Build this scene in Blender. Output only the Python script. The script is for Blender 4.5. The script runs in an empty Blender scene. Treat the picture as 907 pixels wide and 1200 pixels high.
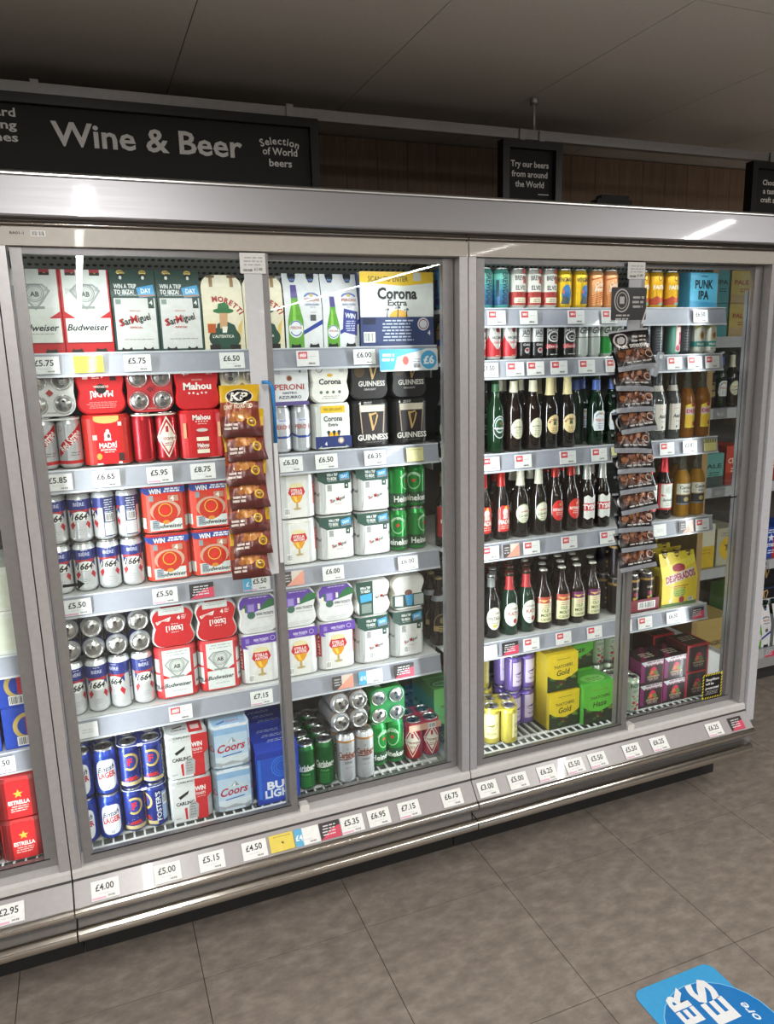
import bpy, math, random
from mathutils import Vector, Matrix
from mathutils.geometry import tessellate_polygon

SC = bpy.context.scene
COL = SC.collection
PI = math.pi
rnd = random.Random(7)

# ------------------------------------------------------------------ camera
def add_camera():
    yaw, pitch, roll = math.radians(21.4765), math.radians(11.8308), math.radians(-1.4909)
    f = Vector((math.sin(yaw)*math.cos(pitch), math.cos(yaw)*math.cos(pitch), -math.sin(pitch)))
    r0 = Vector((math.cos(yaw), -math.sin(yaw), 0)); u0 = r0.cross(f)
    r = r0*math.cos(roll) + u0*math.sin(roll)
    u = u0*math.cos(roll) - r0*math.sin(roll)
    cd = bpy.data.cameras.new('camera')
    cd.sensor_fit = 'VERTICAL'; cd.sensor_height = 36.0; cd.sensor_width = 36.0
    cd.lens = 884.01/1200*36.0
    cd.clip_start = .05; cd.clip_end = 60
    co = bpy.data.objects.new('camera', cd); COL.objects.link(co)
    m = Matrix((r, u, -f)).transposed().to_4x4()
    m.translation = (0.1628, -2.061, 1.761)
    co.matrix_world = m
    SC.camera = co
add_camera()

# ------------------------------------------------------------------ view, world, lights
vs = SC.view_settings
SC.display_settings.display_device = 'sRGB'
vs.view_transform = 'Standard'; vs.look = 'None'; vs.gamma = 1.0; vs.use_curve_mapping = False
vs.exposure = 0.0
SC.cycles.use_denoising = True
SC.cycles.max_bounces = 8
SC.cycles.transparent_max_bounces = 24
SC.cycles.sample_clamp_indirect = 4.0
SC.cycles.caustics_reflective = False
SC.cycles.caustics_refractive = False

w = bpy.data.worlds.new('shop_ambience'); SC.world = w; w.use_nodes = True
w.node_tree.nodes['Background'].inputs[0].default_value = (1.0, .98, .95, 1)
w.node_tree.nodes['Background'].inputs[1].default_value = WORLD = .13

def area(name, loc, direction, sx, sy, power, col=(1, 1, 1), xaxis=None):
    ld = bpy.data.lights.new(name, 'AREA'); ld.shape = 'RECTANGLE'
    ld.size = sx; ld.size_y = sy; ld.energy = power; ld.color = col
    lo = bpy.data.objects.new(name, ld); COL.objects.link(lo)
    z = -Vector(direction).normalized()
    x = Vector(xaxis) if xaxis else Vector((0, 0, 1)).cross(z)
    x = (x - z*x.dot(z)).normalized(); y = z.cross(x)
    m = Matrix((x, y, z)).transposed().to_4x4(); m.translation = loc
    lo.matrix_world = m
    return lo
CEIL = 2.625
SHOP_LIGHTS = [(.24, -1.05, 11.0, 285), (3.3, -1.05, 11.0, 285), (-2.8, -1.05, 11.0, 235)]
for lx, y0, ln, pw in SHOP_LIGHTS:            # long shop-ceiling luminaires, running away from the coolers
    area('ceiling_luminaire_light', (lx, y0-ln/2, CEIL-.075), (0, 0, -1), .05, ln, pw, (1, .975, .94), (1, 0, 0))
LED = (.93, .97, 1.0)
LEDS = []
for bx in (-1.25, 0.0, 1.25):                 # cooler LED tubes: behind the mullions and under the header
    for sx, d in ((.030, 1), (1.220 if bx < 1 else 1.180, -1)):
        LEDS.append((bx+sx, d))
        area('cooler_led_light', (bx+sx+d*.010, .082, 1.15), (d*.94, .34, 0), .012, 1.6, 3.3 if bx+sx < 2.4 else 1.7, LED, (d*.34, -.94, 0)).data.spread = math.radians(92)
    area('cooler_header_light', (bx+.625, .115, 2.022), (0, .60, -.80), 1.1, .014, .75, LED, (1, 0, 0))

# ------------------------------------------------------------------ materials
def lin(c): return c/12.92 if c <= .04045 else ((c+.055)/1.055)**2.4
def rgb(h):
    h = h.lstrip('#')
    if len(h) == 3: h = ''.join(c+c for c in h)
    return tuple(lin(int(h[i:i+2], 16)/255) for i in (0, 2, 4))
_mats = {}
KIND = {'ink': (.12, .42, 0, 0, .04),             # metallic, roughness, coat, transmission, noise amount
    'card': (0, .42, .12, 0, .05), 'matt': (0, .75, 0, 0, .05), 'foil': (.55, .30, .1, 0, .05),
    'alu': (1, .28, 0, 0, .04), 'steel': (1, .34, 0, 0, .05), 'chrome': (1, .16, 0, 0, .03),
    'paint': (0, .38, .1, 0, .04), 'frame': (.5, .36, 0, 0, .05), 'plastic': (0, .25, .2, 0, .03),
    'glass': (0, .07, .15, 0, .03), 'clear': (0, .05, .3, .45, .02), 'neck': (0, .04, 0, .85, .02), 'bag': (.1, .34, .12, 0, .08)}
def M(hexc, kind='card'):
    k = (hexc, kind)
    if k in _mats: return _mats[k]
    me, ro, coat, tr, na = KIND[kind]
    m = bpy.data.materials.new(kind+'_'+hexc.lstrip('#')); m.use_nodes = True
    nt = m.node_tree; b = nt.nodes['Principled BSDF']
    c = rgb(hexc)
    tc = nt.nodes.new('ShaderNodeTexCoord'); nz = nt.nodes.new('ShaderNodeTexNoise')
    nz.inputs['Scale'].default_value = 60; nz.inputs['Detail'].default_value = 3
    nt.links.new(tc.outputs['Object'], nz.inputs['Vector'])
    rp = nt.nodes.new('ShaderNodeValToRGB')
    rp.color_ramp.elements[0].position = .3; rp.color_ramp.elements[1].position = .7
    rp.color_ramp.elements[0].color = tuple(x*(1-na) for x in c)+(1,)
    rp.color_ramp.elements[1].color = tuple(min(1, x*(1+na)) for x in c)+(1,)
    nt.links.new(nz.outputs['Fac'], rp.inputs['Fac'])
    nt.links.new(rp.outputs['Color'], b.inputs['Base Color'])
    b.inputs['Metallic'].default_value = me; b.inputs['Roughness'].default_value = ro
    b.inputs['Coat Weight'].default_value = coat; b.inputs['Transmission Weight'].default_value = tr
    if tr: b.inputs['IOR'].default_value = 1.33
    _mats[k] = m
    return m

def pane_material(tint=(1, 1, 1), refl=1.0):
    m = bpy.data.materials.new('clear_pane'); m.use_nodes = True
    nt = m.node_tree; nt.nodes.clear()
    out = nt.nodes.new('ShaderNodeOutputMaterial'); mix = nt.nodes.new('ShaderNodeMixShader')
    t = nt.nodes.new('ShaderNodeBsdfTransparent'); t.inputs[0].default_value = (*tint, 1)
    g = nt.nodes.new('ShaderNodeBsdfGlossy'); g.inputs['Roughness'].default_value = .0
    lw = nt.nodes.new('ShaderNodeLayerWeight'); lw.inputs['Blend'].default_value = .5
    pw = nt.nodes.new('ShaderNodeMath'); pw.operation = 'POWER'; pw.inputs[1].default_value = 5
    ma = nt.nodes.new('ShaderNodeMath'); ma.operation = 'MULTIPLY_ADD'
    ma.inputs[1].default_value = .9*refl; ma.inputs[2].default_value = .035*refl
    L = nt.links.new
    L(lw.outputs['Facing'], pw.inputs[0]); L(pw.outputs[0], ma.inputs[0]); L(ma.outputs[0], mix.inputs[0])
    L(t.outputs[0], mix.inputs[1]); L(g.outputs[0], mix.inputs[2]); L(mix.outputs[0], out.inputs[0])
    return m
PANE = pane_material((.965, .985, .975))

def surface(name, c0, c1, scale, rough, detail=6, stretch=(1, 1, 1), bump=.0, spec=.5, c2=None, metallic=0):
    """Two-tone noise surface in object space."""
    m = bpy.data.materials.new(name); m.use_nodes = True
    nt = m.node_tree; b = nt.nodes['Principled BSDF']; L = nt.links.new
    tc = nt.nodes.new('ShaderNodeNewGeometry'); mp = nt.nodes.new('ShaderNodeMapping')
    mp.inputs['Scale'].default_value = stretch
    L(tc.outputs['Position'], mp.inputs['Vector'])
    nz = nt.nodes.new('ShaderNodeTexNoise'); nz.inputs['Scale'].default_value = scale
    nz.inputs['Detail'].default_value = detail; nz.inputs['Roughness'].default_value = .65
    L(mp.outputs[0], nz.inputs['Vector'])
    rp = nt.nodes.new('ShaderNodeValToRGB')
    rp.color_ramp.elements[0].position = .32; rp.color_ramp.elements[0].color = (*rgb(c0), 1)
    rp.color_ramp.elements[1].position = .70; rp.color_ramp.elements[1].color = (*rgb(c1), 1)
    if c2:
        e = rp.color_ramp.elements.new(.52); e.color = (*rgb(c2), 1)
    L(nz.outputs['Fac'], rp.inputs['Fac']); L(rp.outputs['Color'], b.inputs['Base Color'])
    b.inputs['Roughness'].default_value = rough; b.inputs['Specular IOR Level'].default_value = spec
    b.inputs['Metallic'].default_value = metallic
    if bump:
        bp = nt.nodes.new('ShaderNodeBump'); bp.inputs['Strength'].default_value = bump
        bp.inputs['Distance'].default_value = .004
        L(nz.outputs['Fac'], bp.inputs['Height']); L(bp.outputs[0], b.inputs['Normal'])
    return m

# ------------------------------------------------------------------ mesh builder
class MB:
    def __init__(s):
        s.v = []; s.f = []; s.m = []; s.s = []; s.mats = []
    def mi(s, mat):
        if mat not in s.mats: s.mats.append(mat)
        return s.mats.index(mat)
    def add(s, vs, fs, mat, smooth=False):
        o = len(s.v); s.v += [tuple(p) for p in vs]; k = s.mi(mat)
        for f in fs:
            s.f.append(tuple(i+o for i in f)); s.m.append(k); s.s.append(smooth)
        return s
    def box(s, x0, y0, z0, x1, y1, z1, mat, bev=0):
        if bev:
            b = min(bev, (x1-x0)/2.01, (z1-z0)/2.01)
            o = [(x0+b, z0), (x1-b, z0), (x1, z0+b), (x1, z1-b), (x1-b, z1), (x0+b, z1), (x0, z1-b), (x0, z0+b)]
            return s.prism([(x, z) for x, z in o], y0, y1, mat, 'y')
        v = [(x, y, z) for z in (z0, z1) for y in (y0, y1) for x in (x0, x1)]
        return s.add(v, [(0, 2, 3, 1), (4, 5, 7, 6), (0, 1, 5, 4), (2, 6, 7, 3), (0, 4, 6, 2), (1, 3, 7, 5)], mat)
    def prism(s, pts, a0, a1, mat, axis='z', capmat=None, smooth=False):
        """2D outline extruded: axis z -> pts=(x,y); axis y -> pts=(x,z); axis x -> pts=(y,z)."""
        n = len(pts)
        def P(p, a):
            return (p[0], p[1], a) if axis == 'z' else (p[0], a, p[1]) if axis == 'y' else (a, p[0], p[1])
        ar = sum(pts[i][0]*pts[(i+1) % n][1]-pts[(i+1) % n][0]*pts[i][1] for i in range(n))
        if (ar < 0) != (axis == 'y'): pts = pts[::-1]
        if axis == 'y' and ar < 0: pass
        v = [P(p, a0) for p in pts]+[P(p, a1) for p in pts]
        s.add(v, [(i, (i+1) % n, n+(i+1) % n, n+i) for i in range(n)], mat, smooth)
        cm = capmat or mat
        s.add([P(p, a0) for p in pts], [tuple(range(n-1, -1, -1))], cm)
        s.add([P(p, a1) for p in pts], [tuple(range(n))], cm)
        return s
    def lathe(s, prof, N, mat, smooth=True, cx=0, cy=0, phase=0):
        """prof: list of (r,z) going bottom to top; a None breaks smoothing and starts a new strip."""
        cur = []
        runs = []
        for p in prof:
            if p is None: runs.append(cur); cur = [cur[-1]] if cur else []
            else: cur.append(p)
        runs.append(cur)
        for run in runs:
            v = []; f = []
            for r, z in run:
                for i in range(N):
                    a = 2*PI*(i+phase)/N
                    v.append((cx+r*math.sin(a), cy-r*math.cos(a), z))
            for j in range(len(run)-1):
                for i in range(N):
                    a, b = j*N+i, j*N+(i+1) % N
                    if run[j][0] < 1e-6: f.append((a, b+N, a+N))
                    elif run[j+1][0] < 1e-6: f.append((a, b, a+N))
                    else: f.append((a, b, b+N, a+N))
            s.add(v, f, mat, smooth)
        return s
    def tube(s, path, r, mat, n=6):
        v = []; f = []
        P = [Vector(p) for p in path]
        for i, p in enumerate(P):
            t = (P[min(i+1, len(P)-1)]-P[max(i-1, 0)]).normalized()
            a = t.cross(Vector((0, 0, 1)))
            if a.length < .01: a = t.cross(Vector((0, 1, 0)))
            a.normalize(); b = t.cross(a)
            for k in range(n):
                q = p+(a*math.cos(2*PI*k/n)+b*math.sin(2*PI*k/n))*r
                v.append(tuple(q))
        for i in range(len(P)-1):
            for k in range(n):
                f.append((i*n+k, i*n+(k+1) % n, (i+1)*n+(k+1) % n, (i+1)*n+k))
        f.append(tuple(range(n-1, -1, -1))); f.append(tuple((len(P)-1)*n+k for k in range(n)))
        return s.add(v, f, mat, n > 5)
    def mesh(s, name):
        me = bpy.data.meshes.new(name)
        me.from_pydata(s.v, [], s.f)
        for m in s.mats: me.materials.append(m)
        me.polygons.foreach_set('material_index', s.m)
        me.polygons.foreach_set('use_smooth', s.s)
        me.update()
        return me

def link(name, data, parent=None, loc=(0, 0, 0), rot=(0, 0, 0), kind=None):
    o = bpy.data.objects.new(name, data); COL.objects.link(o)
    o.location = loc; o.rotation_euler = rot
    if parent: o.parent = parent
    if kind: o['kind'] = kind
    return o
def tag(o, label, cat, group=None, kind=None):
    o['label'] = label; o['category'] = cat
    if group: o['group'] = group
    if kind: o['kind'] = kind
    return o
def empty(name, loc=(0, 0, 0), rot=(0, 0, 0)):
    o = link(name, None, None, loc, rot); o.empty_display_size = .05
    return o

# ------------------------------------------------------------------ printed artwork as thin mesh layers
_txt = {}
SCRATCH = bpy.data.scenes.new('lettering_scratch')
def text_tris(t, bold=0.0):
    k = (t, bold)
    if k in _txt: return _txt[k]
    cu = bpy.data.curves.new('lettering', 'FONT'); cu.body = t; cu.size = 1; cu.resolution_u = 2
    cu.offset = bold; cu.align_x = 'CENTER'
    ob = bpy.data.objects.new('lettering', cu); SCRATCH.collection.objects.link(ob)
    SCRATCH.view_layers[0].update()
    dg = SCRATCH.view_layers[0].depsgraph
    me = ob.evaluated_get(dg).to_mesh()
    vs = [(v.co.x, v.co.y) for v in me.vertices]
    tr = []
    me.calc_loop_triangles()
    for l in me.loop_triangles: tr.append([vs[i] for i in l.vertices])
    ob.evaluated_get(dg).to_mesh_clear()
    bpy.data.objects.remove(ob); bpy.data.curves.remove(cu)
    if vs:
        xs = [p[0] for p in vs]; w_ = max(xs)-min(xs); c = (max(xs)+min(xs))/2
        tr = [[((x-c), y) for x, y in q] for q in tr]
    else: w_ = 1
    _txt[k] = (tr, w_)
    return _txt[k]

def clip(poly, ax, lo, hi):
    for sgn, lim in ((1, lo), (-1, hi)):
        out = []
        n = len(poly)
        for i in range(n):
            a, b = poly[i], poly[(i+1) % n]
            da, db = sgn*(a[ax]-lim), sgn*(b[ax]-lim)
            if da >= 0: out.append(a)
            if (da > 0 > db) or (da < 0 < db):
                t = da/(da-db); out.append((a[0]+(b[0]-a[0])*t, a[1]+(b[1]-a[1])*t))
        poly = out
        if len(poly) < 3: return []
    return poly

class Art:
    """Flat print: 2D shapes (u right, v up) laid on a surface in thin layers. mp(u,v,d) -> xyz; ub/vb: break lists."""
    def __init__(s, mp, ub=None, vb=None, kind='card', d0=.0003, step=.00003):
        s.mp = mp; s.ub = ub; s.vb = vb; s.kind = kind; s.d = d0; s.step = step; s.mb = MB()
    def _emit(s, polys, col):
        s.d += s.step
        mat = M(col, s.kind) if isinstance(col, str) else col
        vs = []; fs = []
        for p in polys:
            parts = [p]
            for ax, br in ((0, s.ub), (1, s.vb)):
                if br:
                    nx = []
                    for q in parts:
                        lo = min(c[ax] for c in q); hi = max(c[ax] for c in q)
                        cuts = [b for b in br if lo < b < hi]
                        if not cuts: nx.append(q); continue
                        ed = [lo-1]+cuts+[hi+1]
                        for a, b in zip(ed, ed[1:]):
                            c = clip(q, ax, a, b)
                            if c: nx.append(c)
                    parts = nx
            for q in parts:
                o = len(vs); vs += [s.mp(u, v, s.d) for u, v in q]
                fs.append(tuple(range(o, o+len(q))))
        if fs: s.mb.add(vs, fs, mat)
        return s
    def r(s, u0, v0, u1, v1, col): return s._emit([[(u0, v0), (u1, v0), (u1, v1), (u0, v1)]], col)
    def p(s, pts, col):
        tri = tessellate_polygon([[Vector((x, y, 0)) for x, y in pts]])
        q = []
        for t in tri:
            a = [pts[i] for i in t]
            ar = (a[1][0]-a[0][0])*(a[2][1]-a[0][1])-(a[2][0]-a[0][0])*(a[1][1]-a[0][1])
            q.append(a if ar > 0 else a[::-1])
        return s._emit(q, col)
    def e(s, cu, cv, ru, rv, col, n=20, a0=0, a1=2*PI):
        pts = [(cu+ru*math.cos(a0+(a1-a0)*i/n), cv+rv*math.sin(a0+(a1-a0)*i/n)) for i in range(n if a1-a0 > 6.2 else n+1)]
        return s._emit([pts], col)
    def ring(s, cu, cv, ru, rv, t, col, n=20, a0=0, a1=2*PI):
        q = []
        for i in range(n):
            a, b = a0+(a1-a0)*i/n, a0+(a1-a0)*(i+1)/n
            o = lambda x, k: (cu+(ru-k)*math.cos(x), cv+(rv-k)*math.sin(x))
            q.append([o(a, 0), o(b, 0), o(b, t), o(a, t)])
        return s._emit(q, col)
    def t(s, txt, cu, cv, h, col, w=None, rot=0, shear=0, bold=.0, maxw=None):
        """cv = middle of cap height, h = cap height."""
        tr, tw = text_tris(txt, max(bold, .012)+.008)
        sy = h/.70; sx = sy
        if w: sx = w/tw
        elif maxw and tw*sx > maxw: sx = maxw/tw
        c, sn = math.cos(rot), math.sin(rot)
        q = []
        for t in tr:
            a = []
            for x, y in t:
                y2 = y*sy-h/2; x2 = x*sx+y2*shear
                a.append((cu+x2*c-y2*sn, cv+x2*sn+y2*c))
            q.append(a)
        return s._emit(q, col)
    def arc(s, txt, cu, cv, R, h, col, a_mid=PI/2, spacing=1.0, bold=0.0):
        """lettering along an arc of radius R about (cu,cv)."""
        adv = [text_tris(ch, bold)[1]*h/.7+h*.22 if ch != ' ' else h*.55 for ch in txt]
        tot = sum(adv)*spacing; a = a_mid+tot/(2*R)
        for ch, w_ in zip(txt, adv):
            am = a-w_*spacing/(2*R)
            if ch != ' ':
                s.t(ch, cu+R*math.cos(am), cv+R*math.sin(am), h, col, rot=am-PI/2, bold=bold)
                s.d -= s.step
            a -= w_*spacing/R
        s.d += s.step
        return s
    def lines(s, cu, cv, w_, n, dv, col, th=None, seed=1):
        """rows of illegible small print."""
        rr = random.Random(seed); q = []
        th = th or dv*.42
        for i in range(n):
            u = cu-w_/2*(.75+.25*rr.random()); end = cu+w_/2*(.75+.25*rr.random()); v = cv-i*dv
            while u < end:
                l = dv*(.8+1.6*rr.random()); e_ = min(end, u+l)
                q.append([(u, v), (e_, v), (e_, v+th), (u, v+th)]); u = e_+dv*.35
        return s._emit(q, col)
    def bars(s, u0, v0, u1, v1, col='#222222', bg='#f2f2ee', n=14):
        if bg: s.r(u0, v0, u1, v1, bg)
        rr = random.Random(3); q = []; u = u0+(u1-u0)*.06; du = (u1-u0)*.88/n
        for i in range(n):
            w_ = du*(.3+.5*rr.random()); q.append([(u, v0+(v1-v0)*.12), (u+w_, v0+(v1-v0)*.12), (u+w_, v1-(v1-v0)*.1), (u, v1-(v1-v0)*.1)]); u += du
        return s._emit(q, col)
    def mesh(s, name='print'): return s.mb.mesh(name)

def flat(y): return lambda u, v, d: (u, y-d, v)
def topface(z): return lambda u, v, d: (u, v, z+d)
def cyl(R, N=24):
    def mp(u, v, d):
        # facet-true mapping so the print stays parallel to the faceted body
        a = u/R; st = 2*PI/N; k = math.floor(a/st+1e-9); a0, a1 = k*st, (k+1)*st; t = (a-a0)/st
        r = R+d
        x = math.sin(a0)*(1-t)+math.sin(a1)*t; y = -(math.cos(a0)*(1-t)+math.cos(a1)*t)
        return (x*r, y*r, v)
    return mp
def cbreaks(R, N=24): return [R*2*PI*k/N for k in range(-N//2, N//2+1)]

# ================================================================== THE SETTING
FLOOR_T = surface('stone_vinyl', '#736a63', '#978d83', 15, .45, 12, (1.0, 1.7, 1), .10, .35, '#857b72')
GROUT = M('#3a352f', 'matt')
fl = link('floor', MB().box(-3.2, -2.617, -.03, 6.5, 1.1, -.0015, GROUT).box(-6, -14, -.03, 7.5, -2.617, 0, FLOOR_T).mesh('floor'), kind='structure')
tile_me = []
for q in range(3):
    tile_me.append(MB().box(.0012, .0012, -.004, .4988, .4988, 0, FLOOR_T).mesh('tile'))
for i in range(-5, 9):
    for j in range(-5, 3):
        link('tile', tile_me[(i+j) % 3], fl, (.82+.5*i, -.115+.5*j, 0))

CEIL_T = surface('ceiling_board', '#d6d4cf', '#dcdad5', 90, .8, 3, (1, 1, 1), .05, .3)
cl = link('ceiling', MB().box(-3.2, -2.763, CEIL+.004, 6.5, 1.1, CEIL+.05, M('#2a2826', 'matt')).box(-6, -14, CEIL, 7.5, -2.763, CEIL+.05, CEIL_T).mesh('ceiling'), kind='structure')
cp = MB().box(.0015, .0015, 0, .5965, 1.1985, .012, CEIL_T).mesh('ceiling_panel')
for i in range(-5, 9):
    for j in range(-3, 2):
        link('ceiling_panel', cp, cl, (.52+.598*i, -.363+1.2*j, CEIL))

WOOD = surface('wood_plank', '#86705f', '#a08a76', 9, .6, 6, (6, 6, .5), .1, .3)
wb = link('wall_back', MB().box(-3.2, 1.05, 0, 6.5, 1.14, CEIL, M('#241d19', 'matt')).mesh('wall_back'), kind='structure')
pk = MB().box(.001, -.012, 0, .134, 0, .62, WOOD).mesh('plank')
for i in range(-8, 28):
    link('plank', pk, wb, (.03+.135*i, 1.05, 2.0))
lw_ = MB().box(-3.2, 1.035, 0, 6.5, 1.05, 1.99, M('#4a3d34', 'matt')).mesh('wall_lining')
link('wall_lining', lw_, wb)

# ================================================================== COOLERS
GREY = M('#b4b2b3', 'frame'); LITE = M('#c4c2c0', 'paint'); CREAM = M('#b9b3aa', 'paint')
STILE = M('#8a8888', 'frame'); DARK = M('#151515', 'matt'); SEAL = M('#1c1c1d', 'matt')
WHITE = M('#e6e8e6', 'paint'); RAILC = M('#9da0ab', 'plastic'); RAILW = M('#c3c6cc', 'plastic')
CHROME = M('#cfcac2', 'chrome'); PANEL = M('#8b8a8b', 'frame'); WIRE = M('#eef0ee', 'paint')
BACK = M('#3d403f', 'matt')
def steel_material():
    m = bpy.data.materials.new('brushed_steel'); m.use_nodes = True
    nt = m.node_tree; b = nt.nodes['Principled BSDF']; L = nt.links.new
    g = nt.nodes.new('ShaderNodeNewGeometry'); mp = nt.nodes.new('ShaderNodeMapping')
    mp.inputs['Scale'].default_value = (3, 40, 400); L(g.outputs['Position'], mp.inputs['Vector'])
    n = nt.nodes.new('ShaderNodeTexNoise'); n.inputs['Scale'].default_value = 1.0; n.inputs['Detail'].default_value = 4
    L(mp.outputs[0], n.inputs['Vector'])
    r = nt.nodes.new('ShaderNodeMapRange'); r.inputs['To Min'].default_value = .40; r.inputs['To Max'].default_value = .52
    L(n.outputs['Fac'], r.inputs['Value']); L(r.outputs[0], b.inputs['Roughness'])
    b.inputs['Base Color'].default_value = (.40, .40, .42, 1); b.inputs['Metallic'].default_value = .85; b.inputs['Coat Weight'].default_value = .8; b.inputs['Coat Roughness'].default_value = .05; b.inputs['Coat IOR'].default_value = 1.6
    return m
STEEL = steel_material()

Z_SILL, Z_TOP = .376, 2.034
SHELVES = {'left': [(.955, .0), (1.384, .0), (.664, .0), (1.79, 0)],
           'mid': [(1.783, 0), (1.466, 0), (1.103, 0), (.722, 0)],
           'right': [(1.898, 0), (1.729, 0), (1.413, 0), (1.098, 0), (.730, 0)]}
DECK = .335
Y_SH = .20

def rounded(y0, z0, y1, z1, r, n=4):
    """rounded front edge profile (y,z) for a bumper: y0 front, y1 back."""
    pts = []
    for k in range(n+1):
        a = PI/2+PI/2*k/n; pts.append((y0+r+r*math.cos(a), z1-r+r*math.sin(a)))
    for k in range(n+1):
        a = PI+PI/2*k/n; pts.append((y0+r+r*math.cos(a), z0+r+r*math.sin(a)))
    return pts+[(y1, z0), (y1, z1)]

def xbar(x0, x1, pts, mat, smooth=False):
    return MB().prism(pts, x0, x1, mat, 'x', smooth=smooth)

def make_cooler(bx, key, label, end_left=False, end_right=False):
    root = empty('drinks_cooler', (bx, 0, 0)); tag(root, label, 'cooler', 'glass door drinks coolers in a run')
    x0, x1 = .002, 1.248
    if end_right: x1 = 1.222
    P = lambda n, mb, par=root, **k: link(n, mb.mesh(n), par, **k)
    # plinth and bumpers
    P('kick_plate', MB().box(x0, .13, 0, x1, .17, .24, M('#1a1918', 'matt')))
    P('base_panel', xbar(x0, x1, [(-.012, .215), (-.030, .285), (.0, .345), (.055, .345), (.055, .25), (.15, .215)], PANEL))
    P('bumper', xbar(x0, x1, rounded(-.062, .182, .15, .222, .018), CHROME, True))
    P('bumper', xbar(x0, x1, rounded(-.066, .262, .0, .292, .014), CHROME, True))
    P('price_channel', xbar(x0, x1, [(-.056, .289), (-.008, .342), (.004, .342), (-.044, .284)], M('#a39f9f', 'plastic')))
    P('sill', xbar(x0, x1, [(-.004, .345), (-.008, .350), (-.007, .370), (.002, .376), (.070, .378), (.12, .345)], LITE))
    P('sill_strip', MB().box(x0, -.0095, .343, x1, -.003, .349, M('#5c5b5c', 'frame')))
    # header
    P('header_rail', MB().box(x0, -.004, Z_TOP, x1, .10, 2.074, CREAM))
    P('reveal', MB().box(x0, .008, 2.074, x1, .09, 2.098, M('#8d857d', 'frame')))
    P('reveal_trim', xbar(x0, x1, rounded(-.006, 2.080, .01, 2.090, .005, 3), M('#b0aaa2', 'chrome'), True))
    prof = [(.004, 2.096), (-.030, 2.096), (-.033, 2.100), (-.026, 2.184), (-.020, 2.192)]
    P('hood', xbar(x0-.002, x1+(.028 if end_right else .002), prof+[(-.004, 2.199), (.01, 2.199)], STEEL))
    P('hood_nose', xbar(x0-.002, x1+(.028 if end_right else .002), [(-.0265, 2.188), (-.0265, 2.1915), (-.0235, 2.1945), (-.013, 2.198), (.02, 2.206), (.75, 2.212), (.75, 2.198), (-.01, 2.188)], M('#e2e2e0', 'steel')))  # bright reflected line along the hood edge is put into this pale colour
    # posts
    for a, b in ((.0015, .027), (1.221, 1.2485)):
        if end_right and a > 1: a, b = 1.196, 1.222
        P('door_post', MB().box(a, -.001, Z_SILL, b, .075, Z_TOP, GREY))
        P('post_seal', MB().box(a+.002, .002, Z_SILL, b-.002 if a < 1 else b-.002, .068, Z_TOP, SEAL))
    # sliding doors: left door on the front track
    xr = 1.190 if not end_right else 1.165
    doors = ((.034, .655, .010), (.628, xr+.028, .036))
    for d0, d1, dy in doors:
        dr = empty('sliding_door', (0, 0, 0)); dr.parent = root
        z0, z1 = Z_SILL+.003, Z_TOP-.002
        ws = .030 if dy < .02 else .034
        link('stile', MB().box(d0, dy, z0, d0+(.026 if dy < .02 else .020), dy+.022, z1, STILE).mesh('stile'), dr)
        link('stile', MB().box(d1-(.022 if dy < .02 else ws), dy, z0, d1, dy+.022, z1, STILE).mesh('stile'), dr)
        link('door_rail', MB().box(d0+.02, dy+.001, z0, d1-.02, dy+.021, z0+.022, STILE).mesh('door_rail'), dr)
        link('door_rail', MB().box(d0+.02, dy+.001, z1-.015, d1-.02, dy+.021, z1, M('#6a696a', 'frame')).mesh('door_rail'), dr)
        link('glass_pane', MB().box(d0+.018, dy+.009, z0+.018, d1-.018, dy+.013, z1-.010, PANE).mesh('glass_pane'), dr)
        link('pane_seal', MB().box(d0+.02, dy-.0005, z0+.0215, d1-.02, dy+.001, z0+.0245, DARK).mesh('pane_seal'), dr)
    P('door_runner', MB().box(.66, .004, Z_SILL-.002, .69, .03, Z_SILL+.02, M('#d5d3cf', 'plastic'), .004))
    # inside
    P('lining_panel', MB().box(x0, .78, .25, x1, .80, 2.09, BACK))
    P('roof_lining', MB().box(x0, .09, 2.075, x1, .78, 2.09, M('#5b5e60', 'paint')))
    hp = MB()
    gm = M('#8d9591', 'paint'); hm = M('#080909', 'matt')
    hp.prism([(.42, 2.00), (.30, 2.074), (.31, 2.075), (.43, 2.005)], .03, 1.22, gm, 'x')
    pg = P('air_grille', hp)
    hh = MB(); n = Vector((0, -.074, -.12)).normalized()
    for r in range(5):
        t = .06+.2*r
        for c in range(62):
            cx = .04+.019*c+(.0095 if r % 2 else 0)
            cy, cz = .42-.12*t, 2.00+.074*t
            vs = []
            for k in range(6):
                a = 2*PI*k/6; da = .0068*math.cos(a); db = .0062*math.sin(a)
                vs.append((cx+da, cy-.12/.141*db-.0015*.52, cz+.074/.141*db-.0015*.85))
            hh.add(vs, [(0, 1, 2, 3, 4, 5)], hm)
    ho = link('air_holes', hh.mesh('air_holes'), pg); ho['kind'] = 'stuff'
    P('deck_tray', MB().box(x0, .06, .26, x1, .78, .29, M('#c9cecc', 'paint')).box(x0, .065, .29, x1, .135, .318, M('#ccd2cf', 'paint')))
    g = MB()
    k = 0
    xx = .05
    while xx < 1.2:
        g.box(xx, .14, DECK-.006, xx+.0055, .74, DECK-.001, WIRE); xx += .0305
    for yy in (.137, .186, .30, .42, .54, .66, .735):
        g.box(.035, yy, DECK-.008, 1.215, yy+.007, DECK, WIRE)
    g.box(.035, .132, DECK-.03, 1.215, .137, DECK-.0, WIRE)
    P('deck_grid', g)
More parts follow.
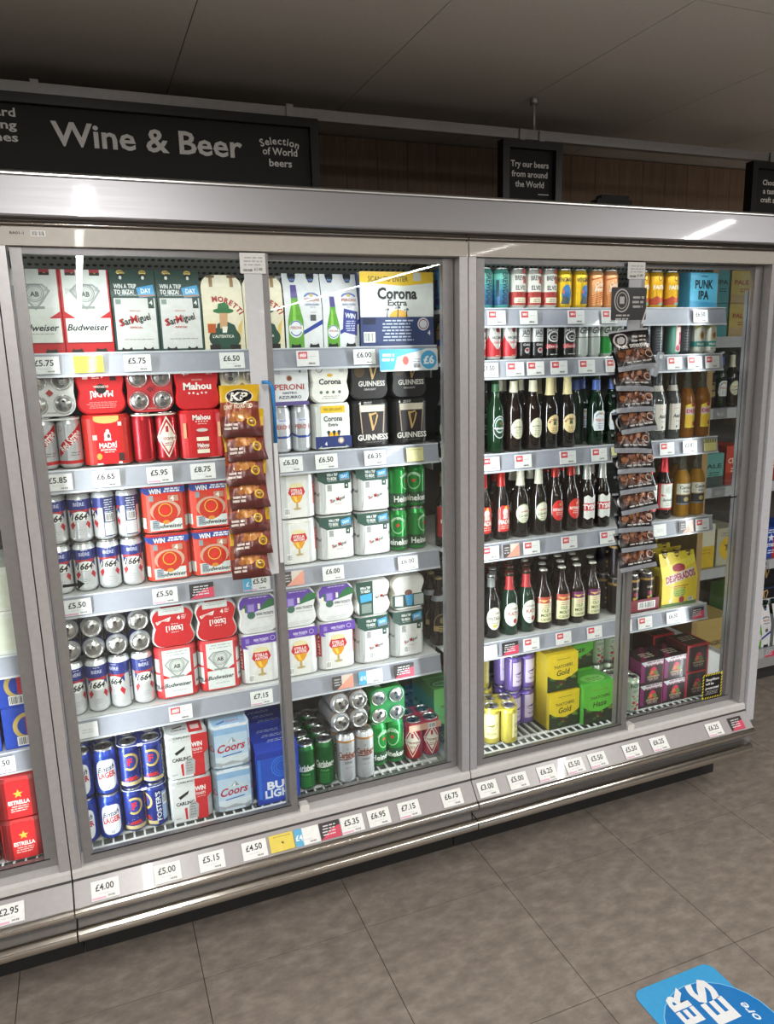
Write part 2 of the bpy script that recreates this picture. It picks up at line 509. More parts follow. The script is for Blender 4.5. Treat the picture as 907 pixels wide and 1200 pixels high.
    for z, _ in SHELVES[key]:
        sh = P('shelf', MB().box(.012, Y_SH, z-.014, 1.238 if not end_right else 1.195, .74, z-.001, WHITE))
        r = MB(); e = 1.238 if not end_right else 1.195
        r.prism([(Y_SH-.012, z-.058), (Y_SH-.002, z+.001), (Y_SH+.001, z+.001), (Y_SH-.006, z-.058)], .012, e, RAILC, 'x')
        r.prism([(Y_SH-.0055, z-.001), (Y_SH-.0045, z+.003), (Y_SH+.003, z+.003), (Y_SH+.003, z-.001)], .012, e, RAILW, 'x')
        r.prism([(Y_SH-.015, z-.062), (Y_SH-.0145, z-.056), (Y_SH-.007, z-.056), (Y_SH-.007, z-.062)], .012, e, RAILW, 'x')
        link('price_rail', r.mesh('price_rail'), sh)
        for q in (.012, e-.006): link('shelf_bracket', MB().box(q, .3, z-.05, q+.006, .74, z-.014, WHITE).mesh('shelf_bracket'), sh)
    # led tubes
    for lx in (.030, 1.180 if end_right else 1.220):
        P('led_strip', MB().box(lx-.006, .0755, .35, lx+.006, .090, 1.95, M('#8d8f92', 'frame')))
    if end_right:
        ep = empty('end_panel', (0, 0, 0)); ep.parent = root
        EP = M('#b3b4b8', 'paint')
        link('side_board', MB().box(1.222, .01, .20, 1.250, .82, .53, EP).mesh('side_board'), ep)
        link('corner_stile', MB().box(1.2225, -.014, .30, 1.262, .06, 2.09, EP).mesh('corner_stile'), ep)
        link('panel_foot', MB().box(1.223, -.010, .20, 1.258, .05, .30, M('#8f9194', 'frame')).mesh('panel_foot'), ep)
        link('corner_stile', MB().box(1.222, .76, .53, 1.25, .82, 2.09, EP).mesh('corner_stile'), ep)
        link('window_pane', MB().box(1.231, .06, .53, 1.237, .76, 2.075, PANE).mesh('window_pane'), ep)
        link('ledge', MB().box(1.2112, .09, .50, 1.222, .76, .53, WHITE).mesh('ledge'), ep)
        link('liner', MB().box(1.212, .09, .30, 1.222, .76, .50, WHITE).mesh('liner'), ep)
    if end_left:
        P('end_wall', MB().box(-.03, .0, .2, 0, .8, 2.09, LITE))
    return root

CL = make_cooler(-1.25, 'left', 'partly visible glass door cooler at the left edge holding red and blue boxes', end_left=True)
CM = make_cooler(0, 'mid', 'middle glass door beer cooler under the large black sign, stocked with can packs')
CR = make_cooler(1.25, 'right', 'right-hand glass door cooler stocked with cans, bottles and cider, beside the end panel', end_right=True)

# stickers on the coolers
def sticker(name, label, cat, art, loc, rot=(0, 0, 0), back=None):
    root = empty(name, loc, rot); tag(root, label, cat)
    if back: link('card', back, root)
    link('print', art.mesh(), root)
    return root
a = Art(flat(0)); BK = '#101010'
a.r(-.030, -.004, .010, .004, BK).p([(.006, -.014), (.024, 0), (.006, .014)], BK)
o = link('arrow_sticker', a.mesh('arrow_sticker'), None, (.093, .0185, 1.187)); tag(o, 'small black arrow sticker on the far left pane of the middle cooler', 'sticker')
a = Art(flat(0)); a.r(-.004, -.003, .030, .003, BK).p([(-.002, -.010), (-.016, 0), (-.002, .010)], BK)
o = link('arrow_sticker', a.mesh('arrow_sticker'), None, (2.375, .0445, 1.203)); tag(o, 'small black arrow sticker on the right pane beside the end panel', 'sticker')
a = Art(flat(-.0005)); a.r(-.05, -.053, .05, .053, '#141414')
for i in range(8):
    t = -.05+.1*i/8
    for v0, v1 in ((-.053, -.045), (.045, .053)):
        a.p([(t, v0), (t+.006, v0), (t+.0125, v1), (t+.0065, v1)], '#e0cf3c'); a.d -= a.step
for i in range(8):
    t = -.050+.0125*i
    for u0, u1 in ((-.05, -.043), (.043, .05)):
        a.p([(u0, t), (u1, t+.006), (u1, t+.012), (u0, t+.006)], '#e0cf3c'); a.d -= a.step
a.t('Shoplifters', 0, .028, .010, '#e8e8e8', w=.066).t('will be', -.013, .011, .010, '#e8e8e8', w=.04).t('prosecuted', 0, -.007, .010, '#e8e8e8', w=.066)
a.lines(0, -.022, .07, 3, .006, '#9a9a9a')
sticker('warning_sticker', 'black square warning sticker with yellow striped border at bottom of right pane', 'sticker', a, (2.345, .0435, .452))
a = Art(flat(0)); a.t('BA01-1', -.03, 0, .006, '#3a3835', w=.03).bars(.0, -.007, .032, .006, n=12)
sticker('asset_sticker', 'small barcode sticker on the header rail above the leftmost pane', 'sticker', a, (.085, -.0045, 2.062))

# ------------------------------------------------------------------ hanging signs
BAR = M('#a2a2a4', 'frame')
hb = empty('sign_rail', (0, .42, 2.502)); tag(hb, 'long grey metal rail hung below the ceiling carrying the black signs', 'rail')
link('rail_bar', MB().box(-2.5, -.014, -.016, 5, .014, .016, BAR).mesh('rail_bar'), hb)
for x in (-.9, 1.735, 4.2):
    link('drop_rod', MB().lathe([(0, 0), None, (.005, 0), (.005, CEIL-2.502-.02), None, (.016, CEIL-2.502-.02), (.016, CEIL-2.502), None, (0, CEIL-2.502)], 8, BAR).mesh('drop_rod'), hb, (x, 0, .0))
FR = M('#0b0b0c', 'paint'); FACE = M('#191919', 'matt'); LET = '#d9d8d4'
def sign(label, x0, x1, z0, z1, border, hooks):
    root = empty('hanging_sign', ((x0+x1)/2, .405, z0)); tag(root, label, 'sign', 'black framed signs hung from the rail')
    w2 = (x1-x0)/2; h = z1-z0; b = border
    for n, bx in (('frame_side', (-w2, 0, -w2+b, h)), ('frame_side', (w2-b, 0, w2, h)), ('frame_edge', (-w2+b, h-b, w2-b, h)), ('frame_edge', (-w2+b, 0, w2-b, b))):
        link(n, MB().box(bx[0], -.028, bx[1], bx[2], .012, bx[3], FR).mesh(n), root)
    link('face', MB().box(-w2+b, -.006, b, w2-b, .004, h-b, FACE).mesh('face'), root)
    for hx in hooks:
        link('hook', MB().box(hx-.006, -.003, h-.0, hx+.006, -.0005, h+.030, BAR).box(hx-.011, -.006, h+.004, hx+.011, -.003, h+.042, BAR).mesh('hook'), root)
    return root
s1 = sign('large black sign reading Wine & Beer above the middle cooler', -.72, .925, 2.245, 2.482, .026, (-.62, .02, .74))
def words(root, items):
    for fn in items:
        q = Art(flat(-.006), kind='matt'); fn(q); link('lettering', q.mesh('lettering'), root)
c0 = -(-.72+.925)/2
words(s1, [lambda q: q.t('Wine & Beer', .42+c0, .145, .062, LET, w=.535, bold=.012),
           lambda q: q.arc('Selection', .805+c0, -.02, .19, .021, LET), lambda q: q.t('of World', .805+c0, .139, .021, LET, w=.11), lambda q: q.t('beers', .805+c0, .106, .021, LET, w=.072)]
      + [(lambda q, t_=t_, v=v, w_=w_: q.t(t_, .066-w_/2+c0, v, .022, LET, w=w_)) for t_, v, w_ in (('Award', .190, .11), ('winning', .158, .14), ('wines', .126, .105))])
s2 = sign('small black sign reading Try our beers from around the World', 1.586, 1.827, 2.245, 2.475, .026, (-.03, .05))
words(s2, [(lambda q, t_=t_, w_=w_, i=i: q.t(t_, 0, .158-.033*i, .020, LET, w=w_)) for i, (t_, w_) in enumerate((('Try our beers', .155), ('from around', .147), ('the World', .118)))] + [lambda q: q.r(.035, .058, .080, .061, LET)])
s3 = sign('small black sign reading Choose a tasty craft ale at the right edge', 2.725, 2.97, 2.245, 2.475, .026, (0, .08))
words(s3, [(lambda q, t_=t_, w_=w_, i=i: q.t(t_, 0, .158-.033*i, .020, LET, w=w_)) for i, (t_, w_) in enumerate((('Choose', .09), ('a tasty', .08), ('craft ale', .10)))] + [lambda q: q.r(.035, .058, .080, .061, LET)])
# odds and ends lying on the cooler roof
o = link('plastic_bracket', MB().box(-.07, -.02, 0, .07, .02, .026, M('#0d0d0d', 'matt'), .006).box(-.05, -.015, .026, .06, .015, .04, M('#0d0d0d', 'matt'), .003).mesh('plastic_bracket'), None, (1.845, .12, 2.2125))
tag(o, 'flat black plastic bracket lying on top of the right cooler', 'bracket')
o = link('batten', MB().box(-.28, -.015, 0, .28, .015, .016, M('#4e4b48', 'matt'), .003).box(.18, -.02, 0, .2, .02, .02, M('#45423f', 'matt')).mesh('batten'), None, (2.52, .45, 2.2145))
tag(o, 'thin grey batten lying on top of the right cooler', 'batten')

# shop-ceiling luminaires (bodies of the lamps that light the aisle)
for i, (lx, y0, ln, pw) in enumerate(SHOP_LIGHTS):
    root = empty('ceiling_luminaire', (lx, y0-ln/2, CEIL)); tag(root, ['white linear luminaire on the ceiling above the middle cooler aisle', 'white linear luminaire on the ceiling towards the right aisle end', 'white linear luminaire on the ceiling at the far left'][i], 'light', 'linear aisle luminaires')
    link('housing', MB().box(-.04, -ln/2-.02, -.07, .04, ln/2+.02, 0, WHITE).mesh('housing'), root)
    link('end_cap', MB().box(-.042, -ln/2-.03, -.072, .042, -ln/2-.02, 0, GREY).mesh('end_cap'), root)
    link('end_cap', MB().box(-.042, ln/2+.02, -.072, .042, ln/2+.03, 0, GREY).mesh('end_cap'), root)

# ================================================================== PRODUCT KINDS
# a kind: dict(name, cat, parts=[(name, mesh, loc, [(subname, mesh)])])
ALU = M('#b9babb', 'alu'); TAB = M('#8f9092', 'alu'); RIM = M('#d5d5d3', 'alu')
_cache = {}
def cached(key, fn):
    if key not in _cache: _cache[key] = fn()
    return _cache[key]

def can_body(R, h, col, kind='foil', col2=None, split=.5):
    def f():
        k = R/.033
        m = MB(); c = M(col, kind) if isinstance(col, str) else col
        m.lathe([(0, .004), (.018*k, .004), (.022*k, 0), (.0255*k, .003)], 24, ALU)
        m.lathe([(.0255*k, .003), (R-.0015, .009), (R, .013)], 24, c)
        if col2:
            m.lathe([(R, .013), (R, h*split)], 24, c); m.lathe([(R, h*split), (R, h-.020)], 24, M(col2, kind))
            c = M(col2, kind)
        else: m.lathe([(R, .013), (R, h-.020)], 24, c)
        m.lathe([(R, h-.020), (R-.002, h-.014), (.0275*k, h-.006)], 24, c)
        m.lathe([(.0275*k, h-.006), (.0262*k, h-.004)], 24, ALU)
        return m.mesh('can_body')
    return cached(('body', R, h, col, kind, col2, split), f)
def can_lid(R, h):
    def f():
        k = R/.033
        return MB().lathe([(.0262*k, h-.004), (.0272*k, h-.0012), (.0265*k, h), (.0252*k, h-.0006), (.0245*k, h-.0042), (.0225*k, h-.0052), (.0215*k, h-.0035), (0, h-.0035)], 24, RIM).mesh('lid')
    return cached(('lid', R, h), f)
def can_lid_tab(R, h):
    def f():
        m = MB(); k = R/.033; z = h-.0028
        m.lathe([(.0262*k, h-.004), (.0272*k, h-.0012), (.0265*k, h), (.0252*k, h-.0006), (.0245*k, h-.0042), (.0225*k, h-.0052), (.0215*k, h-.0035), (0, h-.0035)], 24, RIM)
        v = [(.0062*k*math.cos(2*PI*i/10), .0035*k+.0100*k*math.sin(2*PI*i/10), z) for i in range(10)]
        m.add(v+[(x, y, z+.0012) for x, y, _ in v], [tuple(range(10, 20))]+[(i, (i+1) % 10, 10+(i+1) % 10, 10+i) for i in range(10)], TAB)
        m.add([(.0038*k*math.cos(2*PI*i/8), .0085*k+.0030*k*math.sin(2*PI*i/8), z+.0013) for i in range(8)], [tuple(range(8))], M('#4a4b4d', 'alu'))
        m.add([(.0085*k*math.cos(2*PI*i/8), -.0115*k+.0065*k*math.sin(2*PI*i/8), z-.0003) for i in range(8)], [tuple(range(8))], M('#77787a', 'alu'))
        return m.mesh('lid')
    return cached(('lidtab', R, h), f)
def can_tab(R, h):
    def f():
        k = R/.033; m = MB()
        v = []; z = h-.0028
        for i in range(10):
            a = 2*PI*i/10; v.append((.0062*k*math.cos(a), .0035*k+.0100*k*math.sin(a), z))
        m.add(v+[(x, y, z+.0012) for x, y, _ in v], [tuple(range(10, 20))]+[(i, (i+1) % 10, 10+(i+1) % 10, 10+i) for i in range(10)], TAB)
        w_ = [(.0038*k*math.cos(2*PI*i/8), .0085*k+.0030*k*math.sin(2*PI*i/8), z+.0013) for i in range(8)]
        m.add(w_, [tuple(range(8))], M('#5a5b5d', 'alu'))
        v = [(.0075*k*math.cos(2*PI*i/8), -.0115*k+.0060*k*math.sin(2*PI*i/8), z-.0003) for i in range(8)]
        m.add(v, [tuple(range(8))], M('#a3a4a5', 'alu'))
        return m.mesh('ring_pull')
    return cached(('tab', R, h), f)

KINDS = {}
def kind_can(key, R, h, col, art=None, kind='foil', col2=None, split=.5, name='drinks_can', cat='can'):
    def f():
        parts = [('can_body', can_body(R, h, col, kind, col2, split), (0, 0, 0), []),
                 ('lid', can_lid(R, h), (0, 0, 0), [('ring_pull', can_tab(R, h))])]
        if art:
            a = Art(cyl(R), cbreaks(R), kind='ink'); art(a, R, h); parts.append(('print', a.mesh(), (0, 0, 0), []))
        return dict(name=name, cat=cat, parts=parts, R=R, h=h, D=2*R, W=2*R)
    KINDS[key] = f
def get(key):
    if callable(KINDS[key]): KINDS[key] = KINDS[key]()
    return KINDS[key]

# ---- four-pack wrap (figure-of-eight outline hugging 2x2 cans)
def outline8(R, g=.0008, dip=.007, n=5):
    pts = []
    cs = ((R, -R, -90), (R, R, 0), (-R, R, 90), (-R, -R, 180))
    r = R+g
    for i, (cx, cy, a0) in enumerate(cs):
        for k in range(n+1):
            a = math.radians(a0+90*k/n); pts.append((cx+r*math.cos(a), cy+r*math.sin(a)))
        if i == 0: pts.append((2*R+g-dip, 0))
        if i == 2: pts.append((-2*R-g+dip, 0))
    return pts
def sleeve(R, h, z0, col, side=None, top=True, dip=.007, inset=.005):
    def f():
        m = MB(); c = M(col); sd = M(side or col)
        o = outline8(R, dip=dip); n = len(o)
        zt = h-.010
        def ringv(sc, z): return [(x*sc, y*sc, z) for x, y in o]
        lv = [ringv(1, z0), ringv(1, zt), ringv(1-inset/(2*R), h+.0005)]
        for lo, hi in zip(lv, lv[1:] if top else lv[1:2]):
            for i in range(n):
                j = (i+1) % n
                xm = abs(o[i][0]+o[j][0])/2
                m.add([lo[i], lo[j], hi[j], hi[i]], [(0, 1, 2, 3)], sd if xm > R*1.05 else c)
        m.add(lv[0], [tuple(range(n-1, -1, -1))], c)
        if top: m.add(lv[2], [tuple(range(n))], c)
        else: m.add(lv[1], [tuple(range(n))], c)
        return m.mesh('sleeve')
    return cached(('sleeve', R, h, z0, col, side, top, dip), f)
def pack_cans(R, h, col, kind='foil', lid=True, art=None, key=None, turns=(0, 0, 0, 0)):
    out = []
    b = can_body(R, h, col, kind)
    pr = None
    if art:
        def f():
            a = Art(cyl(R), cbreaks(R), kind='ink'); art(a, R, h); return a.mesh()
        pr = cached(('pcart', key), f)
    for i, (sx, sy) in enumerate(((-1, -1), (1, -1), (-1, 1), (1, 1))):
        subs = []
        if lid: subs.append(('lid', can_lid_tab(R, h)))
        if pr: subs.append(('print', pr))
        out.append(('can', b, (sx*R, sy*R, 0), subs, turns[i]))
    return out
def kind_pack(key, R, h, col, front=None, top=None, side=None, cancol='#c8c8c8', closed=True, z0=.006, dip=.007, opencans=False, canart=None, plate=None, turns=(0, 0, 0, 0), side_art=None, name='can_four_pack'):
    """opencans: cans show (no wrap), plate: colour of the card on top."""
    def f():
        parts = []
        if opencans:
            parts += pack_cans(R, h, cancol, 'foil', True, canart, key, turns)
            if plate:
                o = outline8(R, dip=.003); m = MB()
                m.prism([(x*.98, y*.98) for x, y in o], h-.009, h-.0045, M(plate), 'z'); parts.append(('carrier_card', m.mesh('carrier_card'), (0, 0, 0), []))
        else:
            parts.append(('sleeve', sleeve(R, h, z0, col, side, closed, dip), (0, 0, 0), []))
            parts += pack_cans(R, h if not closed else h-.003, cancol, 'foil', not closed, None, key)
        if front:
            a = Art(flat(-2*R-.0008)); front(a, 2*R, h); parts.append(('panel_print', a.mesh('panel_print'), (0, 0, 0), []))
        if top:
            a = Art(topface(h+.0005)); top(a, 2*R, h); parts.append(('lid_print', a.mesh('lid_print'), (0, 0, 0), []))
        if side_art:
            for sx in (-1, 1):
                mp = (lambda s_: (lambda u, v, d: (s_*(R+(R+.0010+d)*math.cos(u/R)), -R+(R+.0010+d)*math.sin(u/R), v)))(sx)
                a = Art(mp, [R*x for x in (-1.2, -.9, -.6, -.3, 0, .3)]); side_art(a, R, h); parts.append(('edge_print', a.mesh('edge_print'), (0, 0, 0), []))
        return dict(name=name, cat='can pack', parts=parts, W=4*R, D=4*R, h=h, R=R)
    KINDS[key] = f

# ---- plain carton with bevelled edges
def kind_box(key, W, D, H, col, front=None, side=None, top=None, topart=None, name='beer_carton', cat='carton', bev=.004, flap=True, shoulder=0, sideart=None):
    def f():
        m = MB(); c = M(col); s_ = M(side or col); t_ = M(top or col)
        b = bev
        if shoulder:      # sloped gable shoulder at the front
            pr = [(-D/2, 0), (D/2, 0), (D/2, H), (-D/2+shoulder, H), (-D/2, H-shoulder*.55)]
        else: pr = [(-D/2, 0), (D/2, 0), (D/2, H-b), (D/2-b, H), (-D/2+b, H), (-D/2, H-b)]
        m.prism(pr, -W/2, W/2, c, 'x', s_)
        if flap: m.box(-W/2+.002, -.004, H-.001, W/2-.002, .004, H+.0008, t_)
        parts = [('carton_body', m.mesh('carton_body'), (0, 0, 0), [])]
        if front:
            a = Art(flat(-D/2)); front(a, W, H); parts.append(('panel_print', a.mesh('panel_print'), (0, 0, 0), []))
        if sideart:
            a = Art(lambda u, v, d: (-W/2-d, -u, v)); sideart(a, D, H); parts.append(('edge_print', a.mesh('edge_print'), (0, 0, 0), []))
        if topart:
            a = Art(topface(H+.0006)); topart(a, W, D); parts.append(('lid_print', a.mesh('lid_print'), (0, 0, 0), []))
        return dict(name=name, cat=cat, parts=parts, W=W, D=D, h=H, R=W/4)
    KINDS[key] = f

# ---- bottle basket carton: panels leaning together, bottle necks in the cut-outs
def kind_basket(key, W, H, col, front, side, lean=.030, D=.128, caps='#c9a24a', capx=(-.0288, .0288), glass='#2a1a0e', round_top=0, notch='#15120f'):
    def f():
        m = MB(); c = M(col); s_ = M(side)
        y0, y1 = -D/2, -D/2+lean
        yp = lambda z: y0 if z < H*.55 else y0+(y1-y0)*(z-H*.55)/(H*.45)
        def panel(sgn):
            pts = [(-W/2, H*.55), (-W/2, 0), (W/2, 0), (W/2, H*.55), (W/2, H-round_top)]
            if round_top:
                for k in range(1, 6):
                    a = PI/2*k/5; pts.append((W/2-round_top+round_top*math.cos(a), H-round_top+round_top*math.sin(a)))
                for k in range(0, 6):
                    a = PI/2+PI/2*k/5; pts.append((-W/2+round_top+round_top*math.cos(a), H-round_top+round_top*math.sin(a)))
            else: pts += [(W/2, H), (-W/2, H)]
            fr = [(x, sgn*yp(z), z) for x, z in pts]
            bk = [(x, sgn*(yp(z)+.0012), z) for x, z in pts]
            n = len(pts)
            m.add(fr+bk, [(0, 1, 2, 3), tuple([0]+list(range(3, n))), (n+3, n+2, n+1, n), tuple([n]+list(range(2*n-1, n+2, -1)))]+[(i, (i+1) % n, n+(i+1) % n, n+i) for i in range(n)], c)
        panel(1); panel(-1)
        for sx in (-1, 1):      # gusset sides, set in a little
            x = sx*(W/2-.004)
            m.add([(x, y0, 0), (x, -y0, 0), (x, -y0, H*.55), (x, -yp(H*.75), H*.75), (x, yp(H*.75), H*.75), (x, y0, H*.55)], [(0, 1, 2, 3, 4, 5)], s_)
        m.add([(-W/2+.004, y0, .001), (W/2-.004, y0, .001), (W/2-.004, -y0, .001), (-W/2+.004, -y0, .001)], [(0, 1, 2, 3)], s_)
        parts = [('basket', m.mesh('basket'), (0, 0, 0), [])]
        a = Art(lambda u, v, d: (u, yp(v)-d, v), None, [H*.55]); front(a, W, H); parts.append(('panel_print', a.mesh('panel_print'), (0, 0, 0), []))
        bm = bottle_mesh(.0285, H-.006, glass, 'std'); cm = cap_mesh(.0285, H-.006, caps)
        for x in capx:
            for yy in (-.0300, .0300):
                parts.append(('bottle', bm, (x, yy, .002), [('cap', cm)], 0))
        return dict(name='bottle_four_pack', cat='bottle pack', parts=parts, W=W, D=D, h=H, R=W/4)
    KINDS[key] = f

# ---- bottles
BP = {'std': [(.88, 0), (1, .020), (1, .52), (.96, .565), (.72, .64), (.50, .715), (.44, .78), (.40, .94), (.46, .945), (.46, .965), (.41, .97), (.41, .985)],
      'long': [(.88, 0), (1, .018), (1, .54), (.97, .575), (.80, .635), (.58, .70), (.46, .77), (.40, .95), (.46, .955), (.46, .97), (.41, .975), (.41, .985)],
      'cider': [(.90, 0), (1, .018), (1, .56), (.95, .615), (.70, .69), (.50, .75), (.42, .81), (.40, .94), (.46, .945), (.46, .965), (.41, .97), (.41, .985)]}
def bottle_mesh(R, H, col, shape='std', kind='glass'):
    def f():
        pr = [(r*R, z*H) for r, z in BP[shape]]
        m = MB().lathe([(0, .003)]+[(pr[0][0]*.7, .003), pr[0]], 20, M(col, kind))
        if kind == 'clear':
            cut = [p for p in pr if p[1] <= H*.725]; rest = [cut[-1]]+[p for p in pr if p[1] > H*.725]
            m.lathe(cut, 20, M(col, kind)).lathe(rest, 20, M('#a9a794', 'neck'))
        else: m.lathe(pr, 20, M(col, kind))
        return m.mesh('bottle_glass')
    return cached(('bot', R, H, col, shape, kind), f)
def cap_mesh(R, H, col):
    def f():
        r = .0140; v = []; n = 21
        m = MB(); mt = M(col, 'foil')
        m.lathe([(r*1.08, H*.968), (r*1.10, H*.974), (r*.98, H*.992), (r*.80, H), (0, H)], 20, mt)
        return m.mesh('cap')
    return cached(('cap', R, H, col), f)
def rad_at(shape, R, H, z):
    pr = BP[shape]
    for (r0, z0), (r1, z1) in zip(pr, pr[1:]):
        if z0*H <= z <= z1*H and z1 > z0: return R*(r0+(r1-r0)*(z-z0*H)/((z1-z0)*H))
    return R*pr[-1][0]
def kind_bottle(key, R, H, col, art, shape='std', cap='#c9a24a', neck=None, kind='glass', foil=None, liquid=None):
    """neck: (v0,v1,colour,art2) label wrapped round the neck; foil: (v0,colour) foil over the cap."""
    def f():
        parts = [('bottle_glass', bottle_mesh(R, H, col, shape, kind), (0, 0, 0), []), ('cap', cap_mesh(R, H, cap), (0, 0, 0), [])]
        if liquid:
            parts.append(('liquid', MB().lathe([(0, .006), (R-.003, .006), (R-.0025, .01), (R-.0025, H*.53), (R*.70, H*.635), (R*.45, H*.715), (0, H*.715)], 16, M(liquid, 'clear')).mesh('liquid'), (0, 0, 0), []))
        if art:
            a = Art(cyl(R, 20), cbreaks(R, 20)); art(a, R, H); parts.append(('label', a.mesh('label'), (0, 0, 0), []))
        if neck:
            v0, v1, c = neck[:3]; m = MB()
            pts = [(rad_at(shape, R, H, v0*H)+.0006, v0*H)]+[(r*R+.0006, z*H) for r, z in BP[shape] if v0 < z < v1]+[(rad_at(shape, R, H, v1*H)+.0006, v1*H)]
            m.lathe(pts, 20, M(c)); parts.append(('neck_label', m.mesh('neck_label'), (0, 0, 0), []))
        if foil:
            v0, c = foil; m = MB()
            pts = [(rad_at(shape, R, H, v0*H)+.0008, v0*H)]+[(r*R+.0008, z*H) for r, z in BP[shape] if z > v0]+[(.0155, H*.98), (.0125, H*1.004), (0, H*1.006)]
            m.lathe(pts, 20, M(c, 'foil')); parts.append(('neck_foil', m.mesh('neck_foil'), (0, 0, 0), []))
        return dict(name='drinks_bottle', cat='bottle', parts=parts, W=2*R, D=2*R, h=H, R=R)
    KINDS[key] = f

def put(key, x, y, z, label, rz=0, lie=False, group=None, yfront=None, tilt=0):
    """x centre, y FRONT of the thing, z its underside. lie: laid on its back, top facing the door."""
    k = get(key); D, h = k['D'], k['h']
    if lie: root = empty(k['name'], (x, y+h, z+D/2+.0015), (PI/2, 0, 0))
    else: root = empty(k['name'], (x, y+D/2, z+.0008), (tilt, 0, rz))
    if lie and rz: root.rotation_euler = (PI/2, rz, 0)
    tag(root, label, k['cat'], group)
    for p in k['parts']:
        o = link(p[0], p[1], root, p[2], (0, 0, p[4] if len(p) > 4 else 0))
        for sub in p[3]: link(sub[0], sub[1], o)
    return root

# ================================================================== ARTWORK
WH, BLK, RED, NAVY = '#eceee8', '#141414', '#c3161c', '#1c2c6e'
def goblet(a, cu, cv, s, beer='#d9951f'):
    a.p([(cu-.018*s, cv+.020*s), (cu-.0185*s, cv+.004*s), (cu-.015*s, cv-.012*s), (cu-.007*s, cv-.024*s), (cu+.007*s, cv-.024*s), (cu+.015*s, cv-.012*s), (cu+.0185*s, cv+.004*s), (cu+.018*s, cv+.020*s)], beer)
    a.p([(cu-.010*s, cv-.006*s), (cu-.004*s, cv-.021*s), (cu+.002*s, cv-.021*s), (cu-.002*s, cv-.006*s)], '#edc04a')
    a.r(cu-.0028*s, cv-.040*s, cu+.0028*s, cv-.024*s, '#b99a55'); a.e(cu, cv-.041*s, .011*s, .0035*s, '#b3a06e')
    a.e(cu, cv+.023*s, .018*s, .008*s, '#d9cf9f')
    a.p([(cu-.024*s, cv+.004*s), (cu-.018*s, cv-.004*s), (cu+.018*s, cv-.004*s), (cu+.024*s, cv+.004*s), (cu+.019*s, cv+.018*s), (cu-.019*s, cv+.018*s)], '#c4202a')
    a.t('STELLA', cu, cv+.0105*s, .0072*s, WH, w=.032*s, bold=.01).t('ARTOIS', cu, cv+.0015*s, .0068*s, WH, w=.032*s, bold=.01)

# cans ---------------------------------------------------------------
def art_1664(a, R, h):
    a.r(-R*PI, h*.66, R*PI, h-.0205, '#28347e')
    for u in (-.5, .5): a.p([(R*u*1.9, h*.66), (R*u*.8, h*.66), (R*u*1.9, h*.50)], '#28347e')
    a.p([(R*-1.1, h*.66), (R*1.1, h*.66), (R*.7, h*.60), (-R*.7, h*.60)], '#b3282e')
    a.t('BIÈRE', 0, h*.77, .010, '#c9cde4', w=.030).lines(0, h*.84, .022, 1, .005, '#c9cde4')
    for sg in (-1, 1):
        a.p([(sg*R*.62, h*.43), (sg*R*.95, h*.36), (sg*R*.80, h*.26), (sg*R*.45, h*.36)], '#b8222c')
    a.e(0, h*.525, R*.80, h*.105, WH).ring(0, h*.525, R*.80, h*.105, .0012, '#b9bcc0')
    a.t('1664', 0, h*.525, .018, BLK, w=.044, shear=.25, bold=.03)
    a.lines(0, h*.25, .022, 3, .006, '#c2c5c8')
    a.r(R*1.45, h*.08, R*2.55, h*.86, '#232a5c').r(R*1.5, h*.1, R*2.5, h*.36, '#d9dbdc').bars(R*1.6, h*.38, R*2.4, h*.55)
    a.lines(R*2.0, h*.80, .030, 6, .007, '#c9cde4')
def art_british(a, R, h):
    pts = []
    for i in range(24):
        t = 2*PI*i/24; c, s_ = math.cos(t), math.sin(t)
        pts.append((R*.86*math.copysign(abs(c)**.55, c), h*.46+h*.33*math.copysign(abs(s_)**.6, s_)))
    a._emit([pts], '#e9ecee')
    a.t('British', 0, h*.60, .017, '#1b2447', w=.048, shear=.35, rot=.14, bold=.02).t('LAGER', 0, h*.46, .018, '#b92a33', w=.052, rot=.1, bold=.04)
    a.lines(0, h*.34, .030, 4, .006, '#aab3c6').t('10', 0, h*.19, .008, '#1b2447')
def art_fosters(a, R, h):
    a.ring(0, h*.62, R*.80, R*.86, .007, '#c8ae63', a0=-2.2, a1=2.2).e(0, h*.62, R*.55, R*.62, '#2c3a86')
    a.t('F', 0, h*.62, .022, '#d8262d', bold=.03)
    for i in range(14):
        u, v = R*rnd.uniform(-.8, .8), h*rnd.uniform(.12, .36); a.e(u, v, .001, .001, '#9fb4e8', 6); a.d -= a.step
    a.r(-R*1.2, .014, R*1.2, .026, '#c9b987').p([(-R*.7, .03), (R*.7, .03), (R*.4, .044), (-R*.3, .040)], '#b02a33')
    a.t("FOSTER'S", R*1.35, h*.5, .014, '#e4e7ee', w=h*.66, rot=PI/2)
    a.r(R*1.7, h*.15, R*2.4, h*.8, '#9db2d8').bars(R*1.8, h*.5, R*2.3, h*.75)
def art_carlsberg(a, R, h):
    a.t('Carlsberg', R*.05, h*.52, .020, '#e9efe6', bold=.03, w=.072, shear=.1)
    a.p([(-R*.9, h*.44), (R*.9, h*.47), (R*.9, h*.455), (-R*.9, h*.42)], '#e9efe6').t('PILSNER', 0, h*.37, .007, '#6fc070', w=.03)
    for k in range(4): a.t('BEER', 0, h*(.29-.055*k), .007, '#2f9440', w=.036)
def art_export(a, R, h):
    a.r(-R*PI, h-.028, R*PI, h-.021, '#b0793c').t('Carlsberg', R*.1, h*.60, .020, '#7c3a20', w=.070, shear=.1, bold=.03)
    a.p([(-R*.9, h*.515), (R*.9, h*.54), (R*.9, h*.52), (-R*.9, h*.49)], '#7c3a20').t('EXPORT', R*.15, h*.44, .008, '#6e6f74', w=.030).lines(R*.1, h*.33, .03, 1, .006, '#9a9ba0')
    a.e(0, h*.72, .005, .005, '#9fa0a6')
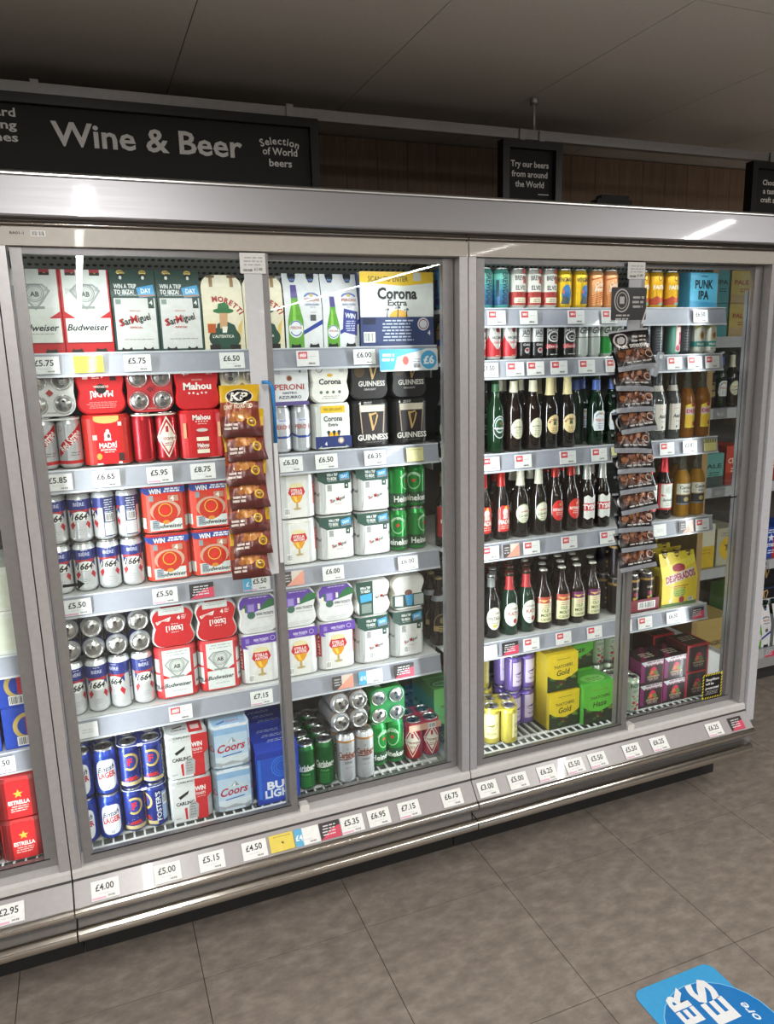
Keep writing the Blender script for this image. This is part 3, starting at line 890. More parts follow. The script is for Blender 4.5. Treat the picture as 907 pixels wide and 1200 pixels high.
def art_heineken(a, R, h):
    a.r(-R*PI, h*.10, R*PI, h*.36, '#1d4a2b')
    for u, t_ in ((0, 'Heineken'),): a.t(t_, u, h*.23, .020, WH, w=.098, bold=.015)
    a.ring(0, h*.62, R*.75, h*.20, .004, '#8fce96')
    star(a, 0, h*.62, .009, '#d1342c'); a.arc('HEINEKEN', 0, h*.58, .030, .008, '#cfe8cf')
    a.r(R*1.5, h*.35, R*2.1, h*.85, '#c9d8c9')
def star(a, cu, cv, r, col):
    pts = []
    for i in range(10):
        t = PI/2+PI*i/5; q = r if i % 2 == 0 else r*.42; pts.append((cu+q*math.cos(t), cv+q*math.sin(t)))
    a.p(pts, col)
def art_peroni_can(a, R, h):
    a.r(-R*.95, h*.62, R*.95, h*.72, '#c9ccd8').t('PERONI', 0, h*.55, .013, '#a9493f', w=.050)
    a.p([(-R*1.3, h*.42), (-R*.5, h*.36), (R*.5, h*.36), (R*1.3, h*.42), (R*1.3, h*.38), (R*.5, h*.31), (-R*.5, h*.31), (-R*1.3, h*.38)], '#2b3f86').lines(0, h*.68, .03, 1, .006, '#4a5ba0')
def art_redstripe(a, R, h):
    a.p([(-R*1.05, h*.22), (-R*1.05, h*.42), (R*1.15, h*.88), (R*1.15, h*.66)], '#b92329')
    a.t('Red Stripe', R*.04, h*.545, .022, '#f0efe9', w=.075, rot=.78, bold=.012)
    a.r(-R*PI, .014, R*PI, h*.16, '#c42a2e').ring(-R*.75, h*.78, .007, .008, .001, '#7d7d7d').lines(R*.4, h*.30, .028, 2, .007, '#8a8a8a')
def art_cruz(a, R, h):
    a.p([(-R*1.0, h*.5), (0, h*.08), (R*1.0, h*.5), (0, h*.92)], '#e4dccb').p([(-R*.9, h*.5), (0, h*.13), (R*.9, h*.5), (0, h*.87)], '#b31f27').p([(-R*.75, h*.5), (0, h*.2), (R*.75, h*.5), (0, h*.80)], '#e4dccb')
    a.p([(-R*.9, h*.54), (R*.9, h*.54), (R*.9, h*.42), (-R*.9, h*.42)], '#e9e2d2').t('Cruzcampo', 0, h*.485, .011, '#8a1620', w=.052).r(-.004, h*.6, .004, h*.72, '#b31f27').lines(0, h*.37, .022, 2, .006, '#9c3038')
    a.r(R*1.7, h*.12, R*2.5, h*.86, '#e2d6c4').bars(R*1.8, h*.4, R*2.4, h*.8)
kind_can('k1664', .0320, .147, '#e6e9ea', art_1664); kind_can('k1664t', .0320, .170, '#e6e9ea', art_1664)
kind_can('british', .0345, .149, '#2a45a8', art_british)
kind_can('carlsberg', .0328, .166, '#1c6d33', art_carlsberg); kind_can('export', .0330, .180, '#c9cbcf', art_export)
kind_can('heineken', .0328, .148, '#1f8f3c', art_heineken)
def banded(cols, fn=None):
    def f(a, R, h):
        n = len(cols); z0, z1 = .013, h-.0205
        for i, c in enumerate(cols): a.r(-R*PI, z0+(z1-z0)*i/n, R*PI, z0+(z1-z0)*(i+1)/n, c); a.d -= a.step
        a.d += a.step
        if fn: fn(a, R, h)
    return f
def bd_text(a, R, h):
    a.t('BREWDOG', R*.15, h*.50, .021, '#14303c', w=h*.74, rot=-PI/2, bold=.02).r(-R*.98, h*.30, -R*.60, h*.70, '#173a48')
def elvis(a, R, h):
    a.r(-R*PI, .013, R*PI, h*.42, '#b03a34').r(-R*PI, h*.42, R*PI, h-.0205, '#dcdad0')
    a.r(R*.25, h*.62, R*1.1, h*.80, '#b03a34').r(R*.25, h*.86, R*1.1, h*.97-.0, '#b03a34')
    a.t('BREW', -R*.1, h*.76, .015, '#2a2a2a', w=.036, bold=.02).t('ELVIS', -.001, h*.52, .014, '#1d1d1d', w=.036, bold=.02)
    a.r(-R*.8, h*.15, R*.8, h*.28, '#e3dcc4').lines(0, h*.22, .03, 2, .006, '#8c6a4a').t('JUICE', 0, h*.36, .008, '#7b1f1c', w=.034)
def wing(a, R, h):
    a.t('WINGMAN', 0, h*.73, .015, '#1f2430', w=.056, bold=.02).e(R*.25, h*.36, R*.62, h*.24, '#2f6fae').e(R*.35, h*.5, R*.3, h*.1, '#3f86c4').p([(-R*.5, h*.12), (R*.7, h*.12), (R*.5, h*.28), (-R*.2, h*.34)], '#4c5a5f').p([(-R*.35, h*.42), (0, h*.5), (-.1*R, h*.36)], '#d9652a')
def orange(a, R, h):
    for k in range(5): a.p([(-R, h*(.12+.05*k)), (R, h*(.2+.06*k)), (R, h*(.222+.06*k)), (-R, h*(.14+.05*k))], '#c9692c'); a.d -= a.step
    a.t('Cold', 0, h*.62, .015, '#fff3e2', w=.034, shear=.2).t('Beer', 0, h*.50, .015, '#fff3e2', w=.034, shear=.2).p([(-R, h*.72), (R, h*.8), (R, h*.84), (-R, h*.76)], '#c9692c')
def faith(a, R, h):
    a.r(-R*PI, .013, R*PI, h*.26, '#bb4a2a').p([(-R*.4, .013), (R*1.1, .013), (R*1.1, h*.2), (R*.1, h*.14)], '#4aa48f').ring(.002, h*.80, .009, .010, .003, '#6b3416').t('FAITH', 0, h*.56, .014, '#f4efdc', w=.050, bold=.025).p([(-R, h*.26), (-R*.4, h*.33), (.2*R, h*.27), (R, h*.34), (R, h*.26)], '#bb4a2a')
kind_can('bd_teal', .0298, .134, '#5fb8ae', banded(['#1d4f7a', '#235f86', '#2f7391', '#41909c', '#55aaa3', '#6cc0af'], bd_text), 'foil')
kind_can('bd_blue', .0298, .134, '#2b93c9', banded(['#1b2f63', '#1f5f9a', '#2a8cc4', '#3aa0d2', '#2b93c9'], bd_text), 'foil')
kind_can('elvis', .0298, .134, '#dcdad0', elvis); kind_can('wing', .0298, .134, '#e0b71d', wing)
kind_can('orange', .0298, .134, '#e8a670', orange); kind_can('faith', .0300, .134, '#e0ab1c', faith)
def bacardi(a, R, h):
    a.r(-R*PI, .013, R*PI, h*.30, '#b5222a')
    for sg in (-1, 1): a.p([(sg*R*1.2, h*.30), (sg*R*1.2, h*.66), (0, h*.24), (0, h*.22)], '#b5222a'); a.p([(sg*R*1.2, h*.3), (sg*R*2.2, h*.3), (sg*R*1.2, h*.6)], '#b5222a')
    a.e(.002, h*.80, .008, .0085, '#7b2029').t('BACARDI', 0, h*.60, .009, '#2a2a2e', w=.042, bold=.015).t('Coca-Cola', 0, h*.48, .009, '#c9343a', w=.038, shear=.3).lines(0, h*.12, .018, 1, .005, '#f2c9a0')
def jd(a, R, h):
    a.r(-R*PI, h*.47, R*PI, h-.0205, '#c7c8c8').t('JACK', 0, h*.72, .016, '#2d2d2d', w=.034, bold=.02).lines(0, h*.60, .03, 1, .006, '#555').e(.002, h*.24, .010, .010, '#b9b9b9').e(.002, h*.255, .007, .005, '#a93035').t('Coke', 0, h*.40, .007, '#e3e3e3', w=.026, shear=.2)
def jcoke(a, R, h):
    a.e(0, h*.60, R*.80, h*.15, '#d5d5d2').e(0, h*.60, R*.66, h*.11, '#1b1a1a').ring(0, h*.58, R*.4, h*.05, .002, '#d5d5d2').t('Jack Daniel’s', 0, h*.78, .009, '#e2e0dc', w=.045).r(-R*1.2, h*.28, R*1.2, h*.40, '#9c2a30').t('Coca-Cola', 0, h*.34, .009, '#d9c9c4', w=.042, shear=.3).lines(0, h*.11, .035, 1, .006, '#d5d5d2')
def gt(col):
    def f(a, R, h): a.r(-R*PI, .013, R*PI, h*.56, col).r(-R*PI, h*.56, R*PI, h*.58, '#2a2f2c').t('Gin', 0, h*.76, .022, '#30332f', w=.036, shear=.35)
    return f
def pinkcan(a, R, h): a.r(-R*.3, h*.1, R*1.2, h*.86, '#e7cfc8').r(.2*R, h*.3, R*1.15, h*.66, '#c8386a').e(.1*R, h*.2, .009, .011, '#b02f55').r(-.1*R, h*.8, R*1.1, h*.92-.002, '#b2494e').t('R', R*.7, h*.5, .02, '#e9a0b4')
def darkcan(a, R, h): a.lines(0, h*.7, .035, 8, .010, '#6a6d72')
def malibu(a, R, h):
    a.r(-R*PI, h*.22, R*PI, h*.38, '#3f9a96').e(0, h*.56, .010, .016, '#c9a058').e(.001, h*.56, .006, .010, '#7a5a2e').p([(-R*1.0, h*.72), (-.1*R, h*.84), (R*1.0, h*.72), (R, h*.84-.0), (-R, h*.84)], '#b9b85a').t('Malibu', 0, h*.30, .009, '#e9f3ee', w=.036).lines(0, h*.14, .03, 1, .006, '#a9bdb6')
for k_, c_, f_ in (('bacardi', '#dcdcd8', bacardi), ('jd', '#1c1b1c', jd), ('jcoke', '#1b1a1a', jcoke), ('gt_silver', '#c9ccca', gt('#aab0ac')), ('gt_green', '#c9d2c8', gt('#1c8a35')), ('pink', '#7fbfae', pinkcan), ('darkcan', '#45474b', darkcan), ('malibu', '#e4e6dc', malibu)):
    kind_can(k_, .0278 if k_ in ('jcoke', 'malibu', 'pink', 'darkcan', 'bacardi') else .0250, .126, c_, f_)
def kopp(col, mark, txt):
    def f(a, R, h):
        a.r(-R*.95, h*.20, R*.95, h*.84, col)
        a.ring(0, h*.56, R*.7, h*.14, .0016, mark, a0=-2.6, a1=.8).p([(-R*.75, h*.52), (R*.55, h*.58), (R*.1, h*.50)], mark).t(txt, 0, h*.32, .007, mark, w=.034, bold=.01)
        a.r(R*1.4, h*.15, R*2.2, h*.86, '#d8d8d2').bars(R*1.5, h*.5, R*2.1, h*.8)
    return f
kind_can('kopp_y', .0325, .148, '#d3c45a', kopp('#e5e0a4', '#7d7231', 'BREWED')); kind_can('kopp_p', .0325, .148, '#6a56a8', kopp('#d2c6e2', '#493a8c', 'FRUITY'))
def inch(a, R, h):
    a.t("INCH'S", 0, h*.78, .016, '#2c5d3b', w=.046, bold=.02).lines(0, h*.64, .03, 2, .006, '#5d7f62')
    for u, v, r in ((-.008, .30, .007), (.010, .22, .008), (.0, .12, .007), (.012, .46, .004), (-.011, .48, .004)): a.e(u, h*v, r, r*.9, '#b5343c', 10); a.d -= a.step
    for u, v in ((-.012, .2), (.003, .34), (.014, .34), (-.006, .42)): a.e(u, h*v, .005, .003, '#5fa04a', 8); a.d -= a.step
kind_can('inch', .0325, .148, '#c3d0bd', inch)
def darkfruit(a, R, h):
    a.t('DARK', .002, h*.62, .008, '#d8c9a8', w=.03).e(.0, h*.46, .010, .009, '#8c2440').e(.006, h*.36, .007, .006, '#5f7a3a').e(-.006, h*.34, .007, .006, '#c08a2a').lines(0, h*.24, .03, 2, .006, '#c9b98a').r(-R*PI, h*.8, R*PI, h-.0205, '#9c7a3a')
kind_can('darkfruit', .0325, .150, '#241d22', darkfruit)

# packs --------------------------------------------------------------
def shield(a, cu, cv, s):
    G = '#777d79'
    a.p([(cu-.040*s, cv+.012*s), (cu-.022*s, cv+.030*s), (cu+.022*s, cv+.030*s), (cu+.040*s, cv+.012*s), (cu+.018*s, cv-.020*s), (cu, cv-.040*s), (cu-.018*s, cv-.020*s)], '#9aa09b')
    a.p([(cu-.034*s, cv+.011*s), (cu-.02*s, cv+.026*s), (cu+.02*s, cv+.026*s), (cu+.034*s, cv+.011*s), (cu, cv-.034*s)], '#c6cac5')
    a.ring(cu, cv+.006*s, .024*s, .024*s, .002*s, G).ring(cu, cv+.006*s, .019*s, .019*s, .0012*s, G)
    a.r(cu-.022*s, cv-.036*s, cu+.022*s, cv-.029*s, '#8e938f').t('AB', cu, cv+.003*s, .013*s, '#3c3f3e', w=.022*s, bold=.02)
def f_budbottle(a, W, H):
    w = W/2
    a.r(-w, 0, w, H, '#bd1c22').r(-w+.006, .030, w-.004, H-.0, '#dfe3dc')
    a.p([(-w+.006, .094), (-.030, .094), (-w+.006, .112)], '#bd1c22').p([(w-.004, .094), (.030, .094), (w-.004, .112)], '#bd1c22')
    shield(a, 0, .155, 1.0)
    a.t('[100%]', -.034, .168, .010, '#9a9d9a', w=.030).t('4', .030, .170, .015, '#a0a3a0', bold=.02)
    a.t('Budweiser', .0, .070, .017, '#23262b', w=.104, shear=.3, bold=.008).lines(0, .052, .08, 1, .006, '#a9aca8')
    for x in (-.034, .028): a.r(x-.013, H-.016, x+.013, H, '#2b2322').r(x-.013, H-.008, x+.013, H, '#a3323c')
    for x in (-.034, .028): a.p([(x-.018, 0), (x+.018, 0), (x+.011, .014), (x+.006, .011), (x-.006, .011), (x-.011, .014)], '#2c2220')
    a.r(-w+.006, .026, w-.004, .030, '#8f151b')
def f_smbottle(a, W, H):
    w = W/2
    a.r(-w, .0, w, H, '#213f38').r(-w+.006, .008, w-.005, H*.655, '#cfd0cc')
    a.t('WIN A TRIP', -.021, H*.80, .012, '#e9ece8', w=.060, bold=.015).t('TO IBIZA!', -.025, H*.73, .012, '#e9ece8', w=.052, bold=.015).lines(-.012, H*.685, .07, 1, .005, '#a9b8b2')
    a.p([(.008, H*.78), (.054, H*.82), (.057, H*.68), (.015, H*.66)], '#3f9cd0').t('DAY', .034, H*.745, .013, '#eef4f6', w=.028, rot=.06).p([(.014, H*.69), (.055, H*.70), (.056, H*.682), (.016, H*.668)], '#a9764a')
    a.r(.036, H*.53, .052, H*.655, '#213f38').t('4', .044, H*.60, .012, '#e5e8e4').r(-.05, H*.58, -.036, H*.64, '#7d8f86')
    a.t('San', -.026, H*.375, .019, '#1f2422', w=.030, rot=.22, bold=.02).t('M', -.005, H*.40, .020, '#b3202a', w=.018, rot=.2, bold=.02).t('iguel', .022, H*.42, .018, '#1f2422', w=.034, rot=.2, bold=.02)
    a.t('S', -.039, H*.36, .019, '#b3202a', rot=.2, bold=.02).t('ESPECIAL', .0, H*.30, .005, '#b3202a', w=.034).t('ESPECIAL', .0, H*.50, .004, '#b88', w=.030).lines(0, H*.15, .09, 1, .006, '#9b9c99')
    for x in (-.030, .028): a.p([(x-.017, 0), (x+.017, 0), (x+.012, .014), (x+.005, .009), (x-.005, .009), (x-.012, .014)], '#151a18')
    for x in (-.031, .029): a.p([(x-.012, H), (x+.012, H), (x+.009, H-.020), (x+.004, H-.027), (x-.004, H-.027), (x-.009, H-.020)], '#1a2a25').e(x, H-.007, .010, .006, '#c9b26a').e(x, H-.022, .004, .005, '#d9dad2')
def f_moretti(a, W, H):
    w = W/2
    a.arc('MORETTI', -.016, .068, .078, .0145, '#a3262b', a_mid=1.12, spacing=.95, bold=.035)
    a.p([(.045, .02), (.030, .015), (.042, .07), (.055, .09)], '#d8b96a').e(0, .035, .046, .034, '#1f3b31')
    a.p([(-.026, .04), (-.020, .075), (.0, .086), (.030, .072), (.046, .03), (.030, .01), (-.010, .01)], '#24493c')
    a.e(.0, .112, .030, .008, '#2e6b3f').p([(-.018, .112), (-.014, .132), (.006, .137), (.016, .128), (.018, .112)], '#2e6b3f')
    a.p([(-.012, .062), (.008, .062), (.012, .106), (-.012, .106)], '#c59a72').p([(-.006, .05), (.006, .05), (.010, .068), (-.006, .068)], '#e3ded0')
    a.p([(-.048, .05), (-.026, .05), (-.024, .078), (-.048, .078)], '#b5541f').r(-.048, .076, -.024, .083, '#e8d9ae')
    a.t("L'AUTENTICA", -.004, .040, .008, '#e8e4d4', w=.062, bold=.01)
    for x in (-.030, .030): a.r(x-.015, 0, x+.015, .016, '#1d1714')
    for x in (-.030, .030): a.r(x-.012, H-.008, x+.012, H-.001, '#5b4423').r(x-.005, H-.034, x+.005, H-.008, '#8a6a34')
def f_peroni(a, W, H, win=False):
    w = W/2
    a.p([(-.004, .040), (w, .072), (w, .086), (-.004, .052)], '#2a3f92')
    s = .82 if win else 1.0; u = -.026; z = .0
    a.p([(u-.024*s, z), (u+.024*s, z), (u+.024*s, z+.082*s), (u+.011*s, z+.135*s), (u+.009*s, z+.185*s), (u-.009*s, z+.185*s), (u-.011*s, z+.135*s), (u-.024*s, z+.082*s)], '#5f9e36')
    a.p([(u-.012*s, z+.05), (u+.002*s, z+.05), (u+.0*s, z+.14*s), (u-.006*s, z+.14*s)], '#86c24c')
    a.p([(u-.0105*s, z+.150*s), (u+.0105*s, z+.150*s), (u+.009*s, z+.188*s), (u-.009*s, z+.188*s)], '#4b3f86')
    a.e(u, z+.058*s, .022*s, .026*s, '#dfe1e2').t('PERONI', u, z+.062*s, .008*s, '#a33b34', w=.034*s).ring(u, z+.06*s, .020*s, .023*s, .003*s, '#34509a', a0=.4, a1=2.7).ring(u, z+.06*s, .020*s, .023*s, .003*s, '#34509a', a0=3.6, a1=5.8)
    a.ring(.028, .152, .024, .014, .006, '#4c68a8', a0=.1, a1=3.04).e(.028, .158, .006, .005, '#c9a45c').t('PERONI', .028, .144, .009, '#a8503f', w=.046).t('NASTRO AZZURRO', .028, .130, .006, '#44588f', w=.044).lines(.028, .121, .02, 1, .005, '#99a')
    if win: a.p([(.004, .048), (.050, .036), (.054, .108), (.010, .118)], '#3c4388').t('WIN', .030, .096, .014, '#e7e9ee', w=.034, bold=.02, rot=-.12).lines(.030, .078, .034, 5, .007, '#c2c8e0')
    else: a.r(.020, .082, .038, .100, '#55585c').lines(.029, .106, .02, 1, .004, '#99a')
    for x in (-.028, .030): a.p([(x-.013, H), (x+.013, H), (x+.012, H-.012), (x+.006, H-.026), (x-.006, H-.026), (x-.012, H-.012)], '#1b2530').e(x, H-.018, .008, .004, '#5d79b8')
    for x in (-.028, .030): a.p([(x-.017, 0), (x+.017, 0), (x+.013, .015), (x+.006, .011), (x-.006, .011), (x-.013, .015)], '#17191b')
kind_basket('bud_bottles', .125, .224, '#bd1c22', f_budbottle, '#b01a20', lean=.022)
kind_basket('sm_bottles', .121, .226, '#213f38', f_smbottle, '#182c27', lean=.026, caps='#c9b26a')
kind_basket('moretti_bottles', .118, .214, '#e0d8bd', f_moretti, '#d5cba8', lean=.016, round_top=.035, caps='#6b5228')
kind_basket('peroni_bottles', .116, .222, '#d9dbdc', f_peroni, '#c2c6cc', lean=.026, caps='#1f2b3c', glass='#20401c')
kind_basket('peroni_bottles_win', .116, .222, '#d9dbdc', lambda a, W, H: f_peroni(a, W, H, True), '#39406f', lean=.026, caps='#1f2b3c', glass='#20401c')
def f_coronabox(a, W, H):
    w = W/2
    a.r(-w, H*.40, w, H*.86, '#dfe2dd').r(-w, 0, w, H*.40, '#2d3a66').p([(-w, H), (w, H), (w, H*.86), (.02, H*.815), (-w, H*.86)], '#e5bd24')
    a.t('SCAN TO ENTER', -.03, H*.905, .016, '#4a4020', w=.135, bold=.012).r(.055, H*.88, .082, H*.99, '#c9cbc0')
    a.t('Corona', .0, H*.715, .033, '#1f2226', w=.135, bold=.03).t('Extra', .0, H*.590, .018, '#1f2226', w=.066, bold=.02)
    a.e(.004, H*.40, .032, .022, '#e3a81e', a0=0, a1=PI)
    for cu, s in ((-.036, .62), (.0, .78), (.030, .62)):
        a.p([(cu-.002, H*.40), (cu+.002, H*.40), (cu+.003, H*.40+.032*s), (cu, H*.40+.032*s)], '#22272b')
        for k in range(5):
            t = .3+k*.63; a.p([(cu, H*.40+.033*s), (cu+.014*s*math.cos(t), H*.40+(.033+.011*math.sin(t)-.004)*s), (cu+.011*s*math.cos(t+.35), H*.40+(.037+.010*math.sin(t+.35))*s)], '#22272b'); a.d -= a.step
    a.r(-.118, H*.30, -.075, H*.385, '#17203f').bars(-.116, H*.06, -.078, H*.20, n=10).lines(.0, H*.34, .11, 7, .010, '#b6bfd8').e(.088, H*.30, .020, .020, '#c9cbd2').ring(.088, H*.30, .016, .016, .003, '#8a3c3c').t('4', .108, H*.18, .014, '#dfe2ea')
kind_box('corona_box', .250, .150, .228, '#e0dfd4', f_coronabox, side='#2d3a66', top='#e5bd24', name='bottle_carton', shoulder=.03)
# tall-can wraps
def t_plate(col): return None
def f_madri(a, w, h):
    a.e(0, h-.012, .034, .012, '#e0b36a', a0=PI, a1=2*PI).r(-.034, h-.014, .034, h-.003, '#dfae62')
    a.e(0, h*.60, .009, .012, '#e8e2da').e(.001, h*.69, .0045, .005, '#e8e2da').p([(-.010, h*.50), (.010, h*.50), (.006, h*.66), (-.006, h*.66)], '#d5cdc6').e(.003, h*.59, .004, .006, '#5b4a4a')
    a.t('MADRÍ', 0, h*.41, .014, '#f1ece6', w=.048, bold=.02).t('EXCEPCIONAL', 0, h*.325, .005, '#f1ece6', w=.042).lines(0, h*.27, .03, 1, .005, '#f1d9cc')
    a.r(-.040, h*.52, -.028, h*.62, '#e8b9b4').e(-.026, h*.20, .007, .009, '#e0a24c').r(.026, h*.10, .040, h*.25, '#3a2424').r(.030, h*.78, .040, h*.86, '#e8c4bc')
    a.r(.024, .006, .034, .012, '#e8e4e0').r(-.034, .006, -.018, .010, '#e8e4e0')
def tp_madri(a, w, h):
    a.t('MADRÍ', 0, -.008, .017, '#f1ece6', w=.062, rot=PI, bold=.02).e(0, .006, .014, .014, '#0d0b0b').t('EXCEPCIONAL', 0, .012, .006, '#f1d9cc', w=.04, rot=PI).lines(0, -.032, .085, 4, .005, '#e78b86')
    a.r(-.046, .034, -.032, .046, '#efc9c4').r(.026, .028, .042, .050, '#3a2424').t('4', .006, .040, .009, '#f1ece6', rot=PI, bold=.03).lines(-.012, .040, .022, 2, .005, '#f1ece6')
def f_mahou(a, w, h):
    a.t('Mahou', 0, h*.86, .014, '#f0e9e2', w=.052, bold=.03)
    for k in range(5): star(a, -.016+.008*k, h*.775-(.002 if k in (0, 4) else 0)*0, .003, '#f0e9e2'); a.d -= a.step
    a.lines(0, h*.72, .03, 1, .005, '#e9b0a8')
    a.r(-.019, h*.04, .019, h*.60, '#a8141b').e(0, h*.60, .017, .005, '#c9c3bd').r(-.018, h*.38, .018, h*.46, '#e8dfc6').r(-.018, h*.13, .018, h*.21, '#e8dfc6').t('Mahou', 0, h*.295, .011, '#f0e9e2', w=.034, bold=.03)
    for k in range(5): star(a, -.012+.006*k, h*.235, .0022, '#f0e9e2'); a.d -= a.step
    for sg in (-1, 1): a.r(sg*.050-.004, h*.45, sg*.050+.004, h*.75, '#e6b98a')
def tp_mahou(a, w, h):
    a.t('Mahou', 0, .004, .019, '#f3ece6', w=.080, bold=.03)
    for k in range(5): star(a, -.024+.012*k, -.016-(.003 if k == 2 else 0), .0045, '#f3ece6'); a.d -= a.step
    a.t('MADRID', 0, .022, .005, '#e9a8a0', w=.03).t('4', -.037, .041, .012, '#f3ece6', bold=.03).lines(.036, .043, .02, 2, .006, '#f0c0b8').lines(-.026, .043, .012, 2, .006, '#f0c0b8')
kind_pack('madri', .0325, .146, '#c5181f', f_madri, side='#c5281f', cancol='#c9c9c9')
kind_pack('madri_lie', .0325, .146, '#c5181f', None, tp_madri, cancol='#b9202a')
kind_pack('mahou', .0325, .146, '#c4141c', f_mahou, side='#c4141c'); kind_pack('mahou_lie', .0325, .146, '#c4141c', None, tp_mahou)
kind_pack('redstripe', .0325, .146, '#dedede', opencans=True, cancol='#d3d5d6', canart=art_redstripe, plate='#e3e4e0')
def tp_mark(c):
    def f(a, w, h): a.p([(0, -.010), (.010, 0), (0, .010), (-.010, 0)], c); a.lines(0, -.055, .03, 1, .005, '#9a9a9a')
    return f
kind_pack('redstripe_lie', .0325, .146, '#dedede', None, tp_mark('#a83a3c'), opencans=True, cancol='#d3d5d6', plate='#e6e7e3')
kind_pack('cruz', .0325, .146, '#b8202a', opencans=True, cancol='#b5202a', canart=art_cruz, plate='#d8cfbe', turns=(2.2, 0, 0, 0))
kind_pack('cruz_lie', .0325, .146, '#b8202a', None, tp_mark('#7a141c'), opencans=True, cancol='#b5202a', plate='#bb2a30')
kind_pack('beige', .0325, .146, '#d9c9a4', lambda a, w, h: a.t('MORETTI', 0, h*.6, .014, '#a3262b', w=.056, bold=.02)); kind_pack('beige_lie', .0325, .146, '#cdb994', None, tp_mark('#9a7a3c'), opencans=True, cancol='#cdb994', plate='#d3c5a2')
kind_pack('peroni_cans', .0315, .146, '#cfd2d6', opencans=True, cancol='#cdd0d5', canart=art_peroni_can)
def tp_peroni(a, w, h):
    a.r(-.060, -.062, .060, -.052, '#5b4c86').r(-.060, -.064, .060, -.062, '#5b4c86')
    a.t('PERONI', 0, -.008, .017, '#a8423a', w=.092).t('NASTRO', 0, -.026, .007, '#3b3f55', w=.044).t('AZZURRO', 0, -.039, .009, '#3b3f55', w=.072).e(.0, .018, .009, .009, '#a87a58').e(0, .018, .006, .006, '#6e3d2c').r(-.054, .030, -.028, .054, '#b9bcc4').lines(.018, .052, .05, 2, .006, '#a0a3ad').t('4', .034, .038, .010, '#55586a')
kind_pack('peroni_lie', .0315, .146, '#d8d9da', None, tp_peroni, dip=.001)
def f_corona(a, w, h):
    a.r(-.040, h*.06, .040, h*.96, '#dfe1dc').r(-.040, h*.80, .040, h*.95, '#dfb92a').t('TIPS OFF LIGHTS', 0, h*.875, .008, '#6b5a1a', w=.062)
    a.r(-.040, h*.06, .040, h*.30, '#26356e').p([(-.06, h*.3), (-.04, h*.3), (-.04, h*.1), (-.06, h*.02)], '#26356e').p([(.06, h*.3), (.04, h*.3), (.04, h*.1), (.06, h*.02)], '#26356e')
    a.t('Corona', 0, h*.68, .016, '#1f2226', w=.062, bold=.02).t('Extra', 0, h*.55, .010, '#1f2226', w=.032, bold=.02).e(0, h*.30, .018, .014, '#e3a81e', a0=0, a1=PI)
    for cu in (-.016, .002, .018): a.p([(cu-.001, h*.3), (cu+.001, h*.3), (cu+.006, h*.40), (cu, h*.43), (cu-.006, h*.40)], '#2a2f33'); a.d -= a.step
    a.e(.024, h*.20, .010, .010, '#d8d3c2').ring(.024, h*.20, .009, .009, .002, '#9a5a4a').t('4', -.026, h*.14, .012, '#e3e6ee')
def tp_corona(a, w, h):
    a.t('Corona', 0, .003, .017, '#1f2226', w=.072, bold=.02).e(0, .022, .010, .005, '#d9a93a').ring(-.034, .042, .011, .011, .0018, '#4a4f55')
    for k in range(4): a.e(-.030+.020*k, -.030, .005, .005, '#5d6d64', 10); a.d -= a.step
    a.lines(0, -.044, .06, 2, .006, '#9a9c9a').r(.030, .030, .046, .058, '#c3c4be')
kind_pack('corona', .0320, .146, '#e2e3df', f_corona, side='#dadcd8'); kind_pack('corona_lie', .0320, .146, '#e3e1d8', None, tp_corona)
def harp(a, cu, cv, s):
    G = '#caa56a'
    a.p([(cu-.010*s, cv+.020*s), (cu-.004*s, cv+.022*s), (cu+.004*s, cv-.020*s), (cu-.001*s, cv-.024*s)], G)
    a.p([(cu-.011*s, cv+.022*s), (cu-.002*s, cv+.016*s), (cu+.010*s, cv+.020*s), (cu+.015*s, cv+.016*s), (cu+.010*s, cv+.024*s), (cu-.002*s, cv+.021*s)], G)
    a.p([(cu+.012*s, cv+.018*s), (cu+.016*s, cv+.016*s), (cu+.010*s, cv-.004*s), (cu+.002*s, cv-.022*s), (cu, cv-.020*s), (cu+.007*s, cv-.002*s)], G)
    for k in range(3): a.p([(cu+(-.003+.004*k)*s, cv+.016*s), (cu+(-.0022+.004*k)*s, cv+.016*s), (cu+(.0012+.0025*k)*s, cv+(-.014+.007*k)*s)], '#8d6f3c'); a.d -= a.step
def f_guinness(a, w, h):
    a.p([(-.034, h*.30), (.034, h*.30), (.040, h*.78), (-.040, h*.78)], '#2a2022').p([(-.042, h*.76), (.042, h*.76), (.043, h*.90), (-.043, h*.90)], '#dcd3c0')
    for sg in (-1, 1): a.p([(sg*.034, h*.30), (sg*.037, h*.30), (sg*.044, h*.86), (sg*.040, h*.86)], '#b09a86')
    harp(a, 0, h*.545, 1.25); a.t('GUINNESS', 0, h*.215, .018, '#eeeae2', w=.104, bold=.015).t('4', -.042, h*.94, .010, '#e9e6e0', bold=.02).lines(-.016, h*.955, .03, 2, .005, '#c9c6c0').lines(0, h*.10, .06, 1, .006, '#7b7674')
def tp_guinness(a, w, h):
    a.t('GUINNESS', .006, -.012, .016, '#dcd8d2', w=.090, bold=.015).t('DRAUGHT', 0, -.030, .006, '#b9b5b0', w=.04).e(.008, .014, .013, .013, '#0a0909'); harp(a, .008, .028, 1.2); a.t('4', .048, .034, .010, '#e9e6e0', bold=.02).e(-.035, .028, .018, .020, '#4c3a1c')
kind_pack('guinness', .0318, .150, '#191718', f_guinness, cancol='#2a2627'); kind_pack('guinness_lie', .0318, .148, '#211e1f', None, tp_guinness, dip=.004)
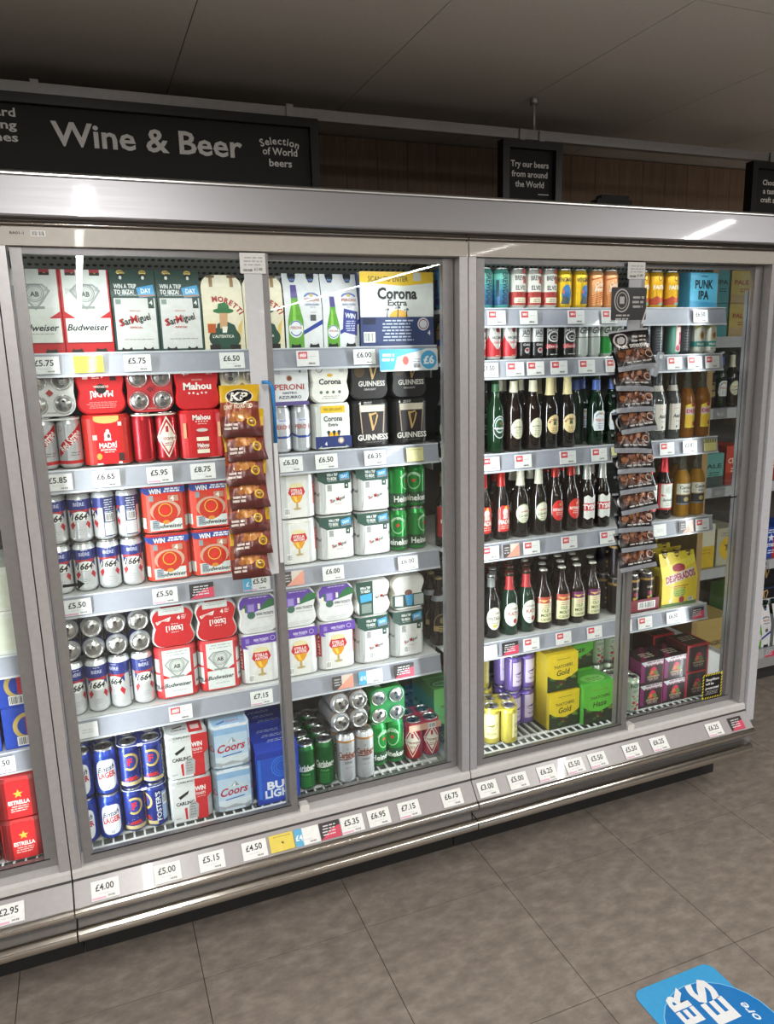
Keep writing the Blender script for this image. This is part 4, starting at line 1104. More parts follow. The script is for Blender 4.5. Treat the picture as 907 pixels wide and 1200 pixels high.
def f_budwin(a, w, h):
    a.r(-.058, h*.84, .058, h*.97, '#274a9c').p([(-.06, h*.97), (-.044, h*.97), (-.044, h*.80), (-.06, h*.86)], '#274a9c').p([(.06, h*.97), (.048, h*.97), (.048, h*.80), (.06, h*.86)], '#274a9c').r(-.058, h*.955, .058, h*.995, '#b3202a')
    a.t('WIN', -.026, h*.88, .014, '#f0f0ee', w=.034, bold=.03).lines(.022, h*.90, .050, 2, .007, '#e6e8ee', th=.005)
    a.r(-.046, h*.07, .046, h*.30, '#d3d8d3').r(-.040, h*.58, -.01, h*.76, '#c0412a').r(.010, h*.66, .040, h*.78, '#b98a74').t('4', .022, h*.72, .015, '#f0e4dc', bold=.02).r(-.044, h*.68, -.032, h*.80, '#8d9aa0')
    a.e(0, h*.47, .044, .032, '#c9a08a').e(0, h*.43, .036, .032, '#c2301f').ring(0, h*.49, .020, .020, .0025, '#e6b23a').e(0, h*.48, .011, .011, '#d8281c').e(0, h*.24, .010, .006, '#d08a2a')
    a.t('Budweiser', .006, h*.16, .012, '#24282c', w=.082, shear=.3).r(-.040, h*.10, -.020, h*.28, '#9aa5ac').lines(-.030, h*.26, .018, 4, .006, '#5b666e')
def s_budwin(a, R, h):
    a.r(-R*.9, h*.06, R*.1, h*.95, '#d3371f').r(-R*.8, h*.12, R*.1, h*.34, '#dde0dc').p([(-R*.9, h*.95), (R*.1, h*.7), (R*.1, h*.95)], '#274a9c')
kind_pack('bud_win', .0325, .147, '#cf2f22', f_budwin, side='#d3371f', side_art=s_budwin, dip=.004)
def f_bud4(a, w, h):
    a.r(-.042, h*.06, .042, h*.96, '#d9dedb')
    shield(a, 0, h*.62, .95); a.lines(0, h*.90, .07, 2, .009, '#b3b8b4')
    a.p([(-.042, h*.42), (-.020, h*.42), (-.042, h*.50)], '#bf1f26').p([(.042, h*.42), (.020, h*.42), (.042, h*.50)], '#bf1f26').t('Budweiser', 0, h*.285, .013, '#25282c', w=.080, shear=.3, bold=.006).lines(0, h*.16, .05, 1, .006, '#b0b4b1')
    a.t('Bud', -.054, h*.27, .010, '#25282c', w=.016, shear=.3)
def s_bud4(a, R, h): a.r(-R*.95, h*.18, R*.2, h*.80, '#cfd4d2').p([(-R*.95, h*.5), (R*.2, h*.5), (R*.2, h*.56), (-R*.95, h*.54)], '#bf1f26').t('weiser', -R*.3, h*.29, .012, '#25282c', w=.034, shear=.3)
def tp_bud4(a, w, h):
    a.r(-.040, .042, .036, .064, '#d3d8d4').lines(0, .058, .06, 2, .006, '#a9aeaa')
    a.p([(-.050, .022), (-.030, .026), (-.004, .034), (-.010, .020), (-.030, .022), (-.046, .012)], '#e9e4e0').t('Budweiser', -.028, .0235, .006, '#bf1f26', w=.034, rot=.22, shear=.2).r(.012, .022, .040, .036, '#bf1f26').t('4', .018, .029, .012, '#efe9e6', bold=.03).lines(.033, .034, .016, 3, .005, '#e9cfcc')
    a.t('[100%]', .004, -.002, .014, '#f1ece8', w=.050, bold=.015).lines(.004, -.017, .026, 1, .005, '#eac8c6').lines(.004, .010, .026, 1, .004, '#eac8c6')
kind_pack('bud4', .0322, .170, '#bf1f26', f_bud4, side='#c4252b', side_art=s_bud4, dip=.006); kind_pack('bud4_lie', .0322, .170, '#bd1d24', None, tp_bud4, side='#d5d8d6', dip=.010)
def f_stella(a, w, h): goblet(a, .0, h*.55, 1.15); a.bars(-.042, h*.10, -.024, h*.26, col='#555', n=8); a.lines(-.03, h*.93, .02, 1, .006, '#c9b98a'); a.lines(.03, h*.93, .02, 1, .006, '#c9b98a')
def s_stella(a, R, h): a.r(-R*.75, h*.3, -R*.05, h*.78, '#b9232c').t('STELLA', -R*.4, h*.54, .011, '#f0ebe6', w=h*.42, rot=PI/2)
kind_pack('stella', .0315, .148, '#dcdad4', f_stella, side='#c6c8c6', side_art=s_stella, dip=.004)
def f_stellap(a, w, h):
    a.r(-.062, h*.80, .062, h*.985, '#5f3d9c').p([(-.062, h*.8), (-.05, h*.8), (-.04, h*.72), (-.062, h*.76)], '#5f3d9c').t('WIN TICKETS', .002, h*.885, .008, '#e6e0f0', w=.048, bold=.01).r(-.048, h*.84, -.036, h*.93, '#8f78bd').ring(.040, h*.89, .008, .008, .0015, '#cdbfe6').lines(.0, h*.84, .04, 1, .004, '#b8a6dc')
    goblet(a, .0, h*.50, 1.3); a.bars(-.044, h*.06, -.026, h*.20, col='#666', n=8)
def tp_stella(a, w, h):
    a.p([(-.045, .062), (.040, .062), (.056, .046), (.060, .030), (-.010, .010), (-.058, .024), (-.058, .046)], '#5f3d9c')
    a.p([(.004, .012), (.062, .026), (.062, .044), (.040, .050), (.020, .036)], '#2b6a3d').p([(-.046, .012), (-.014, .010), (-.012, .034), (-.046, .036)], '#2b6a3d')
    a.r(-.036, .008, -.008, .040, '#6d4cab').r(-.032, .012, -.012, .036, '#9b86c6').r(-.050, .008, -.042, .026, '#e2dfc9').r(.0, .018, .008, .036, '#e2dfc9')
    a.e(-.022, .000, .013, .012, '#3f6658').t('WIN TICKETS', .022, .001, .009, '#55565e', w=.056, bold=.01).lines(.02, -.012, .06, 1, .005, '#a5a6aa').lines(0, -.046, .08, 3, .005, '#c3c3c6').lines(.0, .056, .07, 1, .006, '#cfc3e6')
kind_pack('stella_p', .0315, .170, '#dad8d3', f_stellap, side='#cfcfce', side_art=s_stella, dip=.004); kind_pack('stella_lie', .0320, .170, '#d8d8d6', None, tp_stella, dip=.008)
def f_sm(a, w, h):
    a.p([(-.060, h*.99), (.052, h*.99), (.052, h*.70), (-.034, h*.70), (-.060, h*.80)], '#22463d').r(-.034, h*.06, .046, h*.70, '#dcdcd8')
    a.t('WIN A TRIP', -.010, h*.90, .009, '#e9ece8', w=.036, bold=.02).t('TO IBIZA!', -.012, h*.815, .009, '#e9ece8', w=.032, bold=.02).lines(-.010, h*.755, .036, 1, .004, '#a9b8b2')
    a.p([(.012, h*.90), (.046, h*.945), (.048, h*.775), (.016, h*.755)], '#3f9cd0').t('DAY', .031, h*.855, .009, '#eef4f6', w=.022, rot=.1).p([(.017, h*.79), (.047, h*.81), (.0475, h*.785), (.0165, h*.762)], '#9a7a5a')
    a.r(.030, h*.58, .044, h*.70, '#22463d').t('4', .037, h*.65, .009, '#e5e8e4').r(-.028, h*.54, -.012, h*.68, '#a9aaa6').lines(-.020, h*.66, .014, 4, .005, '#77787a')
    a.t('San Miguel', .006, h*.36, .011, '#3a3a38', w=.048, rot=.24, shear=.1, bold=.01).t('M', .006, h*.365, .012, '#b3202a', w=.010, rot=.24, bold=.02).t('S', -.016, h*.325, .011, '#b3202a', rot=.24, bold=.02).lines(.006, h*.25, .026, 1, .004, '#b77')
    a.p([(-.046, .008), (-.034, h*.06), (-.034, h*.30), (-.040, h*.04)], '#cfcfcb')
def f_smt(a, w, h): f_sm(a, w, h); a.bars(-.020, h*.10, .0, h*.24, col='#555', n=8)
def s_sm(a, R, h): a.t('San Miguel', -R*.35, h*.5, .010, '#444', w=.034, rot=.2); a.p([(-R*1.1, h*.98), (R*.1, h*.98), (-R*.9, h*.8)], '#22463d')
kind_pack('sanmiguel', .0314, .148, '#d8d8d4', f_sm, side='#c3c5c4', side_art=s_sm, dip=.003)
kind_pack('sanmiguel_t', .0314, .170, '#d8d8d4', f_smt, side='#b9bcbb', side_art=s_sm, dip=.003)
def tp_sm(a, w, h):
    a.p([(-.060, .058), (.0, .058), (.0, -.060), (-.050, -.060), (-.050, -.02), (-.056, 0), (-.060, .03)], '#22463d').t('WIN A TRIP', -.027, .036, .009, '#e9ece8', w=.036, bold=.02).t('TO IBIZA!', -.027, .024, .009, '#e9ece8', w=.034, bold=.02)
    a.p([(-.046, .012), (-.004, .016), (-.004, -.010), (-.044, -.014)], '#3f9cd0').r(-.042, -.052, -.006, -.020, '#7d8a84').t('San Miguel', .030, .002, .010, '#55403e', w=.046, rot=.1, shear=.1).t('M', .031, .003, .010, '#b3202a', w=.009, rot=.1)
kind_pack('sanmiguel_lie', .0320, .170, '#dcdcd8', None, tp_sm, dip=.010)
def tp_sm2(a, w, h):
    a.r(-.060, -.052, .060, -.006, '#22463d').p([(-.05, -.01), (-.02, -.01), (-.02, -.048), (-.05, -.044)], '#cfd2cf').p([(-.012, -.008), (.018, -.008), (.014, -.048), (-.006, -.046)], '#3f9cd0').r(.020, -.048, .056, -.010, '#a9b0ad').e(.0, .0, .014, .010, '#7a4a3a')
kind_pack('sanmiguel_lie2', .0315, .170, '#dddcd6', None, tp_sm2, dip=.012, side='#d8d3c6')
kind_pack('heineken_pack', .0328, .168, '#1f8f3c', opencans=True, cancol='#1f8f3c', canart=art_heineken, turns=(.5, -.6, 0, 0))
def tp_hei(a, w, h):
    for x, y in ((-.033, -.033), (.033, -.033), (-.033, .033), (.033, .033)): pass
    a.d -= .006; a.p([(-.012, 0), (0, .012), (.012, 0), (0, -.012)], '#c03a30')
kind_pack('heineken_lie', .0328, .168, '#1f8f3c', None, tp_hei, opencans=True, cancol='#22913f', canart=art_heineken, plate='#1e7d37', turns=(2.4, 2.9, 1.2, .4))
kind_pack('export_pack', .0330, .180, '#c9cbcf', opencans=True, cancol='#c9cbcf', canart=art_export, turns=(-.15, -.2, 0, 0))
kind_pack('export_lie', .0330, .176, '#c9cbcf', opencans=True, cancol='#d3d5d8', canart=art_export, turns=(1, 2, .5, 2.5))
kind_pack('cruz_deck', .0328, .146, '#b8202a', lambda a, w, h: (a.r(-.062, h*.78, .062, h*.95, '#d9a68a'), a.bars(.012, h*.79, .040, h*.93), a.r(-.05, h*.8, -.02, h*.93, '#e3c0a4')), None, opencans=True, cancol='#c02a30', canart=art_cruz, plate='#bb2a30', turns=(-.5, -.2, 0, 0))
kind_pack('fosters', .0328, .148, '#27388f', None, None, opencans=True, cancol='#27388f', canart=art_fosters, plate='#27388f', turns=(0, -.15, 0, 0))
kind_pack('fosters2', .0328, .148, '#27388f', None, None, opencans=True, cancol='#27388f', canart=art_fosters, plate='#27388f', turns=(0, -1.2, 0, 0))
def fost_wire(k):
    base = KINDS[k]
    def f():
        d = base(); o = outline8(.0328, dip=.002); m = MB()
        m.tube([(x*1.01, y*1.01, .143) for x, y in o]+[(o[0][0]*1.01, o[0][1]*1.01, .143)], .0011, M('#d8dbe6', 'plastic'), 4); m.box(-.008, -.0675, .139, .008, -.066, .147, M('#e6e3ea')); d['parts'].append(('pack_band', m.mesh('pack_band'), (0, 0, 0), [])); return d
    KINDS[k] = f
fost_wire('fosters'); fost_wire('fosters2')
def f_carling(a, w, h):
    a.r(-.058, h*.03, .012, h*.86, '#d7d9d9').r(.012, h*.03, .048, h*.97, '#c4242b').p([(.048, h*.97), (.062, h*.97), (.062, h*.6), (.048, h*.5)], '#c4242b').r(-.058, h*.90, .012, h*.985, '#cfd2d2')
    a.p([(-.040, h*.62), (-.006, h*.74), (-.010, h*.66), (-.034, h*.56)], '#1a1a1a').t('CARLING', -.020, h*.46, .011, '#1c1c1e', w=.056, bold=.03).t('WIN', .028, h*.74, .015, '#f1ece8', w=.032, bold=.03).t('TICKETS', .028, h*.62, .008, '#f1ece8', w=.030, bold=.01).lines(.028, h*.54, .03, 1, .005, '#e9b8b6')
    a.p([(-.012, h*.08), (.016, h*.08), (.020, h*.38), (.010, h*.46), (.0, h*.46), (-.010, h*.38)], '#a9acab').p([(-.022, h*.08), (-.016, h*.08), (-.016, h*.36), (-.024, h*.34)], '#c4242b').lines(.002, h*.40, .02, 5, .009, '#7f8281').lines(-.044, h*.12, .018, 1, .005, '#888').t('CARLING', -.016, h*.945, .006, '#1c1c1e', w=.05)
def tp_carling(a, w, h): a.r(-.050, -.060, .008, .02, '#cfd2d2').r(.008, -.060, .050, .055, '#c4242b').r(.016, -.04, .042, -.01, '#e9c4c2').t('CARLING', -.020, -.03, .009, '#1c1c1e', w=.046, bold=.03).p([(-.040, -.012), (-.006, -.004), (-.01, -.014), (-.036, -.020)], '#1a1a1a')
kind_pack('carling', .0325, .148, '#cdd0d0', f_carling, tp_carling, side='#bfc3c4', dip=.004, cancol='#222')
def f_coors(a, w, h):
    a.r(-.052, h*.10, .052, h*.94, '#b9cfe2').r(-.052, h*.10, .052, h*.30, '#d3dde4').r(-.052, h*.94, .052, h*.995, '#dfe5ea').r(-.052, h*.80, .052, h*.94, '#8fb5da')
    a.p([(-.032, h*.56), (-.010, h*.68), (-.004, h*.65), (.004, h*.72), (.014, h*.65), (.020, h*.67), (.036, h*.56)], '#c9d3da').p([(-.010, h*.60), (.004, h*.715), (.016, h*.60)], '#8a97a2').p([(-.006, h*.60), (.004, h*.70), (.004, h*.60)], '#e6ebee')
    a.t('Coors', .0, h*.50, .026, '#b3252f', w=.088, shear=.3, bold=.015, rot=.06).p([(-.030, h*.29), (.032, h*.33), (.032, h*.355), (-.030, h*.315)], '#2f5fae').p([(-.052, h*.10), (-.052, h*.2), (-.03, h*.14), (0, h*.18), (.03, h*.13), (.052, h*.19), (.052, h*.10)], '#a9adb0')
    for sg in (-1, 1): a.r(sg*.052, h*.1, sg*.0535, h*.94, '#5f93c9')
def tp_coors(a, w, h): a.r(-.052, -.058, .052, -.01, '#9fc0de').t('Coors', .012, -.036, .012, '#b3252f', w=.04, shear=.3).p([(-.044, -.045), (-.01, -.03), (-.014, -.04), (-.036, -.050)], '#2f5fae')
def s_coors(a, R, h): a.t('Coors', -R*.3, h*.5, .022, '#a8303a', w=.036, shear=.3); a.e(-R*.3, h*.28, .012, .010, '#9aa0a6', 10)
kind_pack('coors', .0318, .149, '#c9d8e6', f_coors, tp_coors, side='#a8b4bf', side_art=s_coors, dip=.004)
def f_budlight(a, W, H):
    w = W/2
    a.r(-w+.014, .012, w-.006, H*.80, '#2753c0').ring(.012, H*.62, .034, .036, .003, '#3f7fe0').ring(.012, H*.62, .026, .028, .002, '#3f7fe0').ring(.012, H*.62, .018, .02, .002, '#3f7fe0').r(-w+.004, .02, -w+.014, H*.8, '#2f6fd6')
    a.t('BUD', .008, H*.315, .026, '#e9eef6', w=.092, rot=.0, bold=.03).t('LIGHT', .006, H*.165, .026, '#e9eef6', w=.104, bold=.03).t('4', .045, H*.78, .018, '#e9eef6', bold=.03).lines(.046, H*.68, .02, 2, .008, '#cfdcf2')
def tpb(a, W, D):
    for k in range(3): a.lines(.012-.01*k, -.030+.036*k, .08, 2, .010, '#d6e0f4', th=.0028)
kind_box('budlight', .140, .140, .200, '#1c3aa6', f_budlight, side='#1f45b8', top='#1c3aa6', topart=tpb, shoulder=.035, name='can_four_pack', cat='can pack', flap=False)
# cider packs
def hops(a, n, box, cols, s=1.0, seed=2):
    rr = random.Random(seed); u0, v0, u1, v1 = box
    for i in range(n):
        u, v = rr.uniform(u0, u1), rr.uniform(v0, v1); r = rr.uniform(.006, .013)*s; a.e(u, v, r, r*.7, cols[i % len(cols)], 8); a.d -= a.step*.8
def f_thatch(c, name):
    def f(a, W, H):
        w = W/2
        a.r(-w, 0, w, H*.55, '#27341c'); hops(a, 16, (-w+.012, .01, w-.012, H*.42), ['#3f5c24', '#4d7a2a', '#2c2a18', '#6a7d2c', '#5a2a20'])
        a.p([(-w, H), (w, H), (w, H*.46), (w*.6, H*.36), (0, H*.28), (-w*.6, H*.34), (-w, H*.46)], c)
        a.t("THATCHERS", .002, H*.66, .012, '#40401c', w=W*.62, bold=.012, rot=.06).t(name, .002, H*.49, .022, '#40401c', w=W*.42, shear=.15, bold=.015, rot=.06).lines(0, H*.84, W*.5, 1, .006, '#7d7a2a')
    return f
def tp_th(c):
    def f(a, W, D): a.e(0, -D*.1, W*.36, D*.26, c).lines(0, -D*.08, W*.5, 3, .012, '#5d7a3a')
    return f
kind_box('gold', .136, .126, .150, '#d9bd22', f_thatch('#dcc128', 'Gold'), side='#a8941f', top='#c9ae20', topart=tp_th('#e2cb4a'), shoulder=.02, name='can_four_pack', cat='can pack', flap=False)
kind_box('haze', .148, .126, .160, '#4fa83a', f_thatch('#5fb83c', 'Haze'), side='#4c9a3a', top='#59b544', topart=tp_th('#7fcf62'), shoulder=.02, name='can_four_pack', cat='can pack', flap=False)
kind_box('haze_box', .13, .2, .21, '#62b060', f_thatch('#6fbf6a', 'Haze'), side='#6fc47a', top='#74c884', topart=lambda a, W, D: (a.e(-.01, -.06, .05, .03, '#2e5a3c'), a.e(-.01, -.06, .044, .025, '#86d394'), a.t('CIDER', -.01, -.06, .014, '#2e5a3c', w=.06)), name='cider_carton', sideart=lambda a, D, H: hops(a, 10, (-.08, .02, .08, .12), ['#2f5a2f', '#4c7a3c', '#334a22']))
def f_dark(red):
    def f(a, W, H):
        w = W/2
        if red:
            a.r(-w, 0, w, H, '#2a1c1c')
            for x0, x1, z0, z1 in ((-w, -w+.008, 0, H), (w-.008, w, 0, H), (-w, w, H-.008, H)): a.r(x0, z0, x1, z1, '#b42a30')
        else:
            a.r(-w, 0, w, H, '#2c1d22').r(-w, H*.78, w, H*.985, '#b9c2c6').p([(-w, H*.98), (-w+.02, H*.78), (-w+.02, H*.1), (-w, H*.1)], '#74235a').lines(.008, H*.90, .09, 2, .012, '#9a5a6a', th=.006)
            a.r(w-.004, 0, w, H, '#8a2f4a')
        c = .006
        a.e(c, H*.42, .024, .010, '#7b7a3a').e(c, H*.52, .018, .020, '#a8244a').e(c-.008, H*.48, .009, .009, '#d0683a').e(c+.010, H*.47, .009, .009, '#5a7a34').e(c+.002, H*.62, .007, .007, '#c8344a')
        a.t('STRONGBOW', c, H*.30, .008, '#c9b88a', w=.060).t('DARK FRUIT', c, H*.20, .007, '#c9a8a8', w=.05).lines(c, H*.12, .05, 1, .006, '#8a7a6a')
    return f
kind_box('dark_pack', .114, .128, .098, '#2a1c20', f_dark(False), side='#5a1d40', top='#2b2022', topart=lambda a, W, D: (a.p([(-W/2, -D/2), (-W/2+.03, -D/2), (W/2, D/2), (W/2-.02, D/2)], '#6a2040'), a.lines(.01, .0, .07, 3, .016, '#b9b09a')), name='can_four_pack', cat='can pack', flap=False)
kind_box('red_pack', .112, .128, .112, '#2a1a1a', f_dark(True), side='#3a1718', top='#241a1a', topart=lambda a, W, D: (a.r(-W/2, -D/2, W/2, -D/2+.008, '#b42a30'), a.r(W/2-.006, -D/2, W/2, D/2, '#b42a30'), a.r(-W/2, -D/2, -W/2+.006, D/2, '#b42a30'), a.lines(.0, .02, .08, 3, .016, '#b9b09a')), name='can_four_pack', cat='can pack', flap=False)
kind_box('dark_case', .16, .2, .12, '#2a1f1f', lambda a, W, H: a.lines(0, H*.6, .1, 3, .015, '#6a4a44'), side='#2a1f1f', top='#30201f', topart=lambda a, W, D: (a.ring(0, 0, W*.46, D*.46, .006, '#a83036'), a.lines(0, .02, .1, 4, .02, '#8a7a6a')), name='cider_carton')
def f_desp(a, W, H):
    w = W/2
    a.r(-w, 0, w, H, '#dcc42a').p([(-w, H*.55), (w, H*.78), (w, H*.92), (-w, H*.75)], '#e9d84a')
    a.p([(-w, 0), (w, 0), (w, H*.06), (-w, H*.06)], '#5d7d4a').e(.0, H*.72, .028, .016, '#a3263a').e(-.018, H*.715, .014, .013, '#a3263a').e(.018, H*.715, .014, .013, '#a3263a')
    a.p([(-w*.80, H*.42), (w*.86, H*.54), (w*.86, H*.70), (-w*.80, H*.58)], '#d9c9c4').t('DESPERADOS', .003, H*.56, .026, '#9c1f38', w=.150, rot=.13, bold=.03).r(-w*.5, H*.37, w*.5, H*.385, '#a3263a').t('TEQUILA', .0, H*.33, .010, '#7a5a1a', w=.06, bold=.01).e(.0, H*.25, .032, .020, '#a9b84a').lines(0, H*.27, .05, 3, .009, '#6d8a3a')
    a.e(.012, H*.11, .014, .014, '#b03a3a').e(.012, H*.11, .010, .010, '#8c1f2a').e(-.045, H*.10, .008, .008, '#d8d2a8').bars(.045, H*.06, .07, H*.14, n=6)
    for x in (-.06, 0, .06): a.p([(x-.013, H), (x+.013, H), (x+.010, H-.014), (x, H-.022), (x-.010, H-.014)], '#2b2413')
kind_basket('desp_pack', .178, .218, '#dcc42a', f_desp, '#b8a41f', lean=.030, D=.13, caps='#c9b14a', capx=(-.06, 0, .06), glass='#7a5a10')

# bottles ------------------------------------------------------------
def oval(col, ru=.8, rv=.16, cv=.34, ring=None, txt=None, tc='#333', sub=None, half=False):
    def f(a, R, H):
        a.e(0, H*cv, R*ru, H*rv, col)
        if ring: a.ring(0, H*cv, R*ru, H*rv, .0018, ring)
        if txt: a.t(txt, 0, H*cv+.004, .009, tc, w=R*ru*1.5, bold=.015)
        if sub: a.lines(0, H*cv-.010, R*1.0, 3, .006, sub)
    return f
def b_hein(a, R, H):
    a.e(0, H*.34, R*.84, H*.15, '#b9c4c2').e(0, H*.34, R*.78, H*.135, '#16301e').e(0, H*.36, R*.60, H*.10, '#aab8b2').e(0, H*.36, R*.5, H*.08, '#1a4a28').r(-R*.86, H*.305, R*.86, H*.35, '#1a2420').t('Heineken', 0, H*.328, .009, '#e9efe9', w=.046, bold=.015); star(a, .004, H*.39, .005, '#c9342c')
def b_menab(a, R, H): a.e(0, H*.30, R*.85, H*.135, '#d9d8bd').ring(0, H*.30, R*.85, H*.135, .001, '#a9a684').ring(0, H*.36, R*.4, H*.03, .001, '#8a8a6a').t('MENABREA', 0, H*.32, .006, '#6a6a52', w=.036).lines(0, H*.28, .03, 4, .007, '#9c9a7d')
def b_moretti(a, R, H): a.e(0, H*.33, R*.90, H*.13, '#d9c48e').arc('MORETTI', 0, H*.30, .026, .008, '#8a2a24', bold=.02).r(-.006, H*.32, .006, H*.37, '#3a4a30').e(0, H*.385, .008, .003, '#3a4a30').lines(0, H*.27, .03, 3, .007, '#9a7d48')
def b_peroni(a, R, H): a.p([(-R*.8, H*.2), (R*.8, H*.2), (R*.95, H*.27), (R*.85, H*.43), (R*.5, H*.475), (-R*.5, H*.475), (-R*.85, H*.43), (-R*.95, H*.27)], '#d5dadd').ring(0, H*.37, R*.7, H*.08, .003, '#3d5fa0', a0=.3, a1=2.85).e(0, H*.435, .006, .005, '#c39a4a').t('PERONI', 0, H*.345, .010, '#b06a58', w=.042).lines(0, H*.29, .03, 3, .008, '#8a93b0')
def b_asahi(a, R, H): a.r(-R*.95, H*.13, R*.95, H*.50, '#bfbab0').t('Asahi', .002, H*.33, .014, '#1d1d1f', w=.034, shear=.2, bold=.03).lines(.002, H*.25, .02, 1, .006, '#666').r(-.004, H*.16, .003, H*.19, '#444').lines(0, H*.43, .03, 1, .006, '#c08a82')
def b_desp(a, R, H): a.p([(-R*.9, H*.14), (R*.9, H*.14), (R*.9, H*.46), (0, H*.50), (-R*.9, H*.46)], '#d9c23a').r(-R*.9, H*.33, R*.9, H*.43, '#d2b8b4').t('DESP', 0, H*.38, .013, '#a3264a', w=.050, bold=.03).e(-.010, H*.24, .016, .020, '#dcae2a').e(.012, H*.20, .010, .010, '#a83036').e(.004, H*.47, .012, .008, '#a3263a').p([(.0, H*.22), (R*.9, H*.3), (R*.9, H*.24)], '#9fbf6a')
def b_madri(a, R, H):
    a.p([(-R*.9, H*.12), (R*.9, H*.12), (R*.9, H*.43), (R*.5, H*.485), (-R*.5, H*.485), (-R*.9, H*.43)], '#c42a25').e(.0, H*.39, .010, .016, '#ded6cf').p([(-.010, H*.30), (.014, H*.30), (.008, H*.38), (-.006, H*.38)], '#c9beb8').e(.002, H*.455, .005, .006, '#e2b84a').t('MADRÍ', 0, H*.255, .016, '#f0ebe5', w=.048, bold=.02).lines(0, H*.19, .04, 2, .008, '#e9b8a8')
def b_estr(a, R, H): a.e(0, H*.34, R*.92, H*.14, '#5d6a4a').e(0, H*.34, R*.86, H*.128, '#d5d4bd').t('Cerveza', 0, H*.37, .008, '#9c3a34', w=.036, rot=.12).t('Gran', 0, H*.31, .010, '#4d5a44', w=.04, rot=.12, shear=.2).lines(0, H*.26, .03, 2, .007, '#8a8a6a')
def b_redoval(a, R, H): a.e(0, H*.33, R*.92, H*.15, '#c42b26'); star(a, .004, H*.41, .007, '#d9a83a'); a.t('ESTRELLA', 0, H*.34, .009, '#efe8df', w=.048, bold=.015).lines(0, H*.29, .03, 2, .007, '#e6b0a4')
def b_tyskie(a, R, H): a.p([(-R*.95, H*.17), (-R*.5, H*.14), (0, H*.17), (R*.5, H*.14), (R*.95, H*.17), (R*.95, H*.47), (R*.5, H*.50), (0, H*.46), (-R*.5, H*.50), (-R*.95, H*.47)], '#d8d8d2').r(-R*1.0, H*.27, R*1.0, H*.38, '#b82c30').t('TYSKIE', 0, H*.325, .018, '#f0eeea', w=.066, bold=.03)
def b_bud(a, R, H): a.r(-R*1.25, H*.14, R*1.25, H*.54, '#b5252e').r(-R*.95, H*.17, R*1.2, H*.53, '#d5d8d0').e(.0, H*.44, .014, .016, '#b9bdb6').t('Budweiser', .0, H*.29, .011, '#34363a', w=.046, shear=.3).p([(-R*.9, H*.35), (-.012, H*.35), (-R*.9, H*.38)], '#b5252e').lines(0, H*.23, .03, 2, .008, '#a5a8a2')
def b_corona(a, R, H): a.r(-R*1.2, H*.33, R*1.2, H*.50, '#dcdccf').r(-R*1.2, H*.18, R*1.2, H*.33, '#34363a').t('Corona', 0, H*.445, .013, '#1e2024', w=.052, bold=.02).t('Extra', 0, H*.385, .008, '#1e2024', w=.026, bold=.01).e(0, H*.265, .011, .009, '#b3a06a').r(-R*1.2, H*.33, R*1.2, H*.342, '#a9884a').r(-R*1.2, H*.185, R*1.2, H*.205, '#7d7f84')
def b_vint(a, R, H): a.e(0, H*.32, R*.92, H*.18, '#d9d6c6').t('THATCHERS', 0, H*.40, .007, '#3a3a32', w=.046).t('VINTAGE', 0, H*.32, .012, '#2c2c28', w=.052, bold=.015).lines(0, H*.24, .03, 2, .008, '#8a9a6a').e(.0, H*.20, .008, .006, '#b9a84a')
def b_katy(a, R, H): a.e(-.002, H*.34, R*.95, H*.19, '#d8d8cc').t('THATCHERS', -.002, H*.43, .007, '#4a3a34', w=.046).t('KATY', .004, H*.35, .014, '#a02a34', w=.044, bold=.015).e(.010, H*.23, .008, .009, '#a82430').lines(-.010, H*.24, .02, 2, .007, '#99a')
def b_old(top):
    def f(a, R, H):
        a.r(-R*1.1, H*.12, R*1.1, H*.50, '#d6d3a8').r(-R*1.1, H*.44, R*1.1, H*.55, top).t('OLD', -.004, H*.32, .011, '#55603a', w=.028, bold=.02).t('MOUT', 0, H*.24, .011, '#55603a', w=.044, bold=.02).t('CIDER', 0, H*.165, .008, '#55603a', w=.046, bold=.015).lines(0, H*.40, .04, 2, .008, '#b98a7a')
        a.p([(-R*.9, H*.50), (-R*.3, H*.46), (R*.2, H*.50), (R*.7, H*.45), (R*1.0, H*.50)], '#d9b26a')
    return f
def b_brown(a, R, H): a.e(0, H*.34, R*.95, H*.14, '#2a2018').ring(0, H*.34, R*.95, H*.14, .002, '#a8956a').r(-R, H*.22, R, H*.30, '#a89562').e(0, H*.38, .010, .012, '#8a7a52').lines(0, H*.27, .034, 2, .008, '#5a4a2a')
def b_stella(a, R, H): a.e(0, H*.36, R*.98, H*.16, '#d8d6d0').r(-R*.7, H*.31, R*1.1, H*.42, '#bb2a32').t('STELLA', .004, H*.39, .010, '#f0ece6', w=.044, bold=.015).t('ARTOIS', .004, H*.34, .010, '#f0ece6', w=.044, bold=.015)
def b_cruz(a, R, H): a.r(-R*1.25, H*.14, R*1.25, H*.55, '#b52a2c').p([(-R*.8, H*.345), (0, H*.18), (R*.8, H*.345), (0, H*.51)], '#ded5c0').r(-R*.85, H*.325, R*.85, H*.375, '#e6dfcc').t('Cruzcampo', 0, H*.35, .009, '#8a1620', w=.046)
G_, B_ = '#0d2413', '#160d08'
kind_bottle('b_hein', .0300, .262, '#0d2c15', b_hein, 'long', '#2f7a3c', neck=(.80, .90, '#2c5a38'))
kind_bottle('b_menab', .0325, .262, '#1a0e08', b_menab, 'long', '#8a7a4a', neck=(.78, .93, '#cfcbb0'))
kind_bottle('b_moretti', .0322, .262, '#160f0a', b_moretti, 'long', '#c2b58a', neck=(.72, .96, '#d6c894'))
kind_bottle('b_peroni', .0318, .262, '#0c2213', b_peroni, 'long', '#d0d3d4', neck=(.76, .90, '#4660a8'))
